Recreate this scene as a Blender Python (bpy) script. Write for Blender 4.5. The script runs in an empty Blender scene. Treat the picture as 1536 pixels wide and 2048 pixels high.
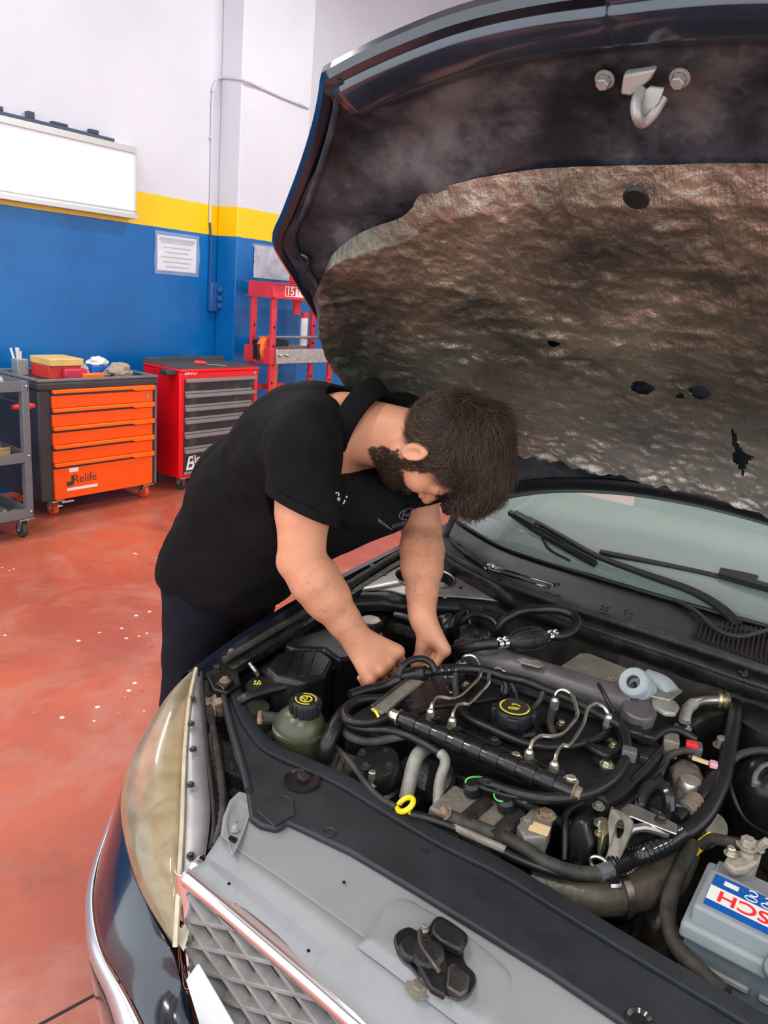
import bpy, bmesh, math, random
import numpy as np
from mathutils import Vector, Matrix, Euler, noise as mnoise
random.seed(7); RNG = np.random.default_rng(7)
scene = bpy.context.scene
COL = scene.collection
PI = math.pi
# ------------------------------------------------------------------ camera
# world: X = along the car (towards its rear) and along the blue wall, Y = towards the blue wall, Z up, metres
FPX, CAM_H, PITCH, ROLL, AZ = 1540.0, 1.70, 16.0, 5.2, 34.3
_a, _p, _r = (math.radians(v) for v in (AZ, PITCH, ROLL))
_f = Vector((math.cos(_a)*math.cos(_p), math.sin(_a)*math.cos(_p), -math.sin(_p)))
_r0 = Vector((math.sin(_a), -math.cos(_a), 0)); _u0 = _r0.cross(_f)
CR = _r0*math.cos(_r) + _u0*math.sin(_r); CU = -_r0*math.sin(_r) + _u0*math.cos(_r)
CC = Vector((0, 0, CAM_H))
cam = bpy.data.cameras.new('camera'); camo = bpy.data.objects.new('camera', cam); COL.objects.link(camo)
m3 = Matrix((CR, CU, -_f)).transposed()
camo.matrix_world = Matrix.Translation(CC) @ m3.to_4x4()
cam.sensor_fit = 'VERTICAL'; cam.sensor_height = 36.0; cam.lens = FPX/2048*36.0
cam.clip_start = 0.05; cam.clip_end = 200
scene.camera = camo
# ------------------------------------------------------------------ world and light
w = bpy.data.worlds.new('World'); scene.world = w; w.use_nodes = True
wb = w.node_tree.nodes['Background']; wb.inputs[0].default_value = (0.86, 0.93, 1.0, 1); wb.inputs[1].default_value = 1.9
scene.view_settings.view_transform = 'Standard'; scene.view_settings.look = 'None'
scene.view_settings.gamma = 1.0; scene.view_settings.use_curve_mapping = False
scene.view_settings.exposure = 0.38
ADDED_LAMP_POWER = 60.0
ADDED_LAMP_SPOTS = [(-1.2, -1.2), (-1.2, 2.2), (2.0, -1.2), (1.4, 4.5), (5.2, -1.2), (5.2, 3.2)]
CEIL = 5.6

def ray(px, py):
    return CR*((px-768)/FPX) + CU*((1024-py)/FPX) + _f
def Z(px, py, z):          # point seen at a pixel, on the level z
    d = ray(px, py); return CC + d*((z-CAM_H)/d.z)
def Y(px, py, y):
    d = ray(px, py); return CC + d*(y/d.y)
def X(px, py, x):
    d = ray(px, py); return CC + d*(x/d.x)
def PL(px, py, o, n):      # point on a real plane
    d = ray(px, py); return CC + d*((o-CC).dot(n)/d.dot(n))

# ------------------------------------------------------------------ materials
MATS = {}
def nodes(name):
    m = bpy.data.materials.new(name); m.use_nodes = True
    return m, m.node_tree, m.node_tree.nodes['Principled BSDF']
def mat(name, col, rough=0.5, metal=0.0, var=0.0, vscale=8.0, bump=0.0, bscale=60.0, spec=0.5, coat=0.0, col2=None, emit=0.0, trans=0.0, ior=1.45, rvar=0.0, thr=None, alpha=1.0, sheen=0.0, stretch=None):
    m, nt, b = nodes(name); N = nt.nodes; L = nt.links
    c = (*col, 1) if len(col) == 3 else col
    b.inputs['Base Color'].default_value = c; b.inputs['Roughness'].default_value = rough; b.inputs['Metallic'].default_value = metal
    b.inputs['Specular IOR Level'].default_value = spec; b.inputs['Coat Weight'].default_value = coat; b.inputs['Coat Roughness'].default_value = 0.08
    b.inputs['IOR'].default_value = ior; b.inputs['Transmission Weight'].default_value = trans; b.inputs['Alpha'].default_value = alpha
    b.inputs['Sheen Weight'].default_value = sheen
    if emit:
        b.inputs['Emission Color'].default_value = c; b.inputs['Emission Strength'].default_value = emit
    tc = N.new('ShaderNodeTexCoord'); src = tc.outputs['Object']
    if stretch:
        mp = N.new('ShaderNodeMapping'); mp.inputs['Scale'].default_value = stretch; L.new(src, mp.inputs['Vector']); src = mp.outputs[0]
    if var or col2 or rvar:
        n = N.new('ShaderNodeTexNoise'); n.inputs['Scale'].default_value = vscale; n.inputs['Detail'].default_value = 6; n.inputs['Roughness'].default_value = 0.62
        L.new(src, n.inputs['Vector'])
        rp = N.new('ShaderNodeValToRGB'); t = thr or (0.32, 0.68)
        rp.color_ramp.elements[0].position = t[0]; rp.color_ramp.elements[1].position = t[1]
        c2 = (*col2, 1) if col2 else tuple(min(1, v*(1+var)) for v in c[:3]) + (1,)
        c1 = c if col2 else tuple(v*(1-var) for v in c[:3]) + (1,)
        rp.color_ramp.elements[0].color = c1; rp.color_ramp.elements[1].color = c2
        L.new(n.outputs[0], rp.inputs[0]); L.new(rp.outputs[0], b.inputs['Base Color'])
        if rvar:
            mr = N.new('ShaderNodeMapRange'); mr.inputs[1].default_value = 0.3; mr.inputs[2].default_value = 0.7
            mr.inputs[3].default_value = max(0.02, rough-rvar); mr.inputs[4].default_value = min(1, rough+rvar)
            L.new(n.outputs[0], mr.inputs[0]); L.new(mr.outputs[0], b.inputs['Roughness'])
    if bump:
        n2 = N.new('ShaderNodeTexNoise'); n2.inputs['Scale'].default_value = bscale; n2.inputs['Detail'].default_value = 4
        L.new(src, n2.inputs['Vector'])
        bp = N.new('ShaderNodeBump'); bp.inputs['Strength'].default_value = bump; bp.inputs['Distance'].default_value = 0.01
        L.new(n2.outputs[0], bp.inputs['Height']); L.new(bp.outputs[0], b.inputs['Normal'])
    MATS[name] = m
    return m

# ------------------------------------------------------------------ mesh builder
def frame(d):
    d = Vector(d).normalized(); a = Vector((0, 0, 1)) if abs(d.z) < 0.9 else Vector((1, 0, 0))
    u = d.cross(a).normalized(); return u, d.cross(u).normalized(), d
def spline(pts, n=6, closed=False):
    P = [Vector(p) for p in pts]
    if len(P) < 3: return P
    out = []; K = len(P)
    rng = range(K) if closed else range(K-1)
    for i in rng:
        p0 = P[(i-1) % K] if (closed or i > 0) else P[0]*2-P[1]
        p1, p2 = P[i], P[(i+1) % K]
        p3 = P[(i+2) % K] if (closed or i+2 < K) else P[-1]*2-P[-2]
        for k in range(n):
            t = k/n
            out.append(0.5*((2*p1)+(p2-p0)*t+(2*p0-5*p1+4*p2-p3)*t*t+(3*p1-p0-3*p2+p3)*t**3))
    if not closed: out.append(P[-1])
    return out
class MB:
    def __init__(s): s.v = []; s.f = []; s.m = []; s.mi = 0
    def add(s, vs, fs):
        o = len(s.v); s.v += [Vector(v) for v in vs]; s.f += [tuple(i+o for i in f) for f in fs]; s.m += [s.mi]*len(fs); return s
    def box(s, lo, hi, rot=None, piv=None):
        x0, y0, z0 = lo; x1, y1, z1 = hi
        vs = [Vector(p) for p in ((x0,y0,z0),(x1,y0,z0),(x1,y1,z0),(x0,y1,z0),(x0,y0,z1),(x1,y0,z1),(x1,y1,z1),(x0,y1,z1))]
        if rot is not None:
            c = Vector(piv) if piv is not None else (Vector(lo)+Vector(hi))/2
            vs = [c + rot @ (v-c) for v in vs]
        return s.add(vs, [(0,3,2,1),(4,5,6,7),(0,1,5,4),(1,2,6,5),(2,3,7,6),(3,0,4,7)])
    def obox(s, c, half, ax):     # oriented box: centre, half sizes, three axes
        c = Vector(c); A = [Vector(a)*h for a, h in zip(ax, half)]
        vs = [c+A[0]*i+A[1]*j+A[2]*k for k in (-1, 1) for i, j in ((-1,-1),(1,-1),(1,1),(-1,1))]
        return s.add(vs, [(0,3,2,1),(4,5,6,7),(0,1,5,4),(1,2,6,5),(2,3,7,6),(3,0,4,7)])
    def bar(s, a, b, w, h, up=(0,0,1)):  # rectangular bar from a to b
        a, b = Vector(a), Vector(b); d = (b-a).normalized(); u = d.cross(Vector(up)).normalized(); v = u.cross(d)
        return s.obox((a+b)/2, ((b-a).length/2, w/2, h/2), (d, u, v))
    def tube(s, pts, r, n=10, cap=True, closed=False, sm=0, ribs=None):
        P = spline(pts, sm, closed) if sm else [Vector(p) for p in pts]
        K = len(P); vs = []; fs = []; pu = None
        for i, p in enumerate(P):
            if closed: d = P[(i+1) % K]-P[i-1]
            else: d = P[min(i+1, K-1)]-P[max(i-1, 0)]
            if d.length < 1e-9: d = Vector((0, 0, 1))
            d.normalize()
            if pu is None: u = frame(d)[0]
            else:
                u = pu-d*pu.dot(d); u = u.normalized() if u.length > 1e-6 else frame(d)[0]
            pu = u; v = d.cross(u); t = i/max(1, K-1)
            rr = r(t) if callable(r) else r
            if ribs: rr *= 1+ribs*(1 if i % 2 else -1)
            vs += [p+(u*math.cos(2*PI*k/n)+v*math.sin(2*PI*k/n))*rr for k in range(n)]
        for i in range(K if closed else K-1):
            j = (i+1) % K
            fs += [(i*n+k, i*n+(k+1) % n, j*n+(k+1) % n, j*n+k) for k in range(n)]
        if cap and not closed:
            fs += [tuple(range(n-1, -1, -1)), tuple((K-1)*n+k for k in range(n))]
        return s.add(vs, fs)
    def lathe(s, prof, o=(0,0,0), d=(0,0,1), n=24, cap=True, sx=1.0):  # profile of (radius, height)
        u, v, d = frame(d); o = Vector(o); K = len(prof)
        vs = [o+d*h+(u*math.cos(2*PI*k/n)*sx+v*math.sin(2*PI*k/n))*max(r, 1e-5) for r, h in prof for k in range(n)]
        fs = [(i*n+k, i*n+(k+1) % n, (i+1)*n+(k+1) % n, (i+1)*n+k) for i in range(K-1) for k in range(n)]
        fs = [tuple(reversed(f)) for f in fs] if False else fs
        if cap: fs += [tuple(range(n-1, -1, -1)), tuple((K-1)*n+k for k in range(n))]
        return s.add(vs, fs)
    def prism(s, poly, d):        # closed polygon (3D points) pushed by d
        P = [Vector(p) for p in poly]; d = Vector(d); n = len(P)
        fs = [tuple(range(n-1, -1, -1)), tuple(range(n, 2*n))]+[(i, (i+1) % n, n+(i+1) % n, n+i) for i in range(n)]
        return s.add(P+[p+d for p in P], fs)
    def grid(s, rows, closed_u=False):
        R = len(rows); Cn = len(rows[0]); vs = [p for r in rows for p in r]
        fs = [(i*Cn+k, i*Cn+(k+1) % Cn, (i+1)*Cn+(k+1) % Cn, (i+1)*Cn+k) for i in range(R-1) for k in range(Cn if closed_u else Cn-1)]
        return s.add(vs, fs)
    def sph(s, c, r, n=12, sc=(1,1,1)):
        c = Vector(c); K = n//2+1
        rows = [[c+Vector((math.sin(PI*i/(K-1))*math.cos(2*PI*k/n)*sc[0], math.sin(PI*i/(K-1))*math.sin(2*PI*k/n)*sc[1], math.cos(PI*i/(K-1))*sc[2]))*r for k in range(n)] for i in range(K)]
        return s.grid(rows, True)
    def build(s, name, m, parent=None, bevel=0.0, seg=2, smooth=True, sub=0, solid=0.0, angle=35, merge=False, origin=None):
        me = bpy.data.meshes.new(name)
        V = np.array([tuple(v) for v in s.v], float)
        c = Vector(origin) if origin is not None else Vector(((V[:,0].min()+V[:,0].max())/2, (V[:,1].min()+V[:,1].max())/2, V[:,2].min()))
        me.from_pydata([tuple(Vector(v)-c) for v in V], [], s.f)
        ms = m if isinstance(m, (list, tuple)) else [m]
        for q in ms: me.materials.append(MATS[q] if isinstance(q, str) else q)
        if len(ms) > 1: me.polygons.foreach_set('material_index', s.m)
        bm = bmesh.new(); bm.from_mesh(me)
        if merge: bmesh.ops.remove_doubles(bm, verts=bm.verts, dist=1e-5)
        bmesh.ops.recalc_face_normals(bm, faces=bm.faces); bm.to_mesh(me); bm.free()
        o = bpy.data.objects.new(name, me); COL.objects.link(o)
        place(o, c, parent)
        if solid:
            q = o.modifiers.new('solid', 'SOLIDIFY'); q.thickness = solid; q.offset = 0
        if bevel:
            q = o.modifiers.new('bevel', 'BEVEL'); q.width = bevel; q.segments = seg; q.limit_method = 'ANGLE'; q.angle_limit = math.radians(40)
        if sub:
            q = o.modifiers.new('sub', 'SUBSURF'); q.levels = sub; q.render_levels = sub
        if smooth:
            for p in me.polygons: p.use_smooth = True
            if not sub:
                me.set_sharp_from_angle(angle=math.radians(angle))
        return o
WLOC = {}
def place(o, c, parent):
    WLOC[o.name] = Vector(c)
    if parent is not None:
        o.parent = parent; o.location = Vector(c)-WLOC[parent.name]
    else: o.location = c
def tag(o, label=None, cat=None, group=None, kind=None):
    for k, v in (('label', label), ('category', cat), ('group', group), ('kind', kind)):
        if v: o[k] = v
    return o
def empty(name, loc, label=None, cat=None, group=None):
    o = bpy.data.objects.new(name, None); o.empty_display_size = 0.05; COL.objects.link(o)
    WLOC[o.name] = Vector(loc); o.location = loc
    return tag(o, label, cat, group)
def inst(src, name, c, parent=None, rot=None):   # a copy that shares the mesh
    o = src.copy(); o.name = name; COL.objects.link(o); o.parent = None
    place(o, c, parent)
    if rot is not None: o.rotation_euler = rot
    return o
def copy_thing(root, loc, label=None, rz=0):
    r = root.copy(); COL.objects.link(r); WLOC[r.name] = Vector(loc); r.location = loc; r.rotation_euler.z = rz
    if label: r['label'] = label
    for ch in list(root.children):
        c = ch.copy(); COL.objects.link(c); c.parent = r
        for g in list(ch.children):
            d = g.copy(); COL.objects.link(d); d.parent = c
    return r
def text_mb(body, size, o, ux, uy, depth=0.0006, bold=0.0, align='CENTER', shear=0.0, sx=1.0):
    cu = bpy.data.curves.new('tx', 'FONT'); cu.body = body; cu.size = size; cu.extrude = depth; cu.offset = bold; cu.align_x = align; cu.align_y = 'CENTER'; cu.shear = shear
    to = bpy.data.objects.new('tx', cu); COL.objects.link(to)
    me = bpy.data.meshes.new_from_object(to.evaluated_get(bpy.context.evaluated_depsgraph_get()))
    ux, uy = Vector(ux).normalized(), Vector(uy).normalized(); uz = ux.cross(uy)
    b = MB(); o = Vector(o)
    b.add([o+ux*v.co.x*sx+uy*v.co.y+uz*v.co.z for v in me.vertices], [tuple(p.vertices) for p in me.polygons])
    bpy.data.objects.remove(to); bpy.data.curves.remove(cu); bpy.data.meshes.remove(me)
    return b

# ------------------------------------------------------------------ common materials
mat('black_plastic', (0.013, 0.014, 0.016), 0.38, var=0.35, vscale=14, bump=0.08, bscale=300)
mat('black_plastic_dull', (0.028, 0.029, 0.031), 0.62, var=0.4, vscale=10, bump=0.12, bscale=220)
mat('black_gloss', (0.012, 0.012, 0.014), 0.2, coat=0.3)
mat('black_rubber', (0.011, 0.011, 0.011), 0.5, var=0.4, vscale=25, bump=0.1, bscale=150)
mat('dusty_rubber', (0.020, 0.019, 0.018), 0.6, col2=(0.075, 0.068, 0.056), vscale=22, thr=(0.4, 0.8), bump=0.15, bscale=120)
mat('greasy_black', (0.007, 0.007, 0.0065), 0.42, col2=(0.045, 0.041, 0.033), vscale=18, thr=(0.45, 0.85), bump=0.3, bscale=60)
mat('dark_steel', (0.09, 0.088, 0.085), 0.42, metal=0.8, var=0.5, vscale=20, bump=0.15, bscale=120)
mat('steel', (0.55, 0.54, 0.52), 0.3, metal=1.0, var=0.25, vscale=30)
mat('zinc', (0.62, 0.60, 0.54), 0.38, metal=0.9, var=0.3, vscale=40)
mat('brass_zinc', (0.62, 0.54, 0.34), 0.35, metal=0.85, var=0.3, vscale=40)
mat('chrome', (0.82, 0.83, 0.86), 0.07, metal=1.0)
mat('dull_alu', (0.33, 0.31, 0.28), 0.5, metal=0.7, var=0.4, vscale=16, bump=0.2, bscale=90)
mat('rusty', (0.17, 0.085, 0.045), 0.75, col2=(0.32, 0.25, 0.18), vscale=35, bump=0.3, bscale=150)
mat('grimy_alu', (0.16, 0.145, 0.12), 0.6, metal=0.4, col2=(0.32, 0.29, 0.24), vscale=20, bump=0.3, bscale=80)
mat('yellow_plastic', (0.85, 0.62, 0.01), 0.35)
mat('yellow_print', (0.75, 0.66, 0.05), 0.5)
mat('white_print', (0.85, 0.85, 0.85), 0.5)
mat('grey_paint', (0.15, 0.155, 0.165), 0.4, var=0.15, vscale=6)
mat('dark_grey_paint', (0.045, 0.042, 0.047), 0.42, var=0.15, vscale=5)
mat('orange_paint', (1.0, 0.098, 0.0), 0.35, coat=0.2)
mat('orange_lip', (1.0, 0.15, 0.0), 0.35, coat=0.2)
mat('red_paint', (0.85, 0.003, 0.006), 0.32, coat=0.3)
mat('press_red', (0.62, 0.035, 0.05), 0.42, var=0.15, vscale=6)
mat('red_plastic', (0.75, 0.03, 0.03), 0.4)
mat('orange_rubber', (0.85, 0.10, 0.02), 0.5)
# ================================================================== the room
WY = 5.45          # blue wall
def wall_paint():
    m, nt, b = nodes('wall_paint'); N = nt.nodes; L = nt.links
    ge = N.new('ShaderNodeNewGeometry'); sp = N.new('ShaderNodeSeparateXYZ'); L.new(ge.outputs['Position'], sp.inputs[0])
    n = N.new('ShaderNodeTexNoise'); n.inputs['Scale'].default_value = 1.6; n.inputs['Detail'].default_value = 7; L.new(ge.outputs['Position'], n.inputs['Vector'])
    n2 = N.new('ShaderNodeTexNoise'); n2.inputs['Scale'].default_value = 9; n2.inputs['Detail'].default_value = 5; L.new(ge.outputs['Position'], n2.inputs['Vector'])
    # slightly uneven paint edge
    ad = N.new('ShaderNodeMath'); ad.operation = 'MULTIPLY_ADD'; ad.inputs[1].default_value = 0.012; L.new(n2.outputs[0], ad.inputs[0]); L.new(sp.outputs[2], ad.inputs[2])
    def ramp(c1, c2, src):
        r = N.new('ShaderNodeValToRGB'); r.color_ramp.elements[0].position = .35; r.color_ramp.elements[1].position = .7
        r.color_ramp.elements[0].color = (*c1, 1); r.color_ramp.elements[1].color = (*c2, 1); L.new(src, r.inputs[0]); return r
    blue = ramp((0.0, 0.108, 0.36), (0.001, 0.150, 0.45), n.outputs[0])
    white = ramp((0.60, 0.60, 0.66), (0.66, 0.66, 0.71), n.outputs[0])
    def step(z):
        g = N.new('ShaderNodeMath'); g.operation = 'GREATER_THAN'; g.inputs[1].default_value = z; L.new(ad.outputs[0], g.inputs[0]); return g
    m1 = N.new('ShaderNodeMix'); m1.data_type = 'RGBA'; m1.inputs[7].default_value = (0.93, 0.55, 0.0, 1)
    L.new(step(2.041).outputs[0], m1.inputs[0]); L.new(blue.outputs[0], m1.inputs[6])
    m2 = N.new('ShaderNodeMix'); m2.data_type = 'RGBA'; st = step(2.285)
    L.new(st.outputs[0], m2.inputs[0]); L.new(m1.outputs[2], m2.inputs[6]); L.new(white.outputs[0], m2.inputs[7])
    L.new(m2.outputs[2], b.inputs['Base Color'])
    rr = N.new('ShaderNodeMapRange'); rr.inputs[3].default_value = 0.28; rr.inputs[4].default_value = 0.7; L.new(st.outputs[0], rr.inputs[0]); L.new(rr.outputs[0], b.inputs['Roughness'])
    bp = N.new('ShaderNodeBump'); bp.inputs['Strength'].default_value = .12; bp.inputs['Distance'].default_value = .02; L.new(n2.outputs[0], bp.inputs['Height']); L.new(bp.outputs[0], b.inputs['Normal'])
    MATS['wall_paint'] = m
wall_paint()
def floor_paint():
    m, nt, b = nodes('floor_paint'); N = nt.nodes; L = nt.links
    ge = N.new('ShaderNodeNewGeometry'); P = ge.outputs['Position']
    def nz(s, d, r=.6, dist=0.):
        n = N.new('ShaderNodeTexNoise'); n.inputs['Scale'].default_value = s; n.inputs['Detail'].default_value = d; n.inputs['Roughness'].default_value = r; n.inputs['Distortion'].default_value = dist; L.new(P, n.inputs['Vector']); return n
    def ramp(src, a, bb, ca, cb):
        r = N.new('ShaderNodeValToRGB'); r.color_ramp.elements[0].position = a; r.color_ramp.elements[1].position = bb
        r.color_ramp.elements[0].color = ca; r.color_ramp.elements[1].color = cb; L.new(src, r.inputs[0]); return r
    def mix(fac, a, c):
        x = N.new('ShaderNodeMix'); x.data_type = 'RGBA'; L.new(fac, x.inputs[0])
        L.new(a, x.inputs[6])
        if isinstance(c, tuple): x.inputs[7].default_value = c
        else: L.new(c, x.inputs[7])
        return x.outputs[2]
    W0, K1 = (0, 0, 0, 1), (1, 1, 1, 1)
    base = ramp(nz(1.1, 6).outputs[0], .35, .68, (0.37, 0.085, 0.055, 1), (0.55, 0.120, 0.056, 1)).outputs[0]
    c = mix(ramp(nz(2.2, 8, .7, .8).outputs[0], .47, .68, W0, (.75, .75, .75, 1)).outputs[0], base, (0.47, 0.21, 0.155, 1))     # worn, dusty
    c = mix(ramp(nz(1.7, 7, .68, .5).outputs[0], .55, .72, W0, (.65, .65, .65, 1)).outputs[0], c, (0.22, 0.078, 0.060, 1))       # old oil
    c = mix(ramp(nz(11, 5, .6, 1.).outputs[0], .66, .74, W0, (.5, .5, .5, 1)).outputs[0], c, (0.17, 0.045, 0.035, 1))
    # paint drips: few pale spots
    vo = N.new('ShaderNodeTexVoronoi'); vo.inputs['Scale'].default_value = 15; L.new(P, vo.inputs['Vector'])
    dots = ramp(vo.outputs['Distance'], .13, .16, K1, W0).outputs[0]
    msk = ramp(nz(1.9, 3).outputs[0], .585, .60, W0, K1).outputs[0]
    mu = N.new('ShaderNodeMath'); mu.operation = 'MULTIPLY'; L.new(dots, mu.inputs[0]); L.new(msk, mu.inputs[1])
    c = mix(mu.outputs[0], c, (0.72, 0.68, 0.58, 1))
    L.new(c, b.inputs['Base Color'])
    rr = N.new('ShaderNodeMapRange'); rr.inputs[3].default_value = .16; rr.inputs[4].default_value = .42; L.new(nz(3.1, 6).outputs[0], rr.inputs[0]); L.new(rr.outputs[0], b.inputs['Roughness'])
    bp = N.new('ShaderNodeBump'); bp.inputs['Strength'].default_value = .06; bp.inputs['Distance'].default_value = .02; L.new(nz(6, 6).outputs[0], bp.inputs['Height']); L.new(bp.outputs[0], b.inputs['Normal'])
    MATS['floor_paint'] = m
floor_paint()
mat('ceiling_paint', (0.62, 0.58, 0.50), 0.8, var=0.05)
mat('white_wall', (0.80, 0.80, 0.82), 0.7, var=0.04, vscale=2)
mat('beam_paint', (0.2, 0.2, 0.22), 0.6)
fl = MB(); J = Z(190, 1990, 0); J2 = Z(60, 2060, 0); jd = (J2-J).normalized(); jn = Vector((-jd.y, jd.x, 0))
fl.box((-5, -6, -0.12), (9.7, WY, 0)); tag(fl.build('floor', 'floor_paint', smooth=False), 'worn glossy red painted concrete floor', kind='structure')
jm = MB(); a_ = J-jd*2.6; b_ = J+jd*2.0
jm.prism([a_-jn*.004+Vector((0,0,.0005)), b_-jn*.004+Vector((0,0,.0005)), b_+jn*.004+Vector((0,0,.0005)), a_+jn*.004+Vector((0,0,.0005))], (0, 0, .0008))
mat('joint_tar', (0.02, 0.015, 0.015), 0.7)
tag(jm.build('trim_1', 'joint_tar', smooth=False), 'dark expansion joint running across the red floor', kind='structure')
wl = MB(); wl.box((-1.5, WY, 0), (9.7, WY+.2, CEIL)); tag(wl.build('wall_left', 'wall_paint', smooth=False), 'blue wall with yellow stripe and white top', kind='structure')
wb_ = MB(); wb_.box((9.62, -6, 0), (9.8, WY, CEIL)); tag(wb_.build('wall_back', 'white_wall', smooth=False), 'white rear wall of the workshop', kind='structure')
pi_ = MB(); PX0, PX1, PYF = 4.985, 5.85, 5.2
pi_.box((PX0, PYF, 0), (PX1, WY, CEIL)); tag(pi_.build('wall_pillar', 'wall_paint', bevel=.012), 'painted pillar projecting from the blue wall', kind='structure')
ce = MB(); ce.box((-5, -6, CEIL), (9.8, WY+.2, CEIL+.15)); tag(ce.build('ceiling', 'ceiling_paint', smooth=False), 'beige workshop ceiling', kind='structure')
for i in range(6):
    bm_ = MB(); x = -3.5+i*2.4; bm_.box((x-.28, -6, CEIL-.3), (x+.28, WY, CEIL)); tag(bm_.build('ceiling_beam', 'beam_paint', smooth=False), 'dark beam crossing the workshop ceiling', kind='structure')
# ---- ceiling tubes, out of view, added to light the workshop
mat('added_tube_glow', (1.0, 0.98, 0.95), 0.5, emit=6.0)
mat('added_lamp_housing', (0.75, 0.75, 0.75), 0.5)
nth = ['nearest the open door', 'above the blue wall end', 'beside the car', 'over the tool cabinets', 'near the rear wall', 'in the far corner by the pillar']
for i, (x, y) in enumerate(ADDED_LAMP_SPOTS):
    L_ = empty('added_ceiling_lamp', (x, y, CEIL-.9), 'added fluorescent ceiling lamp out of view '+nth[i], 'lamp', 'added ceiling lamps')
    h = MB(); h.box((x-.75, y-.12, CEIL-.84), (x+.75, y+.12, CEIL-.78)); h.build('housing', 'added_lamp_housing', L_)
    for s in (-.55, .55):
        r_ = MB(); r_.tube([(x+s, y, CEIL-.79), (x+s, y, CEIL-.0)], .008, 6); r_.build('hanger', 'added_lamp_housing', L_)
    for s in (-.06, .06):
        t = MB(); t.tube([(x-.7, y+s, CEIL-.87), (x+.7, y+s, CEIL-.87)], .018, 10); t.build('added_tube', 'added_tube_glow', L_)
    ld = bpy.data.lights.new('added_lamp_light', 'AREA'); ld.shape = 'RECTANGLE'; ld.size = 1.4; ld.size_y = .2; ld.energy = ADDED_LAMP_POWER; ld.color = (1, .97, .93)
    lo = bpy.data.objects.new('added_lamp_light', ld); COL.objects.link(lo); lo.parent = L_; lo.location = (0, 0, 0.0)

# ---- white board on the wall
mat('whiteboard', (0.86, 0.87, 0.87), 0.25)
mat('alu_frame', (0.62, 0.62, 0.6), 0.35, metal=0.6)
mat('dark_blue_grey', (0.05, 0.07, 0.11), 0.6)
br = Y(273, 440, 5.36); tr = Y(273, 295, 5.36); bz, tz, bx1 = br.z+.005, tr.z, br.x; bx0 = bx1-1.75
wbd = empty('whiteboard', (bx0/2+bx1/2, 5.40, bz), 'white board with aluminium frame high on the blue wall', 'whiteboard')
g = MB(); g.box((bx0+.01, 5.37, bz+.01), (bx1-.01, 5.45, tz-.01)); g.build('writing_surface', 'whiteboard', wbd, bevel=.004)
for n_, lo, hi in (('frame_rail', (bx0, 5.355, tz-.045), (bx1, 5.45, tz)), ('frame_rail', (bx0, 5.34, bz), (bx1, 5.45, bz+.035)), ('frame_rail', (bx0, 5.36, bz+.05), (bx1, 5.45, bz+.062)), ('frame_post', (bx1-.012, 5.36, bz), (bx1, 5.45, tz)), ('frame_post', (bx0, 5.36, bz), (bx0+.012, 5.45, tz))):
    g = MB(); g.box(lo, hi); g.build(n_, 'alu_frame', wbd, bevel=.003)
g = MB(); g.box((bx0+.2, 5.39, tz), (bx1-.17, 5.45, tz+.03)); g.build('top_ledge', 'dark_blue_grey', wbd, bevel=.004)
mat('marker_dark', (0.04, 0.05, 0.09), 0.5)
for i, (dx, l, h) in enumerate(((-.30, .07, .03), (-.55, .12, .02), (-.80, .05, .045), (-1.02, .14, .03))):
    g = MB(); g.box((bx1+dx-l, 5.395, tz+.03), (bx1+dx, 5.44, tz+.03+h))
    tag(g.build('board_eraser' if h > .025 else 'marker_pen', 'marker_dark', bevel=.006), ['dark eraser block nearest the right end on top of the white board', 'dark marker pen lying second from the right on the white board', 'tall dark eraser block on the white board top', 'long dark eraser block near the left on the white board top'][i], 'stationery', 'things on top of the white board')
# ---- papers in sleeves
mat('paper', (0.78, 0.76, 0.77), 0.6, var=.05, vscale=20)
mat('paper_ink', (0.42, 0.41, 0.45), 0.7)
m, nt, b = nodes('clear_sleeve'); b.inputs['Base Color'].default_value = (.75, .8, .9, 1); b.inputs['Roughness'].default_value = .12; b.inputs['Alpha'].default_value = .28
n_ = nt.nodes.new('ShaderNodeTexNoise'); n_.inputs['Scale'].default_value = 14; bp = nt.nodes.new('ShaderNodeBump'); bp.inputs['Strength'].default_value = .6; nt.links.new(n_.outputs[0], bp.inputs['Height']); nt.links.new(bp.outputs[0], b.inputs['Normal']); MATS['clear_sleeve'] = m
def sheet(name, a, c, yy, label, paper=True, tilt=0):
    t = empty(name, ((a.x+c.x)/2, yy, c.z), label, 'notice')
    g = MB(); rows = []
    for j in range(9):
        rows.append([Vector((a.x+(c.x-a.x)*i/8, yy-.012-.006*math.sin(i*1.3+j*.9), a.z+(c.z-a.z)*j/8)) for i in range(9)])
    g.grid(rows)
    if paper:
        p = MB(); p.box((a.x+.03, yy-.007, c.z+.03), (c.x-.03, yy-.004, a.z-.03)); p.build('paper_sheet', 'paper', t)
        for k in range(6):
            q = MB(); zz = a.z-.06-(a.z-c.z-.1)*(k+.6)/6.2; ww = (c.x-a.x)*(.36-.05*((k*7) % 3))
            q.box(((a.x+c.x)/2-ww, yy-.0078, zz-.007), ((a.x+c.x)/2+ww, yy-.007, zz+.004)); q.build('printed_line', 'paper_ink', t)
        q = MB(); q.box((a.x+.05, yy-.0078, a.z-.075), (c.x-.05, yy-.007, a.z-.045)); q.build('heading_line', 'paper_ink', t)
    g.build('plastic_sleeve', 'clear_sleeve', t)
    return t
sheet('notice_sheet', Y(308, 460, WY), Y(396, 554, WY), WY, 'printed notice in a clear plastic sleeve on the blue wall')
mat('grey_film', (0.42, 0.43, 0.5), 0.2, var=.25, vscale=9, bump=.8, bscale=12)
sl = empty('plastic_pocket', Y(550, 560, PYF), 'crumpled empty plastic pocket on the pillar above the red press', 'pocket')
a_, c_ = Y(508, 490, PYF), Y(592, 563, PYF); g = MB()
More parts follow.
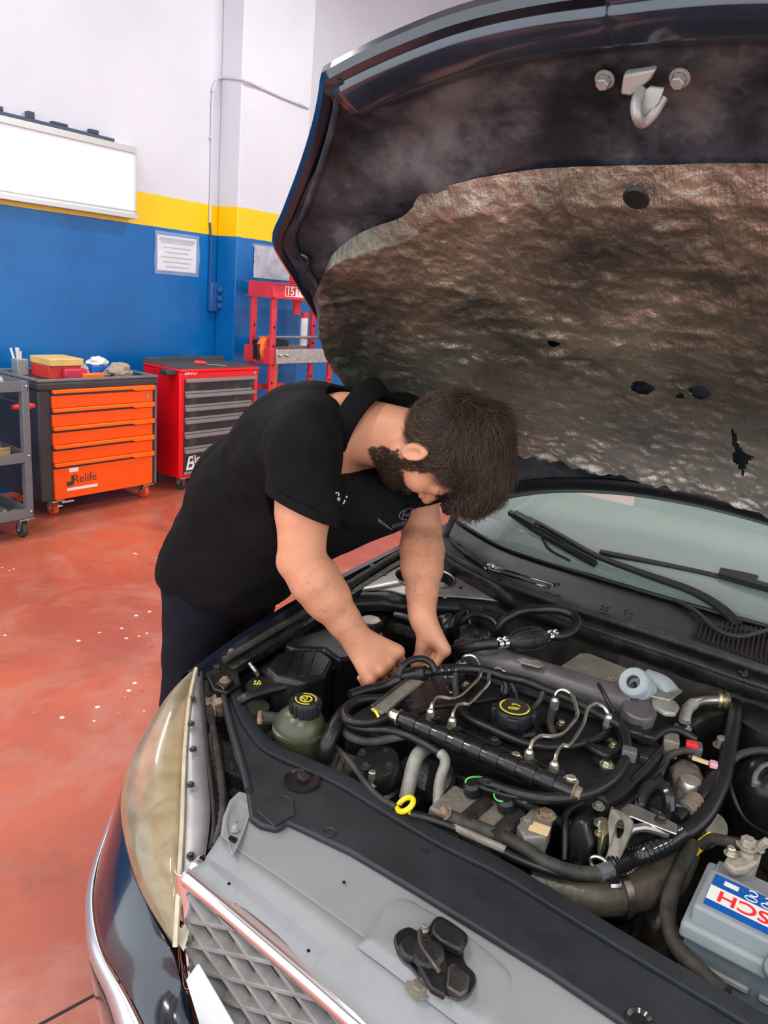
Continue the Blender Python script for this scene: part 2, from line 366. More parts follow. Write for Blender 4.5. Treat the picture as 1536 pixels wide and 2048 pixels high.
g.grid([[Vector((a_.x+(c_.x-a_.x)*i/14, PYF-.006-.012*abs(mnoise.noise((i*.45, j*.5, 3))), a_.z+(c_.z-a_.z)*j/14)) for i in range(15)] for j in range(15)]); g.build('film', 'grey_film', sl)
g = MB(); g.box((a_.x-.02, PYF-.008, a_.z-.02), (c_.x+.05, PYF, a_.z+.015)); g.build('tape_strip', 'clear_sleeve', sl)
# ---- cable and socket
mat('cable_white', (0.55, 0.54, 0.60), 0.5); mat('socket_blue', (0.02, 0.10, 0.30), 0.35); mat('cable_blue', (0.02, 0.07, 0.2), 0.5)
cb = empty('wall_cable', Y(425, 560, WY), 'thin painted cable running down the wall to a blue socket', 'cable')
A = Y(421, 165, WY); ca = MB()
c1 = Vector((PX0-.015, WY-.02, Y(478, 158, PYF).z+.03)); c2 = Vector((PX0-.012, PYF-.012, Y(487, 161, PYF).z))
ca.tube([Y(418, 445, WY)+Vector((0,-.012,0)), Y(421, 330, WY)+Vector((0,-.012,0)), Y(423, 200, WY)+Vector((0,-.012,0)), Y(429, 165, WY)+Vector((0,-.012,0)), c1, c2, Y(520, 175, PYF-.012), Y(565, 195, PYF-.012), Y(612, 214, PYF-.012), Vector((PX1+.01, PYF+.05, Y(612, 214, PYF).z-.02))], .011, 8, sm=4); ca.build('conduit', 'cable_white', cb)
ca = MB(); ca.tube([Y(418, 445, WY)+Vector((0,-.012,0)), Y(422, 480, WY-.02), Y(421, 530, WY-.02), Y(419, 565, WY-.02)], .009, 8, sm=4); ca.build('lower_cord', 'cable_blue', cb)
for px, py in ((421, 275), (424, 180), (520, 175), (598, 208)):
    q = MB(); p = Y(px, py, WY if px < 470 else PYF); q.box(p-Vector((.018, .022, .012)), p+Vector((.018, 0, .012))); q.build('cable_clip', 'cable_white', cb)
so = empty('wall_socket', Y(428, 620, WY), 'blue painted double wall socket with plug beside the pillar', 'socket')
p0, p1 = Y(414, 622, WY), Y(441, 566, WY)
g = MB(); g.box((p0.x, WY-.05, p0.z), (p1.x, WY, p1.z)); g.build('socket_box', 'socket_blue', so, bevel=.01)
for k, dz in enumerate((.2, .45, .75)):
    g = MB(); zz = p0.z+(p1.z-p0.z)*dz; g.lathe([(.0, .0), (.03, 0), (.034, .01), (.03, .035), (.012, .045), (0, .045)], ((p0.x+p1.x)/2+.015, WY-.05, zz), (0.2, -1, 0), 14); g.build('socket_cover', 'socket_blue', so)
# ---- poster edge behind the pillar
mat('poster_yellow', (0.62, 0.45, 0.12), 0.5, col2=(0.75, 0.66, 0.45), vscale=12)
po = MB(); a_ = Y(614, 252, WY-.02); po.box((a_.x, WY-.02, Y(614, 330, WY).z), (a_.x+.6, WY, a_.z)); tag(po.build('wall_poster', 'poster_yellow'), 'yellow and brown poster on the wall behind the pillar', 'poster')
# ================================================================== workshop furniture
def caster(T, x, y, wheel_mat, r=.045, brake=False, top=.115):
    c = MB(); c.box((x-.05, y-.045, top-.006), (x+.05, y+.045, top)); c.build('caster_plate', 'zinc', T)
    f = MB()
    for s in (-1, 1):
        f.prism([(x+.022*s, y-.02, top-.006), (x+.022*s, y+.035, top-.006), (x+.022*s, y+.03, r-.012), (x+.022*s, y+.008, r-.012)], (.004*s, 0, 0))
    f.box((x-.026, y-.02, top-.02), (x+.026, y+.035, top-.006))
    if brake: f.box((x-.02, y-.07, top-.04), (x+.02, y-.02, top-.03)); f.box((x+.02, y-.065, top-.02), (x+.11, y-.045, top-.008))
    f.build('caster_fork', 'zinc', T, bevel=.002)
    w_ = MB(); w_.lathe([(.006, -.016), (r*.55, -.016), (r*.6, -.012), (r*.62, -.016), (r*.94, -.016), (r, -.009), (r, .009), (r*.94, .016), (r*.6, .016), (.006, .016)], (x, y+.02, r), (1, 0, 0), 20)
    w_.build('wheel', wheel_mat, T)
    h = MB(); h.tube([(x-.03, y+.02, r), (x+.03, y+.02, r)], .008, 8); h.build('axle_bolt', 'zinc', T)
# ---------------- orange drawer cabinet
o0, o1 = Z(87, 1042, 0), Z(310, 997, 0)
ox0, ox1, oy0, oy1, ozt = 2.805, 3.745, 4.71, 5.24, .95
oc = empty('tool_cabinet', ((ox0+ox1)/2, (oy0+oy1)/2, 0), 'dark grey rolling tool cabinet with six orange drawers', 'tool cabinet')
g = MB(); g.box((ox0, oy0+.008, .115), (ox1, oy1, ozt-.07)); g.build('body', 'dark_grey_paint', oc, bevel=.012)
# top tray with raised rim
g = MB(); g.box((ox0-.01, oy0-.012, ozt-.075), (ox1+.01, oy1+.01, ozt-.02)); g.build('top_tray', 'dark_grey_paint', oc, bevel=.015, seg=3)
for lo, hi in (((ox0-.01, oy0-.012, ozt-.02), (ox1+.01, oy0+.02, ozt)), ((ox0-.01, oy1-.02, ozt-.02), (ox1+.01, oy1+.01, ozt+.005)), ((ox0-.01, oy0, ozt-.02), (ox0+.03, oy1, ozt)), ((ox1-.03, oy0, ozt-.02), (ox1+.01, oy1, ozt)), ((ox1-.22, oy0, ozt-.02), (ox1-.2, oy1, ozt-.004))):
    g = MB(); g.box(lo, hi); g.build('tray_rim', 'grey_paint', oc, bevel=.006)
g = MB(); g.box((ox1-.012, oy0-.004, .12), (ox1+.004, oy0+.01, ozt-.06)); g.build('edge_trim', 'grey_paint', oc, bevel=.004)
dz_top, dz_bot = Y(100, 779, oy0).z, Y(105, 1001, oy0).z
dx0, dx1 = ox0+.09, ox1-.04
tops = [779, 848, 884, 919, 955]
zs = [ .868, .755, .640, .527, .413, .305]      # drawer tops; last goes to the bottom
zs = [Y(102, p, oy0).z for p in (779, 830, 866, 902, 939)]
ends = zs[1:]+[Y(104, 942, oy0).z]
dr_z = [(Y(99, 780, oy0).z, Y(99, 823, oy0).z), (Y(99, 829, oy0).z, Y(101, 860, oy0).z), (Y(100, 867, oy0).z, Y(101, 898, oy0).z), (Y(101, 904, oy0).z, Y(102, 935, oy0).z)]
# uniform drawers from the measured top and bottom
tz0, bz0 = Y(99, 780, oy0).z, Y(104, 936, oy0).z
big0 = Y(103, 943, oy0).z; big1 = Y(106, 1001, oy0).z
fr = []
lip0 = tz0
n5 = 4
pitch = (tz0-.028-(bz0-.0))/n5
def drawer(zt, zb, lip_z, name='drawer'):
    d = MB(); d.box((dx0, oy0-.010, zb), (dx1, oy0+.01, zt)); D = d.build(name, 'orange_paint', oc, bevel=.003)
    return D
def lip(zc, D):    # rolled pull with finger recess along most of its width
    l = MB(); xs = dx0+(dx1-dx0)*.76
    l.prism([(dx0, oy0-.03, zc+.012), (xs, oy0-.03, zc+.012), (xs+.03, oy0-.03, zc+.012), (dx1+.006, oy0-.03, zc+.012), (dx1+.006, oy0-.03, zc-.024), (xs+.03, oy0-.03, zc-.024), (xs, oy0-.03, zc-.012), (dx0, oy0-.03, zc-.012)], (0, .03, 0))
    l.build('drawer_pull', 'orange_lip', D, bevel=.004)
    r = MB(); r.box((dx0+.004, oy0-.006, zc-.034), (xs+.01, oy0+.004, zc-.012)); r.build('finger_recess', 'dark_grey_paint', D)
zc = tz0-.012
for k in range(5):
    zt = zc-.03; nz = zc-pitch*1.0
    zb = nz+.014 if k < 4 else None
    if k < 4:
        D = drawer(zt, zb, zc); lip(zc, D)
        if k == 0:
            lk = MB(); lk.lathe([(0, 0), (.012, 0), (.012, .006), (0, .006)], (dx1-.05, oy0-.010, (zt+zb)/2), (0, -1, 0), 14); lk.build('lock', 'steel', D)
    else:
        D = drawer(zt, big1, zc); lip(zc, D)
        lx, lz = dx0+.17, (zt+big1)/2+.02; fc = oy0-.0105
        q = text_mb('Relife', .085, (lx+.06, fc, lz), (1, 0, 0), (0, 0, 1)); q.build('brand_lettering', 'dark_grey_paint', D)
        q = MB(); q.box((lx-.08, fc-.001, lz-.075), (lx+.16, fc+.0, lz-.055)); q.build('brand_underline', 'white_print', D)
        q = MB(); q.box((lx-.06, fc-.001, lz+.055), (lx+.01, fc, lz+.085)); q.build('brand_bar', 'white_print', D, bevel=.008)
        q = MB(); q.box((lx-.08, fc-.001, lz-.04), (lx-.03, fc, lz-.01)); q.box((lx-.045, fc-.001, lz-.01), (lx-.025, fc, lz+.03)); q.build('brand_mark', 'dark_grey_paint', D)
    zc = nz
# side rail with red sleeve (left side handle)
g = MB(); g.tube([(ox0, oy0+.1, .78), (ox0-.06, oy0+.1, .78), (ox0-.06, oy1-.1, .78), (ox0, oy1-.1, .78)], .012, 8); g.build('push_handle', 'dark_grey_paint', oc)
for x, br_ in ((ox0+.12, True), (ox1-.06, False)):
    for y in (oy0+.05, oy1-.08): caster(oc, x, y, 'orange_rubber', .05, br_)
hp0 = Z(32, 810, .80)
g = MB(); hx = Y(52, 812, oy0-.02)
g.lathe([(.0, 0), (.012, .002), (.018, .03), (.016, .09), (.02, .13), (.014, .15), (0, .152)], (hx.x-.10, oy0-.03, hx.z), (1, 0, 0), 12); g.build('handle_grip', 'red_plastic', oc)
# ---------------- red drawer cabinet
rx0, rx1, ry0, ry1, rzt = 3.99, 4.84, 4.73, 5.18, .985
rc = empty('tool_chest', ((rx0+rx1)/2, (ry0+ry1)/2, 0), 'red rolling tool chest with black drawers and grey pulls', 'tool cabinet')
mat('drawer_black', (0.025, 0.025, 0.028), 0.5, col2=(.09, .09, .09), vscale=9, thr=(.5, .8))
mat('pull_grey', (0.30, 0.29, 0.29), 0.38, metal=.5)
g = MB(); g.box((rx0, ry0+.006, .11), (rx1, ry1, rzt-.03)); g.build('body', 'red_paint', rc, bevel=.008)
g = MB(); g.box((rx0-.004, ry0-.004, rzt-.03), (rx1+.004, ry1+.004, rzt-.008)); g.build('top_rim', 'red_paint', rc, bevel=.006)
mat('rubber_mat', (0.06, 0.06, 0.063), .7, var=.2)
g = MB(); g.box((rx0+.015, ry0+.015, rzt-.012), (rx1-.015, ry1-.005, rzt)); g.build('top_mat', 'rubber_mat', rc, bevel=.003)
g = MB(); g.box((rx0, ry1-.02, rzt-.02), (rx1, ry1, rzt+.035)); g.build('back_lip', 'rubber_mat', rc, bevel=.004)
fx0, fx1 = rx0+.045, rx1-.05
pts = [(371, 761), (371, 792), (371, 819), (372, 844), (372, 873), (372, 903)]
zl = [Y(px, py, ry0).z for px, py in pts]; zbot = Y(368, 950, ry0).z
for k, zt in enumerate(zl):
    zb = zl[k+1]+.012 if k < 5 else zbot
    d = MB(); d.box((fx0, ry0-.002, zb), (fx1, ry0+.03, zt)); D = d.build('drawer', 'drawer_black', rc, bevel=.002)
    p_ = MB(); p_.prism([(fx0, ry0-.002, zt+.014), (fx0, ry0-.028, zt+.008), (fx0, ry0-.028, zt-.014), (fx0, ry0-.02, zt-.02), (fx0, ry0-.002, zt-.01)], (fx1-fx0, 0, 0)); p_.build('drawer_pull', 'pull_grey', D, bevel=.002)
    p_ = MB(); p_.box((fx0, ry0-.008, zb+(.004 if k < 5 else 0)), (fx1-.03, ry0, zb+.022)); p_.build('drawer_lower_edge', 'pull_grey', D, bevel=.002)
    if k == 5:
        lz = (zt+zb)/2-.01; fc = ry0-.004
        q = text_mb('B', .16, (fx0+.055, fc, lz), (1, 0, 0), (0, 0, 1), bold=.0015, shear=.25); q.build('brand_initial', 'white_print', D)
        q = text_mb('line', .095, (fx0+.155, fc, lz+.03), (1, 0, 0), (0, 0, 1), bold=.001); q.build('brand_lettering', 'white_print', D)
        q = MB(); q.box((fx0+.06, fc-.001, lz-.05), (fx0+.2, fc+.001, lz-.028)); q.build('brand_underline', 'white_print', D, bevel=.006)
q = text_mb('BRIO', .055, (fx0+.06, ry0+.0045, Y(378, 745, ry0).z), (1, 0, 0), (0, 0, 1), bold=.0008); q.build('top_lettering', 'white_print', rc)
q = MB(); q.lathe([(0, 0), (.014, 0), (.014, .008), (0, .008)], (rx1-.05, ry0+.006, Y(510, 745, ry0).z), (0, -1, 0), 14); q.build('lock', 'steel', rc)
g = MB(); g.box((rx0-.10, ry0+.04, Y(330, 748, ry0).z-.02), (rx0, ry0+.13, Y(330, 748, ry0).z+.02)); g.build('side_handle', 'dark_grey_paint', rc, bevel=.008)
mat('caster_grey', (.05, .05, .05), .6)
for x in (rx0+.07, rx1-.07):
    for y in (ry0+.05, ry1-.06): caster(rc, x, y, 'caster_grey', .055, False, .11)
def screwdriver():
    a = Y(388, 721, ry0+.22); a.z = rzt+.014
    t = empty('screwdriver', a, 'red handled screwdriver lying on top of the red tool chest', 'tool')
    h = MB(); h.lathe([(0, 0), (.012, .002), (.02, .02), (.018, .07), (.012, .10), (0, .1)], a, (.7, -.6, 0), 12); h.build('handle', 'red_plastic', t)
    h = MB(); e = a+Vector((.7, -.6, 0)).normalized()*.1; e.z = rzt+.005; h.tube([e, e+Vector((.7, -.6, 0)).normalized()*.16], .004, 8); h.build('shaft', 'steel', t)
screwdriver()
# ---------------- things on the orange cabinet
tz_ = ozt-.02
def on_orange(px, py, z=None): 
    return Z(px, py, tz_ if z is None else z)
mat('tin_grey', (.34, .36, .37), .45, metal=.4, var=.2); mat('white_plastic', (.75, .75, .74), .45); mat('box_red', (.62, .04, .03), .5); mat('box_crimson', (.55, .03, .07), .4); mat('card_yellow', (.70, .47, .16), .65, var=.1); mat('rag_beige', (.46, .38, .30), .9, col2=(.30, .23, .18), vscale=25, bump=.5, bscale=60); mat('bag_clear', (.62, .62, .62), .25, col2=(.28, .26, .26), vscale=16, bump=1., bscale=22); mat('label_blue', (.03, .14, .55), .4); mat('bag_white', (.78, .76, .72), .4, bump=.6, bscale=30)
px_, py_ = ox0+.095, oy1-.16
t = empty('pen_cup', (px_, py_, tz_), 'grey square cup full of white pens at the back of the orange cabinet', 'cup')
g = MB(); g.box((px_-.04, py_-.04, tz_), (px_+.04, py_+.04, tz_+.11)); g.build('cup', 'tin_grey', t, bevel=.005)
for k in range(7):
    q = MB(); dx, dy = RNG.uniform(-.03, .03, 2); q.tube([(px_+dx*.6, py_+dy*.6, tz_+.05), (px_+dx*1.5, py_+dy*1.5, tz_+.15+.035*RNG.random())], .008, 6); q.build('pen', 'white_plastic', t)
bx, by = ox0+.23, oy0+.10
g = MB(); g.box((bx-.07, by+.03, tz_), (bx+.17, by+.25, tz_+.085)); tag(g.build('parts_box', 'box_red', bevel=.004), 'open red cardboard box under the yellow box on the orange cabinet', 'box')
g = MB(); g.box((bx+.02, by-.02, tz_), (bx+.19, by+.03, tz_+.07)); tag(g.build('parts_tray', 'box_crimson', bevel=.012), 'small crimson plastic box in front of the yellow and red boxes', 'box')
g = MB(); g.box((bx-.07, by+.01, tz_+.086), (bx+.18, by+.26, tz_+.135)); tag(g.build('carton', 'card_yellow', bevel=.006), 'yellow cardboard carton lying on a red box', 'box')
def lump(name, c, r, m_, sc, label, cat, seed, amp=.35, fr=9.0, parent=None):
    g = MB(); g.sph((0, 0, 0), 1, 28)
    vs = []
    for v in g.v:
        n = mnoise.noise(v*1.6+Vector((seed, 0, 0)))*amp+mnoise.noise(v*fr*.5+Vector((0, seed, 0)))*amp*.4+.05
        q = v*(1+n); q = Vector((q.x*r*sc[0], q.y*r*sc[1], max(q.z, -.55)*r*sc[2])); vs.append(q)
    zmin = min(v.z for v in vs); g.v = [Vector(c)+v-Vector((0, 0, zmin)) for v in vs]
    o = g.build(name, m_, parent)
    if label: tag(o, label, cat)
    return o
lump('parts_bag', (ox0+.47, oy0+.27, tz_), .065, 'bag_clear', (1.2, 1, .8), 'crumpled clear bag of small parts on the orange cabinet', 'bag', 3, .5)
lump('cable_bundle', (ox0+.47, oy1-.11, tz_), .05, 'marker_dark', (1.4, .7, .8), 'dark bundle of cable behind the clear bag on the orange cabinet', 'cable', 5, .4)
wbx = MB(); wbx.box((ox0+.58, oy0+.26, tz_), (ox0+.74, oy0+.38, tz_+.06)); tag(wbx.build('blue_carton', 'label_blue', bevel=.006), 'small blue carton under a white bag on the orange cabinet', 'box')
lump('white_bag', (ox0+.66, oy0+.32, tz_+.061), .06, 'bag_white', (1.2, .8, .6), 'crumpled white plastic bag lying on a small blue carton', 'bag', 8, .4)
lump('rag', (ox1-.20, oy0+.17, tz_), .075, 'rag_beige', (1.35, 1.0, .75), 'crumpled beige cleaning rag on the right of the orange cabinet', 'rag', 12, .45)
g = MB(); g.box((ox0+.37, oy0+.045, tz_), (ox0+.53, oy0+.085, tz_+.04)); tag(g.build('bit_case', 'orange_lip', bevel=.008), 'small orange case near the front rim of the orange cabinet', 'case')
# ---------------- dark steel trolley at the left
tx1, ty0, ty1 = 2.575, 4.42, 4.95; tx0 = tx1-.8; tzt = Y(52, 762, ty0).z; mz = Y(55, 905, ty0).z; lz_ = Y(60, 1032, ty0).z+.03
tr_ = empty('shelf_trolley', ((tx0+tx1)/2, (ty0+ty1)/2, 0), 'dark grey three tier steel trolley at the left edge', 'trolley')
for x in (tx0, tx1-.045):
    for y in (ty0, ty1-.045):
        g = MB(); g.prism([(x, y, lz_-.03), (x+.045, y, lz_-.03), (x+.045, y+.045, lz_-.03), (x, y+.045, lz_-.03)], (0, 0, tzt-lz_+.03)); g.build('corner_post', 'grey_paint', tr_, bevel=.004)
        for zz in (tzt-.03, mz-.02, lz_):
            q = MB(); q.sph((x+.026, y-.001, zz), .009, 8); q.build('bolt_head', 'zinc', tr_)
for zz in (tzt, mz, lz_+.02):
    g = MB(); g.box((tx0+.005, ty0+.004, zz-.065), (tx1-.005, ty1-.004, zz-.06))
    g.box((tx0+.005, ty0+.004, zz-.065), (tx1-.005, ty0+.012, zz)); g.box((tx0+.005, ty1-.012, zz-.065), (tx1-.005, ty1-.004, zz)); g.box((tx0+.005, ty0, zz-.065), (tx0+.012, ty1, zz)); g.box((tx1-.012, ty0, zz-.065), (tx1-.005, ty1, zz)); g.build('shelf_tray', 'grey_paint', tr_, bevel=.002)
for x in (tx0+.05, tx1-.05):
    for y in (ty0+.04, ty1-.06): caster(tr_, x, y, 'caster_grey', .05, False, lz_-.045)
mat('wood_box', (.45, .25, .11), .7, var=.3, stretch=(2, 2, 20)); mat('greymix', (.32, .30, .27), .5, metal=.3, col2=(.08, .07, .07), vscale=30, bump=.8, bscale=40); mat('carton_orange', (.75, .30, .02), .5); mat('carton_magenta', (.45, .02, .10), .5); mat('brown_leather', (.28, .13, .05), .6)
g = MB(); sx = tx1-.30; g.box((sx-.2, ty0+.06, mz-.059), (sx+.2, ty0+.30, mz+.015)); g.box((sx-.2, ty0+.06, mz+.015), (sx+.2, ty0+.075, mz+.03)); tag(g.build('wooden_tray', 'wood_box', bevel=.004), 'wooden tray of metal parts on the middle trolley shelf', 'tray')
for k in range(7):
    lump('metal_part', (sx-.15+.05*k, ty0+.12+.03*(k % 3), mz+.031), .021, 'greymix', (1.1, 1, .9), f'small greasy metal part in the wooden trolley tray', 'metal part', k, .4)['group'] = 'metal parts in the wooden tray'
g = MB(); g.box((sx-.05, ty0+.32, mz-.059), (sx+.09, ty0+.44, mz+.16)); tag(g.build('tool_pouch', 'brown_leather', bevel=.015), 'brown leather pouch behind the wooden tray', 'pouch')
g = MB(); g.lathe([(0, 0), (.05, 0), (.055, .02), (.05, .05), (0, .055)], (sx+.03, ty0+.38, mz+.161), (0, 0, 1), 16); tag(g.build('tape_roll', 'bag_white'), 'white roll resting on the brown pouch', 'roll')
bz_ = lz_-.039
g = MB(); g.box((tx1-.42, ty0+.16, bz_), (tx1-.24, ty0+.34, bz_+.22)); tag(g.build('spares_carton', 'carton_orange', bevel=.004), 'orange carton on the bottom trolley shelf', 'box')
g = MB(); g.box((tx1-.40, ty0+.18, bz_+.221), (tx1-.30, ty0+.30, bz_+.30)); tag(g.build('spares_pack', 'carton_magenta', bevel=.004), 'magenta pack on top of the orange carton', 'box')
for k in range(9):
    lump('scrap_part', (tx1-.52+.055*k, ty0+.085+.02*(k % 2), bz_+.002), .025, 'greymix' if k % 3 else 'bag_white', (1, .9, 1.1), 'small dark metal part on the bottom trolley shelf' if k % 3 else 'small white part among dark ones on the bottom trolley shelf', 'metal part', k+20, .4)['group'] = 'metal parts on the bottom trolley shelf'
for k in range(3):
    lump('fitting', (tx1-.14-.1*k, ty0+.1, tzt-.059), .045, 'tin_grey', (.8, .8, 1.2), 'grey metal fitting on the top trolley shelf', 'metal part', k+40, .25)['group'] = 'fittings on the top trolley shelf'
# ---------------- red hydraulic press by the pillar
pb = 4.74
def PZ(py, px=560): return Y(px, py, pb).z
fx_l = Y(548, 640, pb).x-.02; fx_r = fx_l+.80
pf, pk = pb, pb+.27        # front and back plane of the frame
pr_ = empty('hydraulic_press', ((fx_l+fx_r)/2, (pf+pk)/2, 0), 'red fifteen ton hydraulic shop press beside the pillar', 'press')
topz0, topz1 = PZ(597), PZ(566)
pw = .055
for x in (fx_l, fx_r):
    for y in (pf, pk-.03):
        g = MB(); g.box((x, y, .05), (x+pw, y+.03, topz0+.01)); P_ = g.build('upright', 'press_red', pr_, bevel=.003)
        for zz in np.arange(.35, topz0-.2, .16):
            q = MB(); q.lathe([(0, 0), (.011, 0), (.011, .004), (0, .004)], (x+pw/2, y-.001, zz), (0, -1, 0), 10); q.build('pin_hole', 'black_rubber', P_)
    g = MB(); g.box((x-.01, pf-.12, 0), (x+pw+.01, pk+.12, .05)); g.build('foot', 'press_red', pr_, bevel=.004)
for y in (pf-.012, pk):
    g = MB(); g.box((fx_l-.02, y, topz0), (fx_r+pw+.02, y+.012, topz1)); g.build('head_beam', 'press_red', pr_, bevel=.002)
    for zz in (topz0, topz1-.01):
        g = MB(); g.box((fx_l-.02, y-.03 if y < pk else y, zz), (fx_r+pw+.02, y+.012 if y < pk else y+.04, zz+.01)); g.build('beam_flange', 'press_red', pr_)
for x in (fx_l-.02, fx_r+pw+.01):
    g = MB(); g.box((x, pf, topz0), (x+.01, pk, topz1)); g.build('head_end_plate', 'press_red', pr_)
g = MB(); g.box((fx_l+.13, pf-.0135, topz0+.02), (fx_l+.5, pf-.0122, topz1-.02)); lb = g.build('rating_plate', 'white_print', pr_)
g = MB(); g.box((fx_l+.138, pf-.0142, topz0+.027), (fx_l+.262, pf-.0134, topz1-.027)); g.build('plate_field', 'press_red', lb)
q = text_mb('15', .10, (fx_l+.195, pf-.0146, (topz0+topz1)/2), (1, 0, 0), (0, 0, 1), bold=.0008); q.build('plate_lettering', 'white_print', lb)
q = text_mb('TON', .09, (fx_l+.37, pf-.0140, (topz0+topz1)/2), (1, 0, 0), (0, 0, 1), bold=.0008); q.build('plate_lettering', 'press_red', lb)
rx = Y(588, 610, pb+.17).x
g = MB(); g.lathe([(.035, 0), (.035, .10), (.06, .14), (.06, .2)], (rx, (pf+pk)/2, Y(588, 628, pb+.17).z), (0, 0, 1), 20); g.build('ram', 'press_red', pr_)
g = MB(); g.box((rx-.06, (pf+pk)/2-.06, topz1), (rx+.06, (pf+pk)/2+.06, topz1+.2)); g.build('pump_block', 'press_red', pr_, bevel=.01)
bt0, bt1 = PZ(726), PZ(697)
for y in (pf-.05, pk+.02):
    g = MB(); g.box((fx_l+.02 if y < pf else fx_l, y, bt0), (fx_r+pw, y+.03, bt1)); bd = g.build('bed_plate', 'dull_alu' if y > pf else 'steel', pr_, bevel=.002)
    for dx in (.06, .15, .72):
        q = MB(); q.lathe([(0, 0), (.016, 0), (.016, .02), (.008, .024), (0, .03)], (fx_l+dx, y, (bt0+bt1)/2+.01), (0, -1, 0), 8); q.build('bolt', 'zinc', bd)
g = MB(); g.box((fx_l-.03, pf-.02, bt0-.01), (fx_l+.03, pk+.03, bt1+.005)); g.build('bed_spacer', 'press_red', pr_, bevel=.003)
g = MB(); zz = PZ(677); g.tube([(fx_l-.05, pf+.12, zz), (fx_r+.1, pf+.12, zz)], .013, 10); g.build('cross_rod', 'steel', pr_)
g = MB(); g.box((fx_l+.02, pf+.16, bt1), (fx_l+.4, pf+.3, bt1+.05)); g.build('pressing_block', 'greasy_black', pr_, bevel=.004)
g = MB(); zz = PZ(775); g.box((fx_l-.12, pf+.1, zz-.02), (fx_l+.3, pf+.14, zz+.02)); g.build('lower_brace', 'press_red', pr_)
g = MB(); g.box((fx_l-.35, pf+.03, .55), (fx_l+.03, pf+.06, .6)); 
# winch drum with orange strap on the press side
mat('strap_orange', (.72, .13, .02), .6, var=.4, vscale=40); 
hw = empty('strap_reel', (fx_l-.06, pf-.0, PZ(715)), 'worn orange ratchet strap reel hanging on the red press', 'strap')
cz = PZ(702, 530); cx = Y(530, 702, pf+.1).x
g = MB(); g.lathe([(.02, -.035), (.10, -.035), (.115, -.02), (.12, 0), (.115, .02), (.10, .035), (.02, .035)], (cx, pf+.10, cz), (.25, -1, 0), 20); g.build('strap_roll', 'strap_orange', hw)
g = MB(); g.box((cx-.13, pf+.06, cz-.08), (cx-.09, pf+.12, cz+.05)); g.build('reel_bracket', 'greasy_black', hw, bevel=.006)
g = MB(); g.prism([(cx+.05, pf+.05, cz-.05), (cx+.13, pf+.05, cz-.02), (cx+.09, pf+.05, cz-.75), (cx+.0, pf+.05, cz-.75)], (0, .006, 0)); g.build('hanging_strap', 'strap_orange', hw)
# red and white bottle on the bed
bx_ = Y(608, 660, pb+.2).x; z0_ = bt1
bo = empty('spray_bottle', (bx_, pb+.2, z0_), 'slim white bottle with red cap standing on the press bed', 'bottle')
hz = Y(606, 625, pb+.2).z-z0_
g = MB(); g.lathe([(.0, 0), (.035, 0), (.035, hz-.06), (.03, hz-.04), (0, hz-.04)], (bx_, pb+.2, z0_), (0, 0, 1), 16); g.build('bottle_body', 'white_plastic', bo)
g = MB(); g.lathe([(.0, 0), (.034, 0), (.034, .05), (0, .05)], (bx_, pb+.2, z0_+hz-.05), (0, 0, 1), 16); g.build('cap', 'red_plastic', bo)
# ================================================================== the car: body and front end
YC = .42
def mir(p): return Vector((p[0], 2*YC-p[1], p[2]))
mat('navy_paint', (0.006, 0.010, 0.020), 0.18, coat=1.0, var=.2, vscale=4)
mat('silver_strip', (0.50, 0.51, 0.53), 0.28, metal=.75)
mat('slam_grey', (0.235, 0.243, 0.25), 0.55, var=.07, vscale=7, bump=.04, bscale=400)
mat('shroud_black', (0.019, 0.022, 0.027), 0.5, var=.3, vscale=7, bump=.10, bscale=500, rvar=.08)
mat('grille_grey', (0.24, 0.235, 0.225), 0.5, var=.25, vscale=20)
mat('housing_silver', (0.42, 0.41, 0.42), 0.42, metal=.35, var=.2, vscale=12)
mat('mud', (0.30, 0.22, 0.16), .85, col2=(.16, .11, .08), vscale=30, bump=.8, bscale=50)
car = empty('car', (2.2, YC, 0), 'dark navy car with its bonnet raised and engine exposed', 'car')
def pp(pts, z=None):   # pixel (x, y[, z]) -> points on their level
    return [Z(p[0], p[1], p[2] if len(p) > 2 else z) for p in pts]
def slab(name, pts, z, th, m, parent, bevel=.004, sm=0, **k):
    P = pp(pts, z)
    if sm: P = spline(P, sm, True)
    g = MB(); g.prism([p-Vector((0, 0, th)) for p in P], (0, 0, th)); return g.build(name, m, parent, bevel=bevel, **k)
def bolt(name, p, r, parent, m='dark_steel', d=(0, 0, 1), h=.008):
    p = Vector(p); g = MB(); g.lathe([(0, 0), (r*1.5, 0), (r*1.5, .002), (r, .002)], p, d, 16, cap=False)
    g.lathe([(r, .002), (r, h), (r*.85, h+.0015), (0, h+.0015)], p, d, 6); return g.build(name, m, parent, angle=30)
def pipe(name, pts, r, m, parent, z=None, sm=6, n=10, **k):
    P = [Vector(p) if isinstance(p, Vector) else Z(p[0], p[1], p[2] if len(p) > 2 else z) for p in pts]
    g = MB(); g.tube(P, r, n, sm=sm, **k); return g.build(name, m, parent)
def loft(name, curves, m, parent, n=24, sub=1, solid=.002, wrap=False, **k):
    g = MB(); rows = []
    for c in curves:
        s = spline(c, 8); L = [0]
        for i in range(1, len(s)): L.append(L[-1]+(s[i]-s[i-1]).length)
        row = []; j = 0
        for i in range(n+1):
            t = L[-1]*i/n
            while j < len(L)-2 and L[j+1] < t: j += 1
            f = (t-L[j])/max(1e-9, L[j+1]-L[j]); row.append(s[j].lerp(s[j+1], min(1, max(0, f))))
        rows.append(row)
    g.grid(rows); return g.build(name, m, parent, sub=sub, solid=solid, **k)
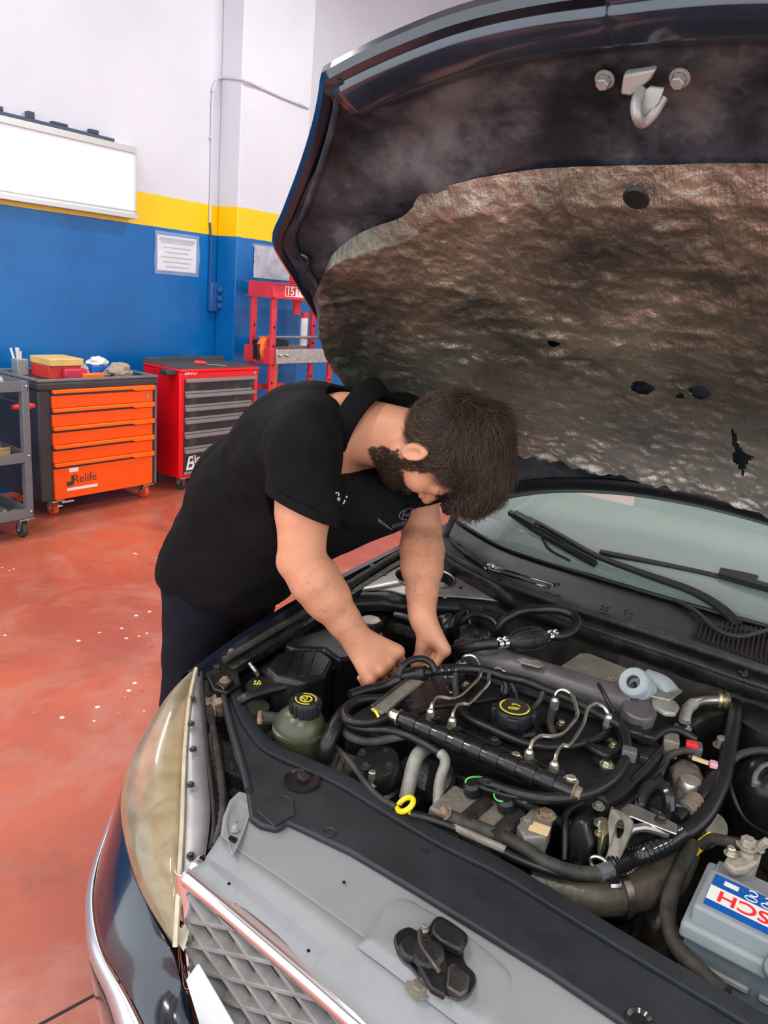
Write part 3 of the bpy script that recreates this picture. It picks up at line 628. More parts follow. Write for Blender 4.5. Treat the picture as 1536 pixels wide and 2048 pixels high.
# ---- bumper
C1 = pp([(268, 1515, .70), (246, 1600, .66), (254, 1670, .64), (284, 1775, .62), (318, 1848, .605), (350, 1905, .59), (366, 1965, .53), (388, 2035, .485)])+[Vector((.668, .72, .465)), Vector((.655, .60, .46)), Vector((.645, YC, .455))]
C2 = pp([(240, 1590, .58), (219, 1655, .54), (194, 1735, .525), (186, 1810, .52), (205, 1905, .515), (262, 2005, .50)])+[Vector((.61, .70, .455)), Vector((.59, .56, .45)), Vector((.585, YC, .45))]
C3 = pp([(222, 1660, .50), (183, 1755, .49), (172, 1830, .485), (181, 1925, .48), (222, 2015, .465)])+[Vector((.585, .78, .43)), Vector((.565, .60, .42)), Vector((.56, YC, .42))]
C3 = [Z(262, 1590, .50)]+C3; C2 = [Z(262, 1548, .58)]+C2; C1 = [Z(288, 1490, .70)]+C1
C4 = [Vector((1.05, 1.32, .26)), Vector((.93, 1.27, .25)), Vector((.78, 1.13, .24)), Vector((.68, .95, .23)), Vector((.63, .75, .22)), Vector((.61, YC, .22))]
C4b = [Vector((1.05, 1.33, .38)), Vector((.90, 1.26, .36)), Vector((.73, 1.10, .35)), Vector((.63, .92, .35)), Vector((.59, .7, .35)), Vector((.57, YC, .35))]
def both(c): return c+[mir(p) for p in reversed(c[:-1])]
def midc(a, b, t, off):
    def al(c, n):
        s = spline(c, 8); L = [0]; out = []; j = 0
        for i in range(1, len(s)): L.append(L[-1]+(s[i]-s[i-1]).length)
        for i in range(n+1):
            d = L[-1]*i/n
            while j < len(L)-2 and L[j+1] < d: j += 1
            out.append(s[j].lerp(s[j+1], min(1, (d-L[j])/max(1e-9, L[j+1]-L[j]))))
        return out
    return [p.lerp(q, t)+Vector(off) for p, q in zip(al(a, 16), al(b, 16))]
bump_ = loft('front_bumper', [both(C1), both(midc(C1, C2, .33, (0, 0, .016))), both(midc(C1, C2, .7, (0, 0, .016))), both(C2)], 'navy_paint', car, n=60, sub=1, solid=.003)
loft('lower_bumper', [both(C3), both(C4b), both(C4)], 'navy_paint', car, n=60, sub=1, solid=.003)
loft('bumper_moulding', [both(C2), both(midc(C2, C3, .4, (-.006, .006, .006))), both(C3)], 'silver_strip', car, n=60, sub=1, solid=.004)
# ---- headlight
LI = [(392, 1337, .812), (379, 1400, .795), (371, 1480, .77), (367, 1560, .745), (365, 1640, .72), (360, 1740, .685), (355, 1820, .645), (351, 1893, .598)]
LO = [(392, 1337, .812), (340, 1395, .775), (295, 1465, .735), (262, 1525, .70), (244, 1600, .665), (252, 1680, .64), (283, 1780, .62), (351, 1893, .598)]
m, nt, b = nodes('lens_yellowed'); b.inputs['Base Color'].default_value = (.80, .70, .48, 1); b.inputs['Roughness'].default_value = .22; b.inputs['Transmission Weight'].default_value = .80; b.inputs['IOR'].default_value = 1.25; b.inputs['Coat Weight'].default_value = .6
n_ = nt.nodes.new('ShaderNodeTexNoise'); n_.inputs['Scale'].default_value = 9; n_.inputs['Detail'].default_value = 6
rp = nt.nodes.new('ShaderNodeValToRGB'); rp.color_ramp.elements[0].color = (.62, .50, .31, 1); rp.color_ramp.elements[1].color = (.84, .75, .56, 1); rp.color_ramp.elements[0].position = .3; rp.color_ramp.elements[1].position = .7
nt.links.new(n_.outputs[0], rp.inputs[0]); nt.links.new(rp.outputs[0], b.inputs['Base Color']); MATS['lens_yellowed'] = m
mat('reflector', (.80, .78, .72), .12, metal=1.0); mat('lamp_inner', (.62, .58, .48), .35, metal=.3, var=.15); mat('lens_rim', (.55, .5, .36), .3, var=.2, vscale=30)
hl = empty('headlight', pp([(351, 1893, .6)])[0]); hl.parent = car; hl.location = WLOC['headlight']-WLOC['car']; hl['label'] = 'yellowed clear headlight'
SI, SO = spline(pp(LI), 6), spline(pp(LO), 6); K = 32
def samp(s, t):
    f = t*(len(s)-1); i = min(int(f), len(s)-2); return s[i].lerp(s[i+1], f-i)
def lens_rows(off, du=0):
    rows = []
    for i in range(K+1):
        t = i/K; a, c = samp(SI, t), samp(SO, t); row = []
        for j in range(13):
            s = j/12; bul = math.sin(PI*s)**.8*math.sin(PI*min(1, max(0, t)))**.7
            p = a.lerp(c, s)+Vector((-.022, .020, .020))*bul+Vector((.55, -.50, -.62))*off
            row.append(p)
        rows.append(row)
    return rows
g = MB(); g.grid(lens_rows(0)); g.build('lens', 'lens_yellowed', hl, merge=True, solid=.003)
g = MB(); g.grid([[p+Vector((.02, -.01, -.05))*1.0*math.sin(PI*i/K)+Vector((.004, -.003, -.006)) for p in r] for i, r in enumerate(lens_rows(.012))]); g.build('housing', 'lamp_inner', hl)
for (px, py, z, r) in ((345, 1540, .70, .062), (315, 1650, .66, .05)):
    c = Z(px, py, z); d = Vector((-.72, .30, .62)).normalized()
    g = MB(); g.lathe([(.012, -.035), (r*.45, -.030), (r*.8, -.012), (r, .008), (r*1.06, .008), (r*1.06, -.002)], c-d*.012, d, 28, cap=False); R_ = g.build('reflector_bowl', 'reflector', hl)
    g = MB(); g.sph(c-d*.03, .012, 10); g.build('bulb', 'white_plastic', R_)
g = MB(); g.tube(pp(LI), .005, 6, sm=4); g.build('lens_edge', 'lens_rim', hl)
g = MB(); g.tube(pp(LO), .0035, 6, sm=4); g.build('lens_gasket', 'black_rubber', hl)
# upper mounting strip of the headlight
ST = [(396, 1340, .808), (402, 1400, .790), (409, 1480, .765), (416, 1560, .742), (421, 1620, .722), (414, 1690, .70), (404, 1742, .688)]
SS = spline(pp(ST), 6); g = MB()
for i in range(K+1): pass
rows = [[samp(SI, t*.86).lerp(samp(SS, t), s)-Vector((0, 0, .004)) for s in (0, .5, 1)] for t in [i/24 for i in range(25)]]
g.grid(rows); hs = g.build('mounting_strip', 'housing_silver', hl, solid=.003)
for px, py, z in ((385, 1398, .80), (383, 1448, .788), (387, 1499, .772), (382, 1570, .75), (382, 1712, .70)):
    bolt('screw', Z(px, py, z-.004), .0055, hl, 'dark_steel', d=(-.2, 0, 1), h=.005)
pipe('strip_edge_rib', [(403, 1345, .812), (408, 1420, .795), (417, 1520, .765), (428, 1620, .735), (426, 1690, .712)], .0045, 'black_rubber', hl)
# hood seal, dirty channel behind the headlight
slab('headlight_channel', [(400, 1350), (430, 1365), (452, 1440), (480, 1540), (500, 1600), (450, 1680), (415, 1700), (430, 1610), (418, 1520), (408, 1420)], .715, .03, 'greasy_black', car, bevel=0)
for k in range(26):     # grit and leaves caught in the channel are lumps of dirt on the car
    pass
pipe('seal_strip', [(410, 1365, .79), (425, 1450, .765), (440, 1540, .745), (446, 1620, .735), (432, 1690, .72)], .008, 'dusty_rubber', car, ribs=.12, sm=10)
pipe('wiring_loom', [(420, 1470, .745), (435, 1540, .735), (450, 1600, .73), (445, 1660, .725)], .010, 'greasy_black', car, ribs=.15, sm=10)
lump('mud_clump', Z(422, 1405, .775)-Vector((0, 0, .03)), .024, 'mud', (1, 1.2, 1.2), None, None, 2, .6, 9, car)
# ---- chrome grille surround, grille, plate
mat('grille_dark', (.012, .012, .013), .6)
gr = empty('grille', (.74, YC, .5)); gr.parent = car; gr.location = WLOC['grille']-WLOC['car']; gr['label'] = 'grey diamond grille in a chrome frame'
GT = [(366, 1748, .695), (430, 1800, .697), (530, 1885, .697), (640, 1980, .695), (740, 2066, .694)]
gt = pp(GT); gt = gt+[Vector((gt[-1].x-.004, YC, .694))] if gt[-1].y > YC+.02 else gt
gt_full = gt+[mir(p) for p in reversed(gt) if p.y > YC+.03]
# top bar as a sloping chrome band
band = []
for off in ((.002, 0, -.030), (-.012, 0, -.012), (-.010, 0, .004), (.012, 0, .014), (.040, 0, .018), (.052, 0, .010), (.052, 0, -.01)):
    band.append([p+Vector(off) for p in gt_full])
loft('chrome_top_bar', band, 'chrome', gr, n=40, sub=1, solid=0.001)
y0g = gt[0].y
side = []
for off in ((0, .012, 0), (-.012, .006, 0), (-.014, -.008, 0), (.0, -.020, 0), (.012, -.020, 0)):
    side.append([gt[0]+Vector(off)+Vector((0, .006, .01)), X(368, 1860, gt[0].x-.008)+Vector(off), X(374, 1972, gt[0].x-.02)+Vector(off)])
loft('chrome_side_bar', side, 'chrome', gr, n=10, sub=1, solid=.001)
loft('chrome_side_bar', [[mir(p) for p in c] for c in side], 'chrome', gr, n=10, sub=1, solid=.001)
g = MB(); g.box((.775, YC-.40, .46), (.79, YC+.42, .68)); g.build('grille_back', 'grille_dark', gr)
gx = .745
# diamond lattice: every bar is a piece
yl, yh, zl_, zh = YC-.40, YC+.425, .475, .678
sl_ = .46; stp = .0475
def clipbar(c, s):
    pts = []
    for y in (yl, yh):
        z = c+s*(y-yl)
        if zl_ <= z <= zh: pts.append((y, z))
    for z in (zl_, zh):
        y = yl+(z-c)/s
        if yl < y < yh: pts.append((y, z))
    return sorted(pts)[:2] if len(pts) >= 2 else None
for s in (sl_, -sl_):
    c = zl_-sl_*(yh-yl) if s > 0 else zl_
    c1 = zh if s > 0 else zh+sl_*(yh-yl)
    while c < c1:
        q = clipbar(c, s); c += stp
        if not q or abs(q[0][0]-q[1][0]) < .03: continue
        a, b_ = (Vector((gx-(.655+.04-p[1])*.10-.006*(1-((p[0]-YC)/.42)**2), p[0], p[1])) for p in q)
        d = (b_-a).normalized(); g = MB(); n2 = Vector((1, 0, 0)); w_ = d.cross(n2)
        prof = [(-.004, .0), (.004, .0), (.008, .022), (-.008, .022)]
        g.prism([a+w_*p[0]+n2*p[1] for p in prof], b_-a); g.build('grille_bar', 'grille_grey', gr, bevel=.0015, seg=1)
mat('plate_white', (.80, .80, .82), .35, var=.05, vscale=30)
PP_ = [X(371, 1960, .70), X(393, 1930, .70), X(475, 2070, .70), X(410, 2090, .70)]
g = MB(); g.prism(PP_, (.006, 0, 0)); g.build('number_plate_corner', 'plate_white', car, bevel=.002)
g = MB(); g.box((.64, YC-.26, .37), (.65, YC+.26, .48)); g.build('number_plate', 'plate_white', car, bevel=.003)
g = MB(); g.box((.80, YC-.62, .28), (1.0, YC+.62, .55)); g.build('bumper_core', 'grille_dark', car)
# ---- slam panel cover (grey) and radiator shroud (black)
top_edge = [(575, 1634), (700, 1693), (830, 1770), (960, 1850), (1100, 1936), (1240, 2030), (1400, 2140), (1500, 2235)]
grey_plateau = [(478, 1579), (498, 1585), (514, 1598), (517, 1612), (503, 1628), (520, 1640), (552, 1648), (566, 1642)]+top_edge
low = [(1230, 2235), (1080, 2150), (960, 2048), (860, 1972), (760, 1900), (640, 1815), (540, 1745), (470, 1700), (440, 1672), (446, 1630), (458, 1600)]
zr = .765
sp_ = empty('slam_panel', (.85, YC, .7)); sp_.parent = car; sp_.location = WLOC['slam_panel']-WLOC['car']
P_ = pp(grey_plateau, zr); Q_ = pp(low, .756)
g = MB(); g.prism([p-Vector((0, 0, .012)) for p in P_+Q_], (0, 0, .012)); g.build('cover', 'slam_grey', sp_, bevel=.006, seg=3)
# sloping front lip down to the chrome
lowc = list(reversed(pp(low[:-2], .756)))
l2 = [Z(px, py, z) for px, py, z in ((414, 1712, .738), (480, 1758, .736), (560, 1820, .735), (660, 1900, .735), (770, 1985, .735), (880, 2072, .733), (1000, 2160, .732), (1120, 2240, .732))]
l3 = [Z(px, py, z) for px, py, z in ((410, 1722, .722), (470, 1775, .718), (550, 1842, .716), (640, 1920, .715), (740, 2005, .714), (850, 2100, .713), (960, 2190, .713), (1060, 2270, .712))]
l4 = [p+Vector((-.02, .012, -.012)) for p in l3]
loft('front_lip', [lowc, [a.lerp(b_, .5)+Vector((0, 0, -.001)) for a, b_ in zip([samp(spline(lowc, 4), i/7) for i in range(8)], l2)], l2, l3, l4], 'slam_grey', sp_, n=40, sub=0, solid=.003)
# shallow raised field round the latch
hump = [(728, 1886), (740, 1872), (758, 1846), (778, 1812), (806, 1800), (850, 1822), (930, 1872), (1004, 1932), (1020, 1960), (1012, 2000), (985, 2060), (930, 2040), (860, 1990), (790, 1935), (742, 1900)]
g = MB(); HP = spline(pp(hump, zr-.004), 4, True); c = sum(HP, Vector())/len(HP)
rows = [[c+(p-c)*s+Vector((0, 0, z)) for p in HP] for s, z in ((1.10, -.006), (1.03, .000), (.95, .007), (.85, .010), (.4, .010), (.02, .010))]
g.grid(rows, True); g.build('latch_field', 'slam_grey', sp_)
# corner pocket with slot
pk_ = [(452, 1655), (458, 1625), (472, 1605), (490, 1608), (500, 1625), (492, 1655), (470, 1705), (460, 1700)]
g = MB(); HP = spline(pp(pk_, zr-.0035), 4, True); c = sum(HP, Vector())/len(HP)
g.grid([[c+(p-c)*s+Vector((0, 0, z)) for p in HP] for s, z in ((1.06, .003), (1.0, .0055), (.9, .0045), (.75, -.001+.003), (.05, .002))], True); g.build('corner_recess', 'slam_grey', sp_)
slab('slot', [(456, 1678), (461, 1670), (475, 1676), (470, 1684)], zr+.002, .004, 'black_gloss', sp_, bevel=0)
bolt('screw', Z(469, 1660, zr+.001), .005, sp_, 'housing_silver')
for px, py in ((617, 1902), (458, 1768), (688, 1765)):
    g = MB(); g.lathe([(0, 0), (.003, 0), (.003, .0012), (0, .0012)], Z(px, py, .7375 if px != 688 else zr-.0), (0, 0, 1), 10); g.build('clip_hole', 'black_gloss', sp_)
# black shroud
back = [(472, 1342), (482, 1389), (506, 1440), (540, 1482), (570, 1500), (601, 1514), (648, 1534), (707, 1562), (770, 1600), (887, 1668), (1012, 1729), (1100, 1782), (1213, 1850), (1327, 1918), (1449, 1989), (1526, 2034), (1620, 2085)]
frontb = [(1500, 2238), (1400, 2146), (1240, 2038), (1100, 1944), (960, 1858), (830, 1778), (700, 1701), (575, 1642), (566, 1650), (552, 1656), (520, 1648), (500, 1634), (490, 1560), (470, 1510), (452, 1440), (438, 1380), (440, 1350)]
sh = empty('radiator_shroud', (1.0, YC, .7)); sh.parent = car; sh.location = WLOC['radiator_shroud']-WLOC['car']
g = MB(); g.prism([p-Vector((0, 0, .014)) for p in pp(back+frontb, .778)], (0, 0, .014)); g.build('panel', 'shroud_black', sh, bevel=.005, seg=3)
lip_b = pp([(px+0, py+0) for px, py in back], .779)
g = MB(); off = [p+Vector((.006, .002, 0)) for p in lip_b]; rows = [[p+Vector((-.035, -.004, .0005)) for p in lip_b], [p+Vector((-.032, -.004, .006)) for p in lip_b], [p+Vector((-.006, 0, .007)) for p in lip_b], [p+Vector((.002, 0, .003)) for p in lip_b], [p+Vector((.004, 0, -.03)) for p in lip_b]]
loft('rear_lip', rows, 'shroud_black', sh, n=80, sub=0, solid=.002)
pipe('arm_rib', [(447, 1392, .784), (462, 1450, .783), (482, 1520, .782), (497, 1580, .781)], .007, 'shroud_black', sh)
hc = Z(603, 1562, .779)
g = MB(); g.lathe([(0, 0), (.030, 0), (.033, .004), (.036, .0045), (.0365, .001)], hc, (0, 0, 1), 28, cap=False); g.build('service_hole', 'black_gloss', sh)
g = MB(); g.lathe([(.010, 0), (.012, .003), (.012, .010), (0, .011)], hc+Vector((.004, .004, .001)), (.3, -.3, 1), 14); g.build('hole_spigot', 'dusty_rubber', sh)
for px, py, r in ((560, 1608, .022), (658, 1665, .011), (848, 1700, .006)):
    g = MB(); g.lathe([(0, .0005), (r*.85, .0005), (r, .003), (r*1.08, .0005)], Z(px, py, .779), (0, 0, 1), 20, cap=False); g.build('moulded_dimple', 'shroud_black', sh)
slab('clip_recess', [(512, 1620), (520, 1605), (560, 1588), (588, 1600), (590, 1628), (566, 1640), (548, 1652)], .7815, .003, 'shroud_black', sh, bevel=.002)
g = MB(); cp = Z(1278, 2042, .781); g.lathe([(0, .001), (.012, .001), (.017, .005), (.019, .004), (.019, -.002)], cp, (0, 0, 1), 20); g.build('push_clip', 'black_gloss', sh)
# ---- bonnet latch
la = empty('bonnet_latch', Z(870, 1910, .76)); la.parent = car; la.location = WLOC['bonnet_latch']-WLOC['car']; la['label'] = 'black bonnet latch'
LZ = .776
slab('latch_pocket', [(788, 1880), (795, 1862), (818, 1852), (842, 1862), (858, 1850), (868, 1836), (885, 1832), (930, 1862), (936, 1878), (928, 1900), (932, 1925), (950, 1945), (952, 1965), (940, 1990), (920, 1998), (900, 1992), (872, 1975), (842, 1960), (822, 1935), (800, 1915)], LZ+.001, .006, 'black_gloss', la, bevel=.003, sm=3)
g = MB(); a = Z(842, 1870, LZ); b_ = Z(880, 1960, LZ)
slab('latch_plate', [(838, 1868), (852, 1862), (884, 1890), (888, 1912), (902, 1945), (890, 1990), (862, 1975), (838, 1935), (832, 1900)], LZ+.014, .012, 'greasy_black', la, bevel=.003)
slab('cable_cover', [(868, 1842), (884, 1836), (926, 1864), (930, 1880), (922, 1900), (880, 1880), (862, 1862)], LZ+.020, .016, 'black_plastic', la, bevel=.004)
slab('striker_guide', [(795, 1888), (815, 1868), (838, 1876), (842, 1900), (826, 1918), (806, 1908)], LZ+.016, .012, 'black_plastic', la, bevel=.004)
slab('latch_arm', [(896, 1930), (908, 1922), (940, 1950), (936, 1978), (922, 1990), (892, 1972)], LZ+.02, .012, 'dark_steel', la, bevel=.003)
g = MB(); g.lathe([(0, 0), (.022, 0), (.024, .004), (.018, .010), (0, .011)], Z(856, 1912, LZ+.012), (-.2, 0, 1), 18); g.build('pivot_boss', 'greasy_black', la)
pipe('return_spring', [(840, 1862, LZ+.02), (843, 1890, LZ+.022), (866, 1925, LZ+.024), (880, 1945, LZ+.02)], .004, 'dark_steel', la)
bolt('fixing_bolt', Z(838, 1978, .759), .012, la, 'grimy_alu'); bolt('fixing_bolt', Z(848, 1860, LZ+.012), .005, la, 'zinc')
g = MB(); g.lathe([(0, 0), (.018, 0), (.02, .003), (.014, .006), (0, .006)], Z(838, 1978, .756), (0, 0, 1), 20); g.build('bolt_washer', 'grimy_alu', la)
# ================================================================== the engine bay
mat('valve_cover', (0.0095, 0.0095, 0.010), .36, var=.4, vscale=9, bump=.05, bscale=300, rvar=.1)
mat('manifold_grey', (0.12, 0.108, 0.115), .42, metal=.3, var=.3, vscale=8, rvar=.1)
mat('hose_black', (0.009, 0.009, 0.0095), .38, var=.4, vscale=20)
mat('pipe_zinc', (0.60, 0.60, 0.52), .25, metal=1.0, var=.15, vscale=30)
mat('nut_zinc', (0.72, 0.68, 0.52), .35, metal=.9, var=.15, vscale=40)
mat('heat_shield', (0.38, 0.37, 0.31), .42, metal=.7, col2=(.22, .19, .14), vscale=14, bump=.15, bscale=40)
mat('oily_hose', (.12, .10, .072), .36, col2=(.035, .030, .023), vscale=12, bump=.3, bscale=40)
mat('white_corroded', (.38, .375, .33), .55, metal=.35, col2=(.19, .18, .15), vscale=18, bump=.2, bscale=60)
mat('egr_white', (.30, .34, .35), .45, var=.2, vscale=15)
mat('olive_tank', (.065, .068, .034), .33, col2=(.030, .034, .018), vscale=7, spec=.6)
mat('tank_black', (.011, .011, .012), .33, col2=(.042, .038, .032), vscale=9, thr=(.5, .85), rvar=.1)
mat('firewall_mat', (.05, .043, .032), .8, col2=(.018, .017, .015), vscale=7, bump=.8, bscale=18)
mat('wire_green', (.1, .45, .1), .5); mat('label_cream', (.70, .52, .28), .5); mat('pink_plastic', (.70, .35, .42), .4); mat('conn_grey', (.10, .10, .11), .45)
mat('strut_steel', (.36, .345, .33), .34, metal=.4, col2=(.20, .17, .145), vscale=9, thr=(.4, .75), rvar=.08)
def sub(name, loc, parent=car, label=None):
    e = empty(name, loc); e.parent = parent; e.location = WLOC[e.name]-WLOC[parent.name]
    if label: e['label'] = label
    return e
def plate_hole(name, outer, inner, th, m, parent, bevel=.002):
    n = 40
    def rs(P):
        P = P+[P[0]]; L = [0]
        for i in range(1, len(P)): L.append(L[-1]+(P[i]-P[i-1]).length)
        out = []; j = 0
        for i in range(n):
            t = L[-1]*i/n
            while L[j+1] < t: j += 1
            out.append(P[j].lerp(P[j+1], (t-L[j])/max(1e-9, L[j+1]-L[j])))
        return out
    A, B = rs([Vector(p) for p in outer]), rs([Vector(p) for p in inner])
    c = sum(B, Vector())/n; ref = (B[0]-c).normalized()
    k = max(range(n), key=lambda i: (A[i]-c).normalized().dot(ref)); A = A[k:]+A[:k]
    nrm = sum(((A[i]-c).cross(A[(i+1) % n]-c) for i in range(n)), Vector()).normalized()
    nb = sum(((B[i]-c).cross(B[(i+1) % n]-c) for i in range(n)), Vector())
    if nb.dot(nrm) < 0: B = [B[0]]+B[:0:-1]
    d = nrm*th*(-1 if nrm.z > 0 else 1) if abs(nrm.z) > .1 else nrm*th
    g = MB(); rows = [A, B, [p+d for p in B], [p+d for p in A], A]; g.grid(rows, True); return g.build(name, m, parent, bevel=bevel, merge=True)
# ---- tub
eb = sub('engine_bay', (1.4, YC, .3))
g = MB(); g.box((1.02, -.30, .30), (1.98, 1.16, .32)); g.build('undertray', 'greasy_black', eb)
g = MB(); g.box((1.86, -.34, .30), (1.90, .96, .86)); g.build('bulkhead', 'firewall_mat', eb)
g = MB(); g.box((1.16, 1.13, .30), (1.90, 1.16, .75)); g.build('inner_wing', 'greasy_black', eb)
g = MB(); g.box((1.00, -.32, .30), (1.90, -.29, .80)); g.build('inner_wing', 'greasy_black', eb)
for s_ in (1, -1):
    g = MB(); P_ = [Vector((1.16, 1.10, .745)), Vector((1.95, 1.12, .835)), Vector((1.95, 1.262, .835)), Vector((1.16, 1.25, .745))]; g.prism([p if s_ > 0 else mir(p) for p in P_], (0, 0, -.02)); g.build('wing_ledge', 'greasy_black', eb)
g = MB(); g.box((.96, -.28, .30), (1.03, 1.12, .74)); g.build('radiator', 'greasy_black', eb)
g = MB(); g.grid([[Vector((1.855-.05*abs(mnoise.noise((i*.5, j*.7, 2)))-.02*(j/8), -.3+1.26*i/40, .45+.42*j/8)) for i in range(41)] for j in range(9)]); g.build('insulation_mat', 'firewall_mat', eb)
for s_ in (1, -1):
    g = MB(); lo, hi = Vector((1.70, .955, .30)), Vector((1.99, 1.20, .80)); g.box(lo if s_ > 0 else Vector((1.70, 2*YC-1.20, .30)), hi if s_ > 0 else Vector((1.99, 2*YC-.955, .80))); g.build('tower_housing', 'greasy_black', eb, bevel=.03)
# ---- inner wing rail, brackets
rail = spline(pp([(440, 1318, .81), (470, 1300, .82), (540, 1258, .845), (620, 1212, .87), (700, 1160, .89), (800, 1100, .905), (880, 1062, .92)]), 6)
def strip_along(name, P, y0, y1, zo, m, th=.006, **k):
    g = MB(); rows = [[p+Vector((0, y0, zo)) for p in P], [p+Vector((0, y1, zo)) for p in P], [p+Vector((0, y1, zo-th)) for p in P], [p+Vector((0, y0, zo-th)) for p in P], [p+Vector((0, y0, zo)) for p in P]]
    g.grid(rows); return g.build(name, m, car, merge=True, **k)
strip_along('wing_rail', rail, -.045, .0, -.012, 'greasy_black', .02)
strip_along('wing_gutter', rail, -.02, .03, -.028, 'black_gloss', .01)
for k_ in range(3): pass
g = MB(); g.tube([p+Vector((0, -.012, .0)) for p in rail], .009, 8); g.build('bonnet_seal', 'dusty_rubber', car)
for px, py, z in ((433, 1337, .805), (491, 1294, .825), (560, 1252, .842)): bolt('wing_bolt', Z(px, py, z-.01), .009, car, 'dark_steel')
slab('corner_bracket', [(408, 1340), (440, 1318), (476, 1340), (482, 1368), (455, 1384), (425, 1378)], .797, .012, 'greasy_black', car, bevel=.004)
slab('bracket_tab', [(432, 1364), (455, 1350), (468, 1358), (448, 1378)], .806, .006, 'dark_steel', car, bevel=.002)
bolt('rusty_bolt', Z(449, 1362, .806), .008, car, 'rusty'); bolt('rusty_bolt', Z(462, 1306, .815), .007, car, 'rusty')
# ---- suspension tower plate
TP = spline(pp([(682, 1183, .875), (715, 1150, .88), (760, 1128, .882), (830, 1102, .885), (900, 1098, .888), (950, 1122, .888), (1000, 1155, .888), (1050, 1196, .885), (1040, 1206, .88), (960, 1196, .88), (870, 1190, .878), (815, 1190, .875), (770, 1178, .872), (720, 1180, .872)]), 3, True)
hc_ = Z(850, 1156, .882); hole = [hc_+Vector((math.cos(t)*.088, math.sin(t)*.088, 0)) for t in [2*PI*i/36 for i in range(36)]]
tw = sub('strut_tower', hc_)
plate_hole('tower_plate', TP, hole, .006, 'strut_steel', tw, bevel=.002)
g = MB(); g.lathe([(.088, -.002), (.091, .004), (.094, .003), (.094, -.003)], hc_, (0, 0, 1), 36, cap=False); g.build('hole_rim', 'steel', tw)
g = MB(); g.lathe([(.088, 0), (.082, -.03), (.06, -.05), (.0, -.05)], hc_, (0, 0, 1), 30, cap=False); g.build('tower_cup', 'tank_black', tw)
g = MB(); g.lathe([(0, 0), (.035, 0), (.035, .012), (.018, .02), (.018, .034), (0, .034)], hc_+Vector((-.02, .01, -.05)), (0, 0, 1), 20); g.build('top_mount', 'black_rubber', tw)
bolt('centre_nut', hc_+Vector((-.02, .01, -.017)), .012, tw, 'steel', h=.015); bolt('mount_nut', hc_+Vector((-.055, .035, -.035)), .008, tw, 'steel', h=.015); bolt('mount_nut', hc_+Vector((.02, -.03, -.035)), .008, tw, 'steel', h=.015)
for px, py in ((744, 1138), (699, 1171), (952, 1166)): bolt('plate_bolt', Z(px, py, .882), .010, tw, 'dark_steel', h=.012)
for px, py in ((716, 1152), (770, 1150), (921, 1176), (972, 1184), (980, 1186)):
    g = MB(); g.box(Z(px, py, .882)-Vector((.006, .003, 0)), Z(px, py, .882)+Vector((.006, .003, .0025))); g.build('slot', 'black_gloss', tw)
loft('tower_flange', [[p+Vector((0, 0, -.004)) for p in pp([(682, 1184, .873), (770, 1181, .871), (815, 1193, .873), (870, 1193, .876), (960, 1199, .878), (1040, 1208, .878)])], [p+Vector((0, 0, -.05)) for p in pp([(690, 1194, .87), (770, 1190, .87), (815, 1200, .87), (870, 1200, .873), (960, 1206, .875), (1040, 1214, .875)])]], 'tank_black', tw, n=30, sub=0, solid=.004)
# ---- reservoirs on the left
bx = sub('expansion_tank', Z(600, 1330, .70))
slab('tank_body', [(529, 1334), (556, 1306), (578, 1298), (645, 1300), (668, 1318), (650, 1350), (605, 1364), (548, 1354)], .832, .17, 'tank_black', bx, bevel=.012, seg=4)
slab('tank_seam', [(522, 1338), (552, 1304), (576, 1292), (648, 1295), (676, 1318), (656, 1358), (606, 1374), (544, 1362)], .782, .010, 'tank_black', bx, bevel=.003)
slab('rear_lid', [(568, 1288), (610, 1252), (690, 1236), (740, 1262), (722, 1312), (676, 1318), (648, 1296), (584, 1296)], .826, .15, 'tank_black', bx, bevel=.010, seg=4)
slab('rear_seam', [(562, 1292), (608, 1248), (692, 1231), (746, 1262), (726, 1318), (676, 1324)], .786, .010, 'tank_black', bx, bevel=.003)
for k in range(3): pipe('tank_rib', [(585+k*22, 1302, .834), (566+k*24, 1350, .834)], .0035, 'tank_black', bx, sm=0, n=6)
g = MB(); e0, e1 = Z(690, 1315, .80), Z(640, 1360, .79); g.tube([e0, e1, e1+Vector((-.02, -.01, -.02))], .006, 8); g.build('tank_bracket', 'dark_steel', bx)
bf = sub('brake_fluid_tank', Z(741, 1260, .8))
c = Z(741, 1240, .872); r = .029
g = MB(); g.lathe([(r*.92, -.035), (r, -.032), (r, -.004), (r*.94, 0), (0, .001)], c, (0, 0, 1), 24, cap=False); g.build('cap_side', 'tank_black', bf)
g = MB(); g.lathe([(0, .002), (r*.88, .002), (r*.9, .0005)], c, (0, 0, 1), 24, cap=False); g.build('cap_disc', 'dull_alu', bf)
for k in range(12):
    q = MB(); a = 2*PI*k/12; p = c+Vector((math.cos(a)*r, math.sin(a)*r, -.018)); q.box(p-Vector((.003, .003, .012)), p+Vector((.003, .003, .012))); q.build('cap_rib', 'tank_black', bf)
g = MB(); g.lathe([(.026, -.036), (.036, -.04), (.040, -.06), (.040, -.15)], c, (0, 0, 1), 24); g.build('reservoir', 'olive_tank', bf)
ps = sub('steering_fluid_tank', Z(605, 1450, .7))
c = Z(612, 1398, .868); r = .031
g = MB(); n_k = 48; pr = [(r*.98, -.034), (r, -.030), (r, -.005), (r*.93, 0), (0, .0)]
g.lathe(pr, c, (0, 0, 1), 32, cap=False); g.build('cap', 'black_plastic', ps)
for k in range(14):
    q = MB(); a = 2*PI*k/14; p = c+Vector((math.cos(a)*r, math.sin(a)*r, -.018)); ax = (Vector((math.cos(a), math.sin(a), 0)), Vector((-math.sin(a), math.cos(a), 0)), Vector((0, 0, 1))); q.obox(p, (.003, .004, .013), ax); q.build('cap_rib', 'black_plastic', ps, bevel=.001)
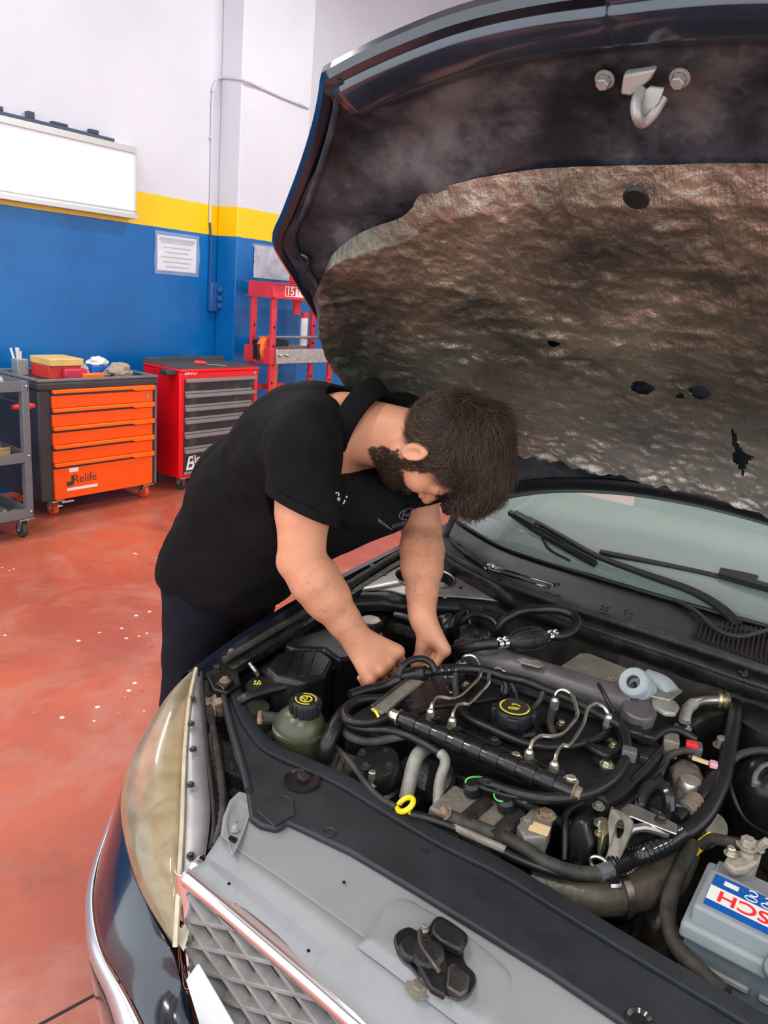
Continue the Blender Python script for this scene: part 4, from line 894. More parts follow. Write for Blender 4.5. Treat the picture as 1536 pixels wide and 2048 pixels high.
def ring(name, c, r, w_, m, parent, h=.0008, a0=0, a1=2*PI, n=40, up=(0, 0, 1)):
    u, v, d = frame(up); g = MB(); rows = []
    for i in range(n+1):
        a = a0+(a1-a0)*i/n; e = u*math.cos(a)+v*math.sin(a); rows.append([c+e*(r-w_/2), c+e*(r-w_/2)+d*h, c+e*(r+w_/2)+d*h, c+e*(r+w_/2)])
    g.grid(rows); return g.build(name, m, parent, smooth=False)
ring('cap_symbol_ring', c+Vector((0, 0, .0003)), .012, .0028, 'yellow_print', ps)
q = MB(); ct = c+Vector((0, 0, .0008)); q.bar(ct+Vector((-.008, -.004, 0)), ct+Vector((.008, .004, 0)), .003, .001); q.bar(ct, ct+Vector((-.004, .009, 0)), .003, .001); q.lathe([(0, -.0004), (.004, -.0004), (.004, .0005), (0, .0005)], ct, (0, 0, 1), 12); q.build('cap_symbol_wheel', 'yellow_print', ps)
ring('cap_lettering', c+Vector((0, 0, .0003)), .0215, .0022, 'yellow_print', ps, a0=.4, a1=2.6, n=20); ring('cap_lettering', c+Vector((0, 0, .0003)), .0215, .0022, 'yellow_print', ps, a0=3.4, a1=5.7, n=20)
c2 = Z(601, 1436, .82)
g = MB(); g.lathe([(.026, .022), (.036, .016), (.048, .004), (.054, -.012), (.055, -.018), (.059, -.020), (.059, -.027), (.053, -.030), (.052, -.06), (.050, -.062), (.051, -.1), (.047, -.18)], c2, (0, 0, 1), 32); g.build('reservoir', 'olive_tank', ps)
pipe('return_hose', [(517, 1438, .80), (532, 1436, .803), (552, 1437, .803), (575, 1440, .80), (586, 1460, .785), (590, 1490, .765), (594, 1525, .74)], .0135, 'dusty_rubber', ps)
pipe('hose_clip', [(521, 1425, .812), (519, 1438, .818), (519, 1447, .81)], .005, 'rusty', ps)
g = MB(); g.lathe([(.02, 0), (.02, -.08)], Z(552, 1468, .75), (0, 0, 1), 16); g.build('hose_union', 'black_rubber', ps)
wf = sub('washer_filler', Z(516, 1370, .78)); c = Z(516, 1366, .80)
g = MB(); g.lathe([(.03, -.03), (.031, -.006), (.027, 0), (0, 0)], c, (-.2, .1, 1), 20, cap=False); g.build('filler_cap', 'tank_black', wf)
q = MB(); ct = c+Vector((0, 0, .001)); 
for dx, dy in ((-.009, 0), (.0, .008), (.009, 0), (0, -.008)): q.bar(ct+Vector((dx-.004, dy, .0)), ct+Vector((dx+.004, dy+.002, 0)), .0035, .0012)
q.bar(ct+Vector((-.01, -.006, 0)), ct+Vector((.01, .005, 0)), .003, .0012); q.build('cap_symbol', 'yellow_print', wf)
g = MB(); g.lathe([(.035, 0), (.04, -.03), (.04, -.12)], Z(508, 1412, .77), (0, 0, 1), 20); g.build('filler_tank', 'olive_tank', wf)
pipe('silver_pin', [(500, 1327, .83), (508, 1338, .825), (516, 1350, .81)], .005, 'steel', wf)
pipe('overflow_hose', [(480, 1402, .79), (495, 1394, .80), (531, 1382, .805), (561, 1375, .808), (600, 1362, .812), (606, 1352, .818)], .0125, 'hose_black', car)
pipe('tank_spout', [(604, 1366, .815), (604, 1352, .828)], .009, 'dusty_rubber', car)
# ---- engine
en = sub('engine', (1.4, .6, .4), label='black diesel engine')
g = MB(); g.box((1.26, .22, .38), (1.66, .92, .765)); g.build('block', 'greasy_black', en, bevel=.02)
VC = pp([(762, 1428), (800, 1395), (868, 1322), (960, 1332), (1100, 1378), (1230, 1430), (1318, 1478), (1338, 1500), (1292, 1556), (1238, 1602), (1190, 1592), (1000, 1512), (850, 1452)], .835)
S_ = spline(VC, 3, True); c = sum(S_, Vector())/len(S_); g = MB()
g.grid([[c+(p-c)*s+Vector((0, 0, z)) for p in S_] for s, z in ((.02, .0), (.5, .001), (.93, 0), (.965, -.006), (.975, -.035), (1.01, -.037), (1.01, -.05), (.98, -.052), (.97, -.09))], True); g.build('valve_cover', 'valve_cover', en)
slab('timing_ledge', [(1208, 1608), (1262, 1572), (1338, 1490), (1356, 1500), (1290, 1580), (1250, 1612), (1225, 1618)], .815, .05, 'black_gloss', en, bevel=.004)
pipe('ledge_rib', [(1215, 1622, .82), (1245, 1616, .82), (1275, 1590, .82), (1345, 1512, .82)], .003, 'black_gloss', en, sm=0)
pipe('ledge_rib', [(1262, 1560, .835), (1290, 1530, .835), (1325, 1492, .835)], .004, 'valve_cover', en, sm=0)
# raised ribs of the cover
for a, b_ in (((880, 1440), (1010, 1500)), ((1010, 1500), (1150, 1560)), ((950, 1460), (1000, 1420)), ((1080, 1450), (1050, 1500))):
    pipe('cover_rib', [(*a, .836), (*b_, .836)], .005, 'valve_cover', en, sm=0, n=8)
# intake tube
t0, t1 = Z(938, 1305, .868), Z(1262, 1412, .872)
g = MB(); g.tube([t0+(t1-t0)*k/10 for k in range(11)], lambda t: .036 if .05 < t else .028, 20); g.build('intake_tube', 'manifold_grey', en)
d_ = (t1-t0).normalized(); ec = Z(1280, 1415, .893)
g = MB(); g.lathe([(0, 0), (.040, 0), (.043, -.004), (.043, -.04), (.036, -.06)], ec, (-.05, -.10, 1), 28, cap=False, sx=.85); g.build('tube_end_cap', 'manifold_grey', en)
g = MB(); g.tube([t0+Vector((-.03, 0, -.03)), t1+Vector((-.03, 0, -.03))], .02, 10); g.build('manifold_lower', 'valve_cover', en)
g = MB(); g.box((t1.x-.03, t1.y-.03, .78), (t0.x+.05, t0.y, .85)); g.build('manifold_body', 'valve_cover', en, bevel=.01)
pipe('dip_rod', [(1197, 1368, .915), (1212, 1396, .905), (1228, 1424, .885)], .0045, 'hose_black', en, sm=0)
# fuel rail
ra, rb = Z(803, 1437, .852), Z(1148, 1583, .852); rd = (rb-ra).normalized()
g = MB(); g.tube([ra, rb], .0165, 14); g.build('fuel_rail', 'black_gloss', en)
for k in range(9):
    t = .07+.1*k; p = ra.lerp(rb, t); g = MB(); g.tube([p-rd*.012, p+rd*.012], .0195, 12); g.build('rail_band', 'valve_cover', en)
bolt('rail_end_nut', ra-rd*.004, .012, en, 'nut_zinc', d=-rd, h=.022); bolt('rail_sensor', ra-rd*.03, .009, en, 'zinc', d=-rd, h=.022)
bolt('rail_end_plug', rb, .012, en, 'rusty', d=rd, h=.012)
def nut(name, p, d, r=.0085, h=.02, m='nut_zinc'):
    g = MB(); d = Vector(d).normalized(); g.lathe([(r, -h/2), (r, h*.28)], p, d, 6); g.lathe([(r*.8, h*.28), (r*.6, h*.5)], p, d, 12); return g.build(name, m, en, angle=30)
pipes = [
 [(861, 1426, .868), (864, 1410, .882), (870, 1399, .888), (882, 1394, .89), (905, 1397, .89), (922, 1391, .89), (945, 1370, .895), (960, 1352, .90), (961, 1332, .905), (955, 1318, .912), (944, 1311, .914), (931, 1312, .91), (925, 1322, .895), (925, 1332, .88)],
 [(904, 1444, .868), (907, 1425, .882), (914, 1412, .888), (926, 1407, .89), (938, 1408, .89), (955, 1392, .892), (976, 1368, .897), (978, 1350, .902), (984, 1340, .905), (996, 1337, .905), (1008, 1345, .90), (1011, 1360, .885), (1011, 1372, .87)],
 [(1058, 1508, .868), (1062, 1492, .88), (1068, 1479, .888), (1082, 1472, .89), (1108, 1473, .89), (1128, 1465, .892), (1146, 1445, .897), (1155, 1430, .90), (1151, 1410, .905), (1144, 1390, .91), (1130, 1380, .912), (1117, 1381, .908), (1110, 1392, .895), (1109, 1406, .878)],
 [(1108, 1532, .868), (1112, 1512, .88), (1118, 1497, .886), (1126, 1491, .888), (1138, 1491, .888), (1150, 1476, .89), (1166, 1450, .895), (1172, 1428, .90), (1178, 1414, .906), (1192, 1408, .908), (1206, 1413, .904), (1214, 1426, .892), (1216, 1440, .876)]]
for P_ in pipes:
    pipe('injector_pipe', P_, .0042, 'pipe_zinc', en, sm=5, n=8)
    a = Z(*P_[0]); nut('rail_nut', a+Vector((0, 0, -.002)), (0, 0, 1), .0095, .024)
    g = MB(); g.tube([a+Vector((0, 0, -.02)), a+Vector((0, 0, -.01))], .011, 12); g.build('rail_stub', 'black_gloss', en)
    b_ = Z(*P_[-1]); nut('injector_nut', b_, (0, 0, 1), .0105, .026, 'zinc')
    g = MB(); g.lathe([(.012, -.05), (.013, -.02), (.010, -.012)], b_, (0, 0, 1), 14); g.build('injector_body', 'hose_black', en)
for px, py in ((871, 1433), (912, 1455), (1063, 1520), (1117, 1544)):
    g = MB(); g.lathe([(.011, -.015), (.011, .004), (.007, .006), (0, .006)], Z(px, py+4, .858), (0, 0, 1), 12); g.build('rail_boss', 'black_gloss', en)
bolt('rail_bolt', Z(1031, 1515, .855), .009, en, 'nut_zinc'); bolt('rail_bolt', Z(1141, 1562, .864), .010, en, 'nut_zinc')
# injector seats
for px, py in ((921, 1372), (1110, 1450), (1214, 1494)):
    c = Z(px, py, .838); g = MB(); g.lathe([(.026, .0), (.028, .008), (.022, .011), (.018, .003), (0, .003)], c, (0, 0, 1), 22, cap=False); g.build('injector_seat', 'hose_black', en)
    bolt('injector_clamp', c+Vector((.004, -.012, .004)), .007, en, 'brass_zinc')
pipe('leak_off_clip', [(893, 1374, .85), (900, 1384, .85), (915, 1386, .85)], .003, 'steel', en)
# oil filler cap
c = Z(1029, 1415, .898); g = MB(); r = .040
g.lathe([(r*.7, -.055), (r*.75, -.035), (r*.95, -.033), (r, -.026), (r, -.008), (r*.92, 0), (0, .0)], c, (-.05, 0, 1), 32, cap=False); g.build('oil_cap', 'black_plastic', en)
for k in range(4):
    a = 2*PI*k/4+.4; q = MB(); q.obox(c+Vector((math.cos(a)*r, math.sin(a)*r, -.014)), (.006, .012, .011), (Vector((math.cos(a), math.sin(a), 0)), Vector((-math.sin(a), math.cos(a), 0)), Vector((0, 0, 1)))); q.build('oil_cap_lug', 'black_plastic', en, bevel=.003)
g = MB(); cc = c+Vector((0, 0, .0005)); g.lathe([(0, 0), (.030, 0), (.030, .0008), (0, .0008)], cc, (-.05, 0, 1), 28); mat('cap_brown', (.030, .024, .022), .5); g.build('oil_cap_disc', 'cap_brown', en)
ring('oil_cap_ring', cc+Vector((0, 0, .0005)), .0295, .0035, 'yellow_print', en)
# oil can mark
ux = Vector((.45, -.89, 0)).normalized(); uy = Vector((.89, .45, 0)).normalized(); q = MB(); o = cc+Vector((0, 0, .0016))
for a, b_ in (((-.012, -.004), (.010, -.004)), ((-.012, -.004), (-.012, -.010)), ((-.012, -.010), (.004, -.010)), ((.004, -.010), (.010, -.004)), ((-.006, .008), (.002, .012)), ((.002, .012), (.012, .005)), ((-.004, .013), (-.002, .006))):
    q.bar(o+ux*a[0]+uy*a[1], o+ux*b_[0]+uy*b_[1], .0022, .0008)
q.build('oil_can_symbol', 'yellow_print', en)
g = MB(); c = Z(1022, 1450, .84); g.lathe([(.05, -.01), (.054, .002), (.05, .008), (.04, .008), (.036, 0), (.036, .03)], c+Vector((.01, -.005, 0)), (0, 0, 1), 26, cap=False); g.build('filler_neck', 'valve_cover', en)
# hoses and looms on top
H = [('leak_off_hose', [(919, 1412, .85), (930, 1428, .852), (950, 1443, .853), (981, 1457, .853), (1032, 1480, .853), (1071, 1491, .853), (1110, 1493, .853), (1149, 1490, .853), (1196, 1476, .853), (1212, 1470, .85)], .0095, 'hose_black'),
 ('leak_off_hose', [(818, 1432, .855), (856, 1416, .857), (887, 1410, .857), (942, 1405, .855), (997, 1395, .85)], .008, 'hose_black'),
 ('loop_hose', [(1160, 1480, .848), (1190, 1500, .853), (1212, 1511, .853), (1236, 1502, .853), (1245, 1480, .853), (1232, 1458, .85)], .0095, 'hose_black'),
 ('upper_loom', [(800, 1352, .89), (840, 1346, .897), (880, 1341, .90), (919, 1337, .90), (966, 1341, .90), (1012, 1354, .90), (1052, 1363, .898), (1087, 1377, .895), (1149, 1402, .888), (1200, 1430, .88), (1240, 1452, .872), (1252, 1480, .866), (1252, 1512, .862), (1232, 1550, .855), (1196, 1577, .85), (1149, 1592, .845), (1091, 1596, .84), (1040, 1588, .83), (985, 1570, .82)], .0105, 'hose_black'),
 ('injector_lead', [(1006, 1355, .895), (1012, 1372, .88), (1010, 1388, .865)], .007, 'hose_black'), ('injector_lead', [(1020, 1358, .895), (1028, 1378, .88), (1033, 1398, .86)], .006, 'hose_black'), ('injector_lead', [(1088, 1378, .895), (1080, 1400, .875), (1066, 1418, .855)], .006, 'dusty_rubber'), ('injector_lead', [(909, 1342, .895), (910, 1366, .875), (912, 1392, .85)], .008, 'dusty_rubber'), ('injector_lead', [(1102, 1424, .865), (1100, 1448, .858), (1108, 1470, .846)], .008, 'dusty_rubber'),
 ('main_loom', [(852, 1346, .90), (818, 1350, .885), (790, 1366, .86), (750, 1388, .84), (705, 1412, .835), (675, 1445, .825), (656, 1485, .80), (648, 1520, .76)], .017, 'hose_black'),
 ('cable_loop', [(798, 1350, .90), (803, 1335, .915), (818, 1322, .925), (842, 1317, .928), (862, 1326, .92), (871, 1344, .905)], .0075, 'hose_black'),
 ('fuel_hose', [(770, 1398, .86), (720, 1400, .86), (692, 1418, .855), (692, 1436, .85), (712, 1444, .85), (745, 1442, .85), (770, 1434, .85)], .0105, 'hose_black'),
 ('fuel_hose', [(690, 1436, .83), (700, 1450, .83), (735, 1458, .83), (777, 1460, .83), (818, 1472, .83), (850, 1488, .83), (880, 1506, .825)], .009, 'hose_black'),
 ('fuel_hose', [(690, 1456, .81), (698, 1472, .81), (735, 1483, .81), (775, 1478, .815), (815, 1470, .825)], .009, 'dusty_rubber'),
 ('fuel_hose', [(700, 1390, .865), (730, 1380, .868), (770, 1372, .87), (800, 1358, .885)], .011, 'hose_black'),
 ('bonnet_cable', [(667, 1492, .78), (680, 1502, .785), (705, 1530, .785), (730, 1565, .785), (760, 1595, .787), (800, 1618, .79)], .006, 'dusty_rubber'),
 ('silver_pipe', [(850, 1497, .80), (836, 1510, .80), (827, 1530, .79), (820, 1560, .77), (812, 1598, .74)], .015, 'white_corroded'),
 ('coolant_pipe', [(880, 1506, .825), (888, 1514, .822), (890, 1528, .815), (882, 1552, .80), (877, 1580, .785), (876, 1630, .755)], .0105, 'white_corroded'),
 ('solenoid_rail', [(888, 1628, .79), (930, 1645, .79), (975, 1662, .788), (1012, 1676, .785), (1052, 1698, .78), (1091, 1724, .775), (1149, 1744, .77), (1208, 1747, .765), (1230, 1738, .765)], .0125, 'dusty_rubber'),
 ('lower_cable', [(820, 1628, .79), (860, 1638, .785), (920, 1660, .78), (985, 1692, .775), (1040, 1720, .77), (1100, 1742, .765), (1160, 1755, .76), (1215, 1752, .76)], .0085, 'hose_black'),
 ('upper_hose', [(1360, 1670, .785), (1384, 1657, .79), (1412, 1628, .80), (1432, 1590, .81), (1447, 1550, .82), (1455, 1510, .83), (1463, 1469, .84), (1471, 1430, .845), (1472, 1402, .845), (1462, 1388, .845), (1450, 1394, .84)], .0165, 'hose_black'),
 ('branch_hose', [(1450, 1530, .82), (1425, 1560, .815), (1405, 1590, .81), (1380, 1612, .80), (1352, 1640, .79)], .0135, 'hose_black'),
 ('arc_hose', [(1455, 1530, .825), (1475, 1512, .83), (1505, 1502, .835), (1540, 1502, .835), (1580, 1515, .83)], .008, 'dusty_rubber'),
 ('side_loom', [(1450, 1530, .81), (1465, 1590, .78), (1490, 1640, .74), (1536, 1670, .70)], .005, 'hose_black'),
 ('conn_loom', [(1300, 1480, .85), (1330, 1460, .855), (1360, 1462, .85), (1392, 1480, .84)], .009, 'hose_black'),
 ('conn_loom', [(1318, 1550, .81), (1335, 1515, .82), (1360, 1502, .83), (1385, 1502, .83)], .008, 'dusty_rubber'),
 ('sensor_lead', [(1128, 1720, .74), (1130, 1670, .77), (1132, 1630, .79), (1150, 1612, .80), (1178, 1600, .81)], .007, 'hose_black'),
 ('sensor_lead', [(1160, 1625, .78), (1180, 1645, .76), (1184, 1690, .74), (1172, 1730, .73)], .005, 'hose_black')]
for nme, P_, r, m_ in H: pipe(nme, P_, r, m_, en, n=12)
for k in range(9):      # frayed bundle above the solenoids
    o = RNG.uniform(-1, 1, (4, 2)); pipe('loose_wire', [(950+o[0][0]*14, 1560+o[0][1]*10, .815), (985+o[1][0]*8, 1572+o[1][1]*12, .822), (1030+o[2][0]*8, 1584+o[2][1]*10, .826), (1075+o[3][0]*6, 1593+o[3][1]*5, .835)], .0035, 'greasy_black', en, n=6, sm=4)
# conduit ribs
P_ = pp([(1222, 1736, .77), (1250, 1724, .775), (1279, 1711, .78), (1331, 1688, .783), (1362, 1669, .785)]); S_ = spline(P_, 11); g = MB(); g.tube(S_, .0175, 14, ribs=.11); g.build('corrugated_conduit', 'black_gloss', en)
pipe('conduit_tape', [(1195, 1748, .766), (1222, 1738, .768)], .0145, 'conn_grey', en, sm=0)
g = MB(); a, b_ = Z(1371, 1622, .80), Z(1392, 1598, .807); g.tube([a, b_], .0165, 14); g.build('hose_coupling', 'grimy_alu', en)
for t in (.2, .55, .85):
    p = a.lerp(b_, t); d = (b_-a).normalized(); g = MB(); g.tube([p-d*.003, p+d*.003], .0185, 14); g.build('coupling_band', 'rusty', en)
# corrugated metal pipe + joint
P_ = pp([(1368, 1458, .83), (1369, 1440, .838), (1374, 1420, .845), (1388, 1406, .85), (1410, 1401, .85), (1436, 1400, .85)]); S_ = spline(P_[:4], 8); g = MB(); g.tube(S_, .0125, 12, ribs=.10); g.build('flexible_pipe', 'white_corroded', en)
g = MB(); g.tube(P_[3:], .0105, 12, sm=5); g.build('metal_pipe', 'zinc', en)
g = MB(); p = Z(1446, 1400, .85); g.lathe([(.0, -.012), (.018, -.012), (.02, -.006), (.014, 0), (.02, .006), (.016, .014), (0, .014)], p, (.4, -.9, 0), 16); g.build('pipe_joint', 'brass_zinc', en)
bolt('union_nut', Z(1366, 1456, .828), .013, en, 'steel', d=(0, 0, 1), h=.016)
# bracket bar beside the fists, bolts
a, b_ = Z(752, 1424, .86), Z(850, 1346, .885); g = MB(); g.bar(a, b_, .030, .012); g.build('lifting_bracket', 'grimy_alu', en, bevel=.003)
g = MB(); g.bar(a+Vector((0, .012, .006)), b_+Vector((0, .012, .006)), .006, .012); g.build('bracket_flange', 'dark_steel', en, bevel=.002)
for px, py, z, r, m_ in ((813, 1404, .843, .010, 'dark_steel'), (989, 1484, .842, .009, 'dark_steel'), (1214, 1530, .836, .010, 'nut_zinc'), (1286, 1519, .836, .010, 'dark_steel'), (1200, 1572, .838, .010, 'dark_steel'), (925, 1330, .872, .011, 'zinc'), (1045, 1600, .80, .008, 'nut_zinc'), (1197, 1614, .82, .008, 'grimy_alu')): bolt('cover_bolt', Z(px, py, z), r, en, m_)
pipe('cable_tie', [(745, 1418, .862), (752, 1424, .87), (757, 1434, .862)], .003, 'yellow_print', en)
for k in range(5): pipe('wire_end', [(880+k*6, 1334+(k % 2)*20, .908), (884+k*7, 1340+(k % 2)*14, .912)], .0018, 'steel', en, sm=0, n=5)
# pump, pulleys, starter
c = Z(752, 1520, .79); g = MB(); g.lathe([(.0, 0), (.045, 0), (.05, -.01), (.05, -.05), (.056, -.055), (.056, -.07), (.045, -.075), (.045, -.16)], c, (-.25, .05, 1), 24); g.build('fuel_pump', 'tank_black', en)
for k in range(4): g = MB(); bolt('pump_bolt', c+Vector((math.cos(k*1.57)*.034, math.sin(k*1.57)*.034, 0)), .006, en, 'dark_steel', d=(-.25, .05, 1))
g = MB(); g.lathe([(0, 0), (.028, 0), (.03, -.01), (.024, -.014), (.032, -.018), (.032, -.05)], Z(665, 1528, .73), (-.6, .5, .4), 20); g.build('pulley', 'grimy_alu', en)
c = Z(850, 1545, .74); g = MB(); g.lathe([(0, 0), (.06, 0), (.066, -.008), (.066, -.12)], c, (-.7, 0, .7), 24); g.build('starter_motor', 'greasy_black', en)
g = MB(); g.box(Z(800, 1600, .70)-Vector((.03, .05, .05)), Z(800, 1600, .70)+Vector((.03, .05, .03))); g.build('pump_bracket', 'greasy_black', en, bevel=.01)
bolt('small_union', Z(742, 1570, .76), .008, en, 'zinc', h=.03)
# dipstick
c = Z(811, 1609, .80); d = Vector((-.35, .45, .8)).normalized(); u, v, d = frame(d)
g = MB(); g.tube([c+(u*math.cos(2*PI*k/24)+v*math.sin(2*PI*k/24))*.0165 for k in range(24)], .0052, 8, closed=True); g.build('dipstick_ring', 'yellow_plastic', en)
pipe('dipstick_tube', [c+Vector((-.005, -.015, -.006)), c+Vector((.01, -.02, -.03)), c+Vector((.03, -.02, -.12))], .005, 'yellow_plastic', en, sm=3)
# solenoid block
for (x, y, z, w_, h_) in ((916, 1604, .79, .040, .06), (980, 1628, .79, .040, .06)):
    a = Z(x, y, z); g = MB(); g.box(a+Vector((-.05, -.03, -.09)), a+Vector((.045, .035, 0))); g.build('solenoid_bracket', 'grimy_alu', en, bevel=.006)
    g = MB(); g.tube([a+Vector((-.05, -.035, -.008)), a+Vector((.04, -.04, -.008))], .018, 14); g.build('solenoid_coil', 'dark_steel', en)
for x, y in ((944, 1574), (1012, 1606)):
    a = Z(x, y, .81); g = MB(); g.lathe([(0, .012), (.012, .012), (.017, .005), (.017, -.012), (.011, -.016), (.011, -.03)], a, (-.2, .1, 1), 16); g.build('solenoid_plug', 'hose_black', en)
    pipe('earth_wire', [(x-11, y-2, .815), (x-12, y-14, .822), (x, y-20, .825), (x+20, y-20, .82)] if x < 1000 else [(x-2, y-2, .818), (x-18, y-6, .82), (x-24, y-16, .82), (x-20, y-26, .82)], .0018, 'wire_green', en, n=6)
slab('relay_plate', [(1034, 1650), (1062, 1615), (1098, 1616), (1106, 1640), (1094, 1672), (1050, 1674)], .80, .05, 'grimy_alu', en, bevel=.004)
bolt('relay_bolt', Z(1091, 1630, .80), .013, en, 'rusty'); bolt('relay_bolt', Z(1053, 1644, .80), .008, en, 'grimy_alu')
a = Z(1079, 1657, .801); g = MB(); g.obox(a, (.014, .018, .0006), (Vector((.95, .2, 0)), Vector((-.2, .95, 0)), Vector((0, 0, 1)))); g.build('paper_label', 'label_cream', en)
pipe('bracket_bar', [(895, 1648, .782), (960, 1678, .78), (1010, 1700, .778)], .008, 'grimy_alu', en)
g = MB(); a = Z(941, 1640, .792); g.box(a-Vector((.016, .008, .01)), a+Vector((.016, .008, .01))); g.build('clip_block', 'black_rubber', en, bevel=.003)
bolt('rail_stud', Z(893, 1628, .795), .009, en, 'rusty', d=(-.5, .6, .6), h=.012)
# timing covers
P_ = [X(1128, 1738, 1.20), X(1132, 1660, 1.22), X(1150, 1634, 1.23), X(1172, 1640, 1.23), X(1184, 1690, 1.21), X(1172, 1738, 1.20)]
g = MB(); g.prism(P_, (.05, 0, 0)); g.build('belt_cover', 'tank_black', en, bevel=.008)
q = text_mb('15', .03, X(1150, 1715, 1.193), (0, -1, 0), (.25, 0, 1), depth=.0015); q.build('cast_number', 'tank_black', en)
pipe('belt_arch', [(1285, 1650, .76), (1278, 1610, .80), (1292, 1578, .82), (1318, 1568, .825), (1336, 1590, .82), (1338, 1640, .78)], .013, 'black_gloss', en)
g = MB(); g.box(Z(1310, 1610, .78)-Vector((.03, .025, .06)), Z(1310, 1610, .78)+Vector((.03, .025, .01))); g.build('belt_guard', 'black_gloss', en, bevel=.008)
pipe('red_clip', [(1158, 1636, .79), (1166, 1642, .79), (1176, 1636, .79)], .005, 'red_plastic', en)
# alternator bracket with oval opening
OUT = [X(1216, 1640, 1.22), X(1228, 1618, 1.23), X(1262, 1640, 1.23), X(1262, 1662, 1.22), X(1246, 1700, 1.2), X(1232, 1728, 1.19), X(1210, 1724, 1.19), X(1218, 1690, 1.2)]
ov = []
for k in range(24):
    t = 2*PI*k/24; ov.append(X(1239+9*math.cos(t)+2*math.sin(t), 1658-19*math.sin(t), 1.215))
plate_hole('alternator_bracket', spline(OUT, 4, True), ov, .014, 'grimy_alu', en, bevel=.003)
c = X(1199, 1728, 1.185); u, v, d = frame((-1, 0, .3)); g = MB(); g.tube([c+(u*math.cos(2*PI*k/20)*.016+v*math.sin(2*PI*k/20)*.011) for k in range(20)], .004, 8, closed=True); g.build('bracket_eye', 'steel', en)
slab('steel_bracket', [(1240, 1616), (1258, 1606), (1272, 1609), (1356, 1648), (1354, 1668), (1338, 1662), (1262, 1632), (1250, 1636)], .825, .006, 'steel', en, bevel=.002); bolt('bracket_bolt', Z(1321, 1639, .826), .007, en, 'dark_steel')
pipe('bracket_tube', [(1240, 1692, .79), (1258, 1664, .81), (1275, 1657, .815), (1295, 1657, .815), (1336, 1668, .81)], .008, 'steel', en)
slab('bracket_upright', [(1216, 1640), (1222, 1612), (1228, 1612), (1230, 1635), (1262, 1640), (1264, 1646)], .83, .006, 'dull_alu', en, bevel=.002)
bolt('bracket_nut', Z(1240, 1646, .825), .010, en, 'rusty'); bolt('bracket_nut', Z(1204, 1648, .80), .010, en, 'zinc'); bolt('bracket_nut', Z(1202, 1668, .79), .008, en, 'brass_zinc')
slab('sensor_block', [(1200, 1640), (1215, 1632), (1218, 1662), (1206, 1672)], .81, .05, 'brass_zinc', en, bevel=.003)
# lower intercooler hose
pipe('intercooler_hose', [(1060, 1758, .715), (1120, 1778, .712), (1180, 1790, .71), (1240, 1788, .71), (1295, 1772, .715), (1330, 1748, .72), (1350, 1700, .72)], lambda t: .036+.010*max(0, t-.55)*2, 'oily_hose', en, n=18)
p, q_ = Z(1232, 1789, .71), Z(1246, 1787, .71); d = (q_-p).normalized(); g = MB(); g.tube([p, q_], .041, 20, cap=False); g.build('hose_clamp', 'steel', en); bolt('clamp_screw', Z(1238, 1770, .745), .006, en, 'steel', d=(-.5, .5, 0), h=.016)
pipe('lower_hose', [(1280, 1800, .64), (1310, 1850, .62), (1300, 1900, .58)], .04, 'oily_hose', en, n=16)
pipe('heater_hose', [(1386, 1688, .775), (1374, 1710, .77), (1360, 1740, .765), (1344, 1782, .755), (1336, 1824, .75), (1343, 1866, .745), (1362, 1904, .745), (1398, 1940, .75), (1450, 1990, .755)], .0135, 'dusty_rubber', en, n=12)
pipe('heater_hose', [(1388, 1800, .70), (1378, 1850, .70), (1372, 1900, .70), (1395, 1950, .70)], .010, 'hose_black', en)
# manifold plate, egr valve
slab('heat_shield', [(1120, 1333), (1160, 1306), (1178, 1306), (1268, 1342), (1300, 1360), (1366, 1380), (1340, 1400), (1238, 1376), (1225, 1376)], .905, .006, 'heat_shield', en, bevel=.002); bolt('shield_bolt', Z(1221, 1358, .906), .009, en, 'rusty', h=.004)
ew = Z(1270, 1367, .925); ed = Vector((-.80, .15, .58)).normalized()
g = MB(); g.lathe([(.014, .012), (.016, .016), (.030, .016), (.034, .010), (.034, .0), (.030, -.004), (.030, -.012), (.033, -.016), (.033, -.05), (.025, -.06), (0, -.06)], ew, ed, 26, cap=False); g.build('egr_valve', 'egr_white', en)
g = MB(); g.lathe([(0, .004), (.0145, .004), (.0145, .013)], ew, ed, 20, cap=False); g.build('valve_recess', 'dark_steel', en)
g = MB(); g.tube([ew-ed*.0, ew+ed*.02+Vector((-.005, -.003, -.008))], .005, 8); g.build('valve_rod', 'hose_black', en)
pipe('egr_body', [(1290, 1360, .90), (1322, 1372, .90), (1340, 1392, .89)], .026, 'egr_white', en, n=16)
slab('egr_flange', [(1302, 1392), (1322, 1388), (1352, 1402), (1360, 1412), (1352, 1426), (1330, 1424), (1308, 1410)], .90, .012, 'white_corroded', en, bevel=.004)
slab('corroded_bracket', [(1034, 1318), (1048, 1314), (1062, 1320), (1076, 1320), (1090, 1330), (1078, 1334), (1056, 1328), (1040, 1324)], .912, .004, 'white_corroded', en, bevel=.001)
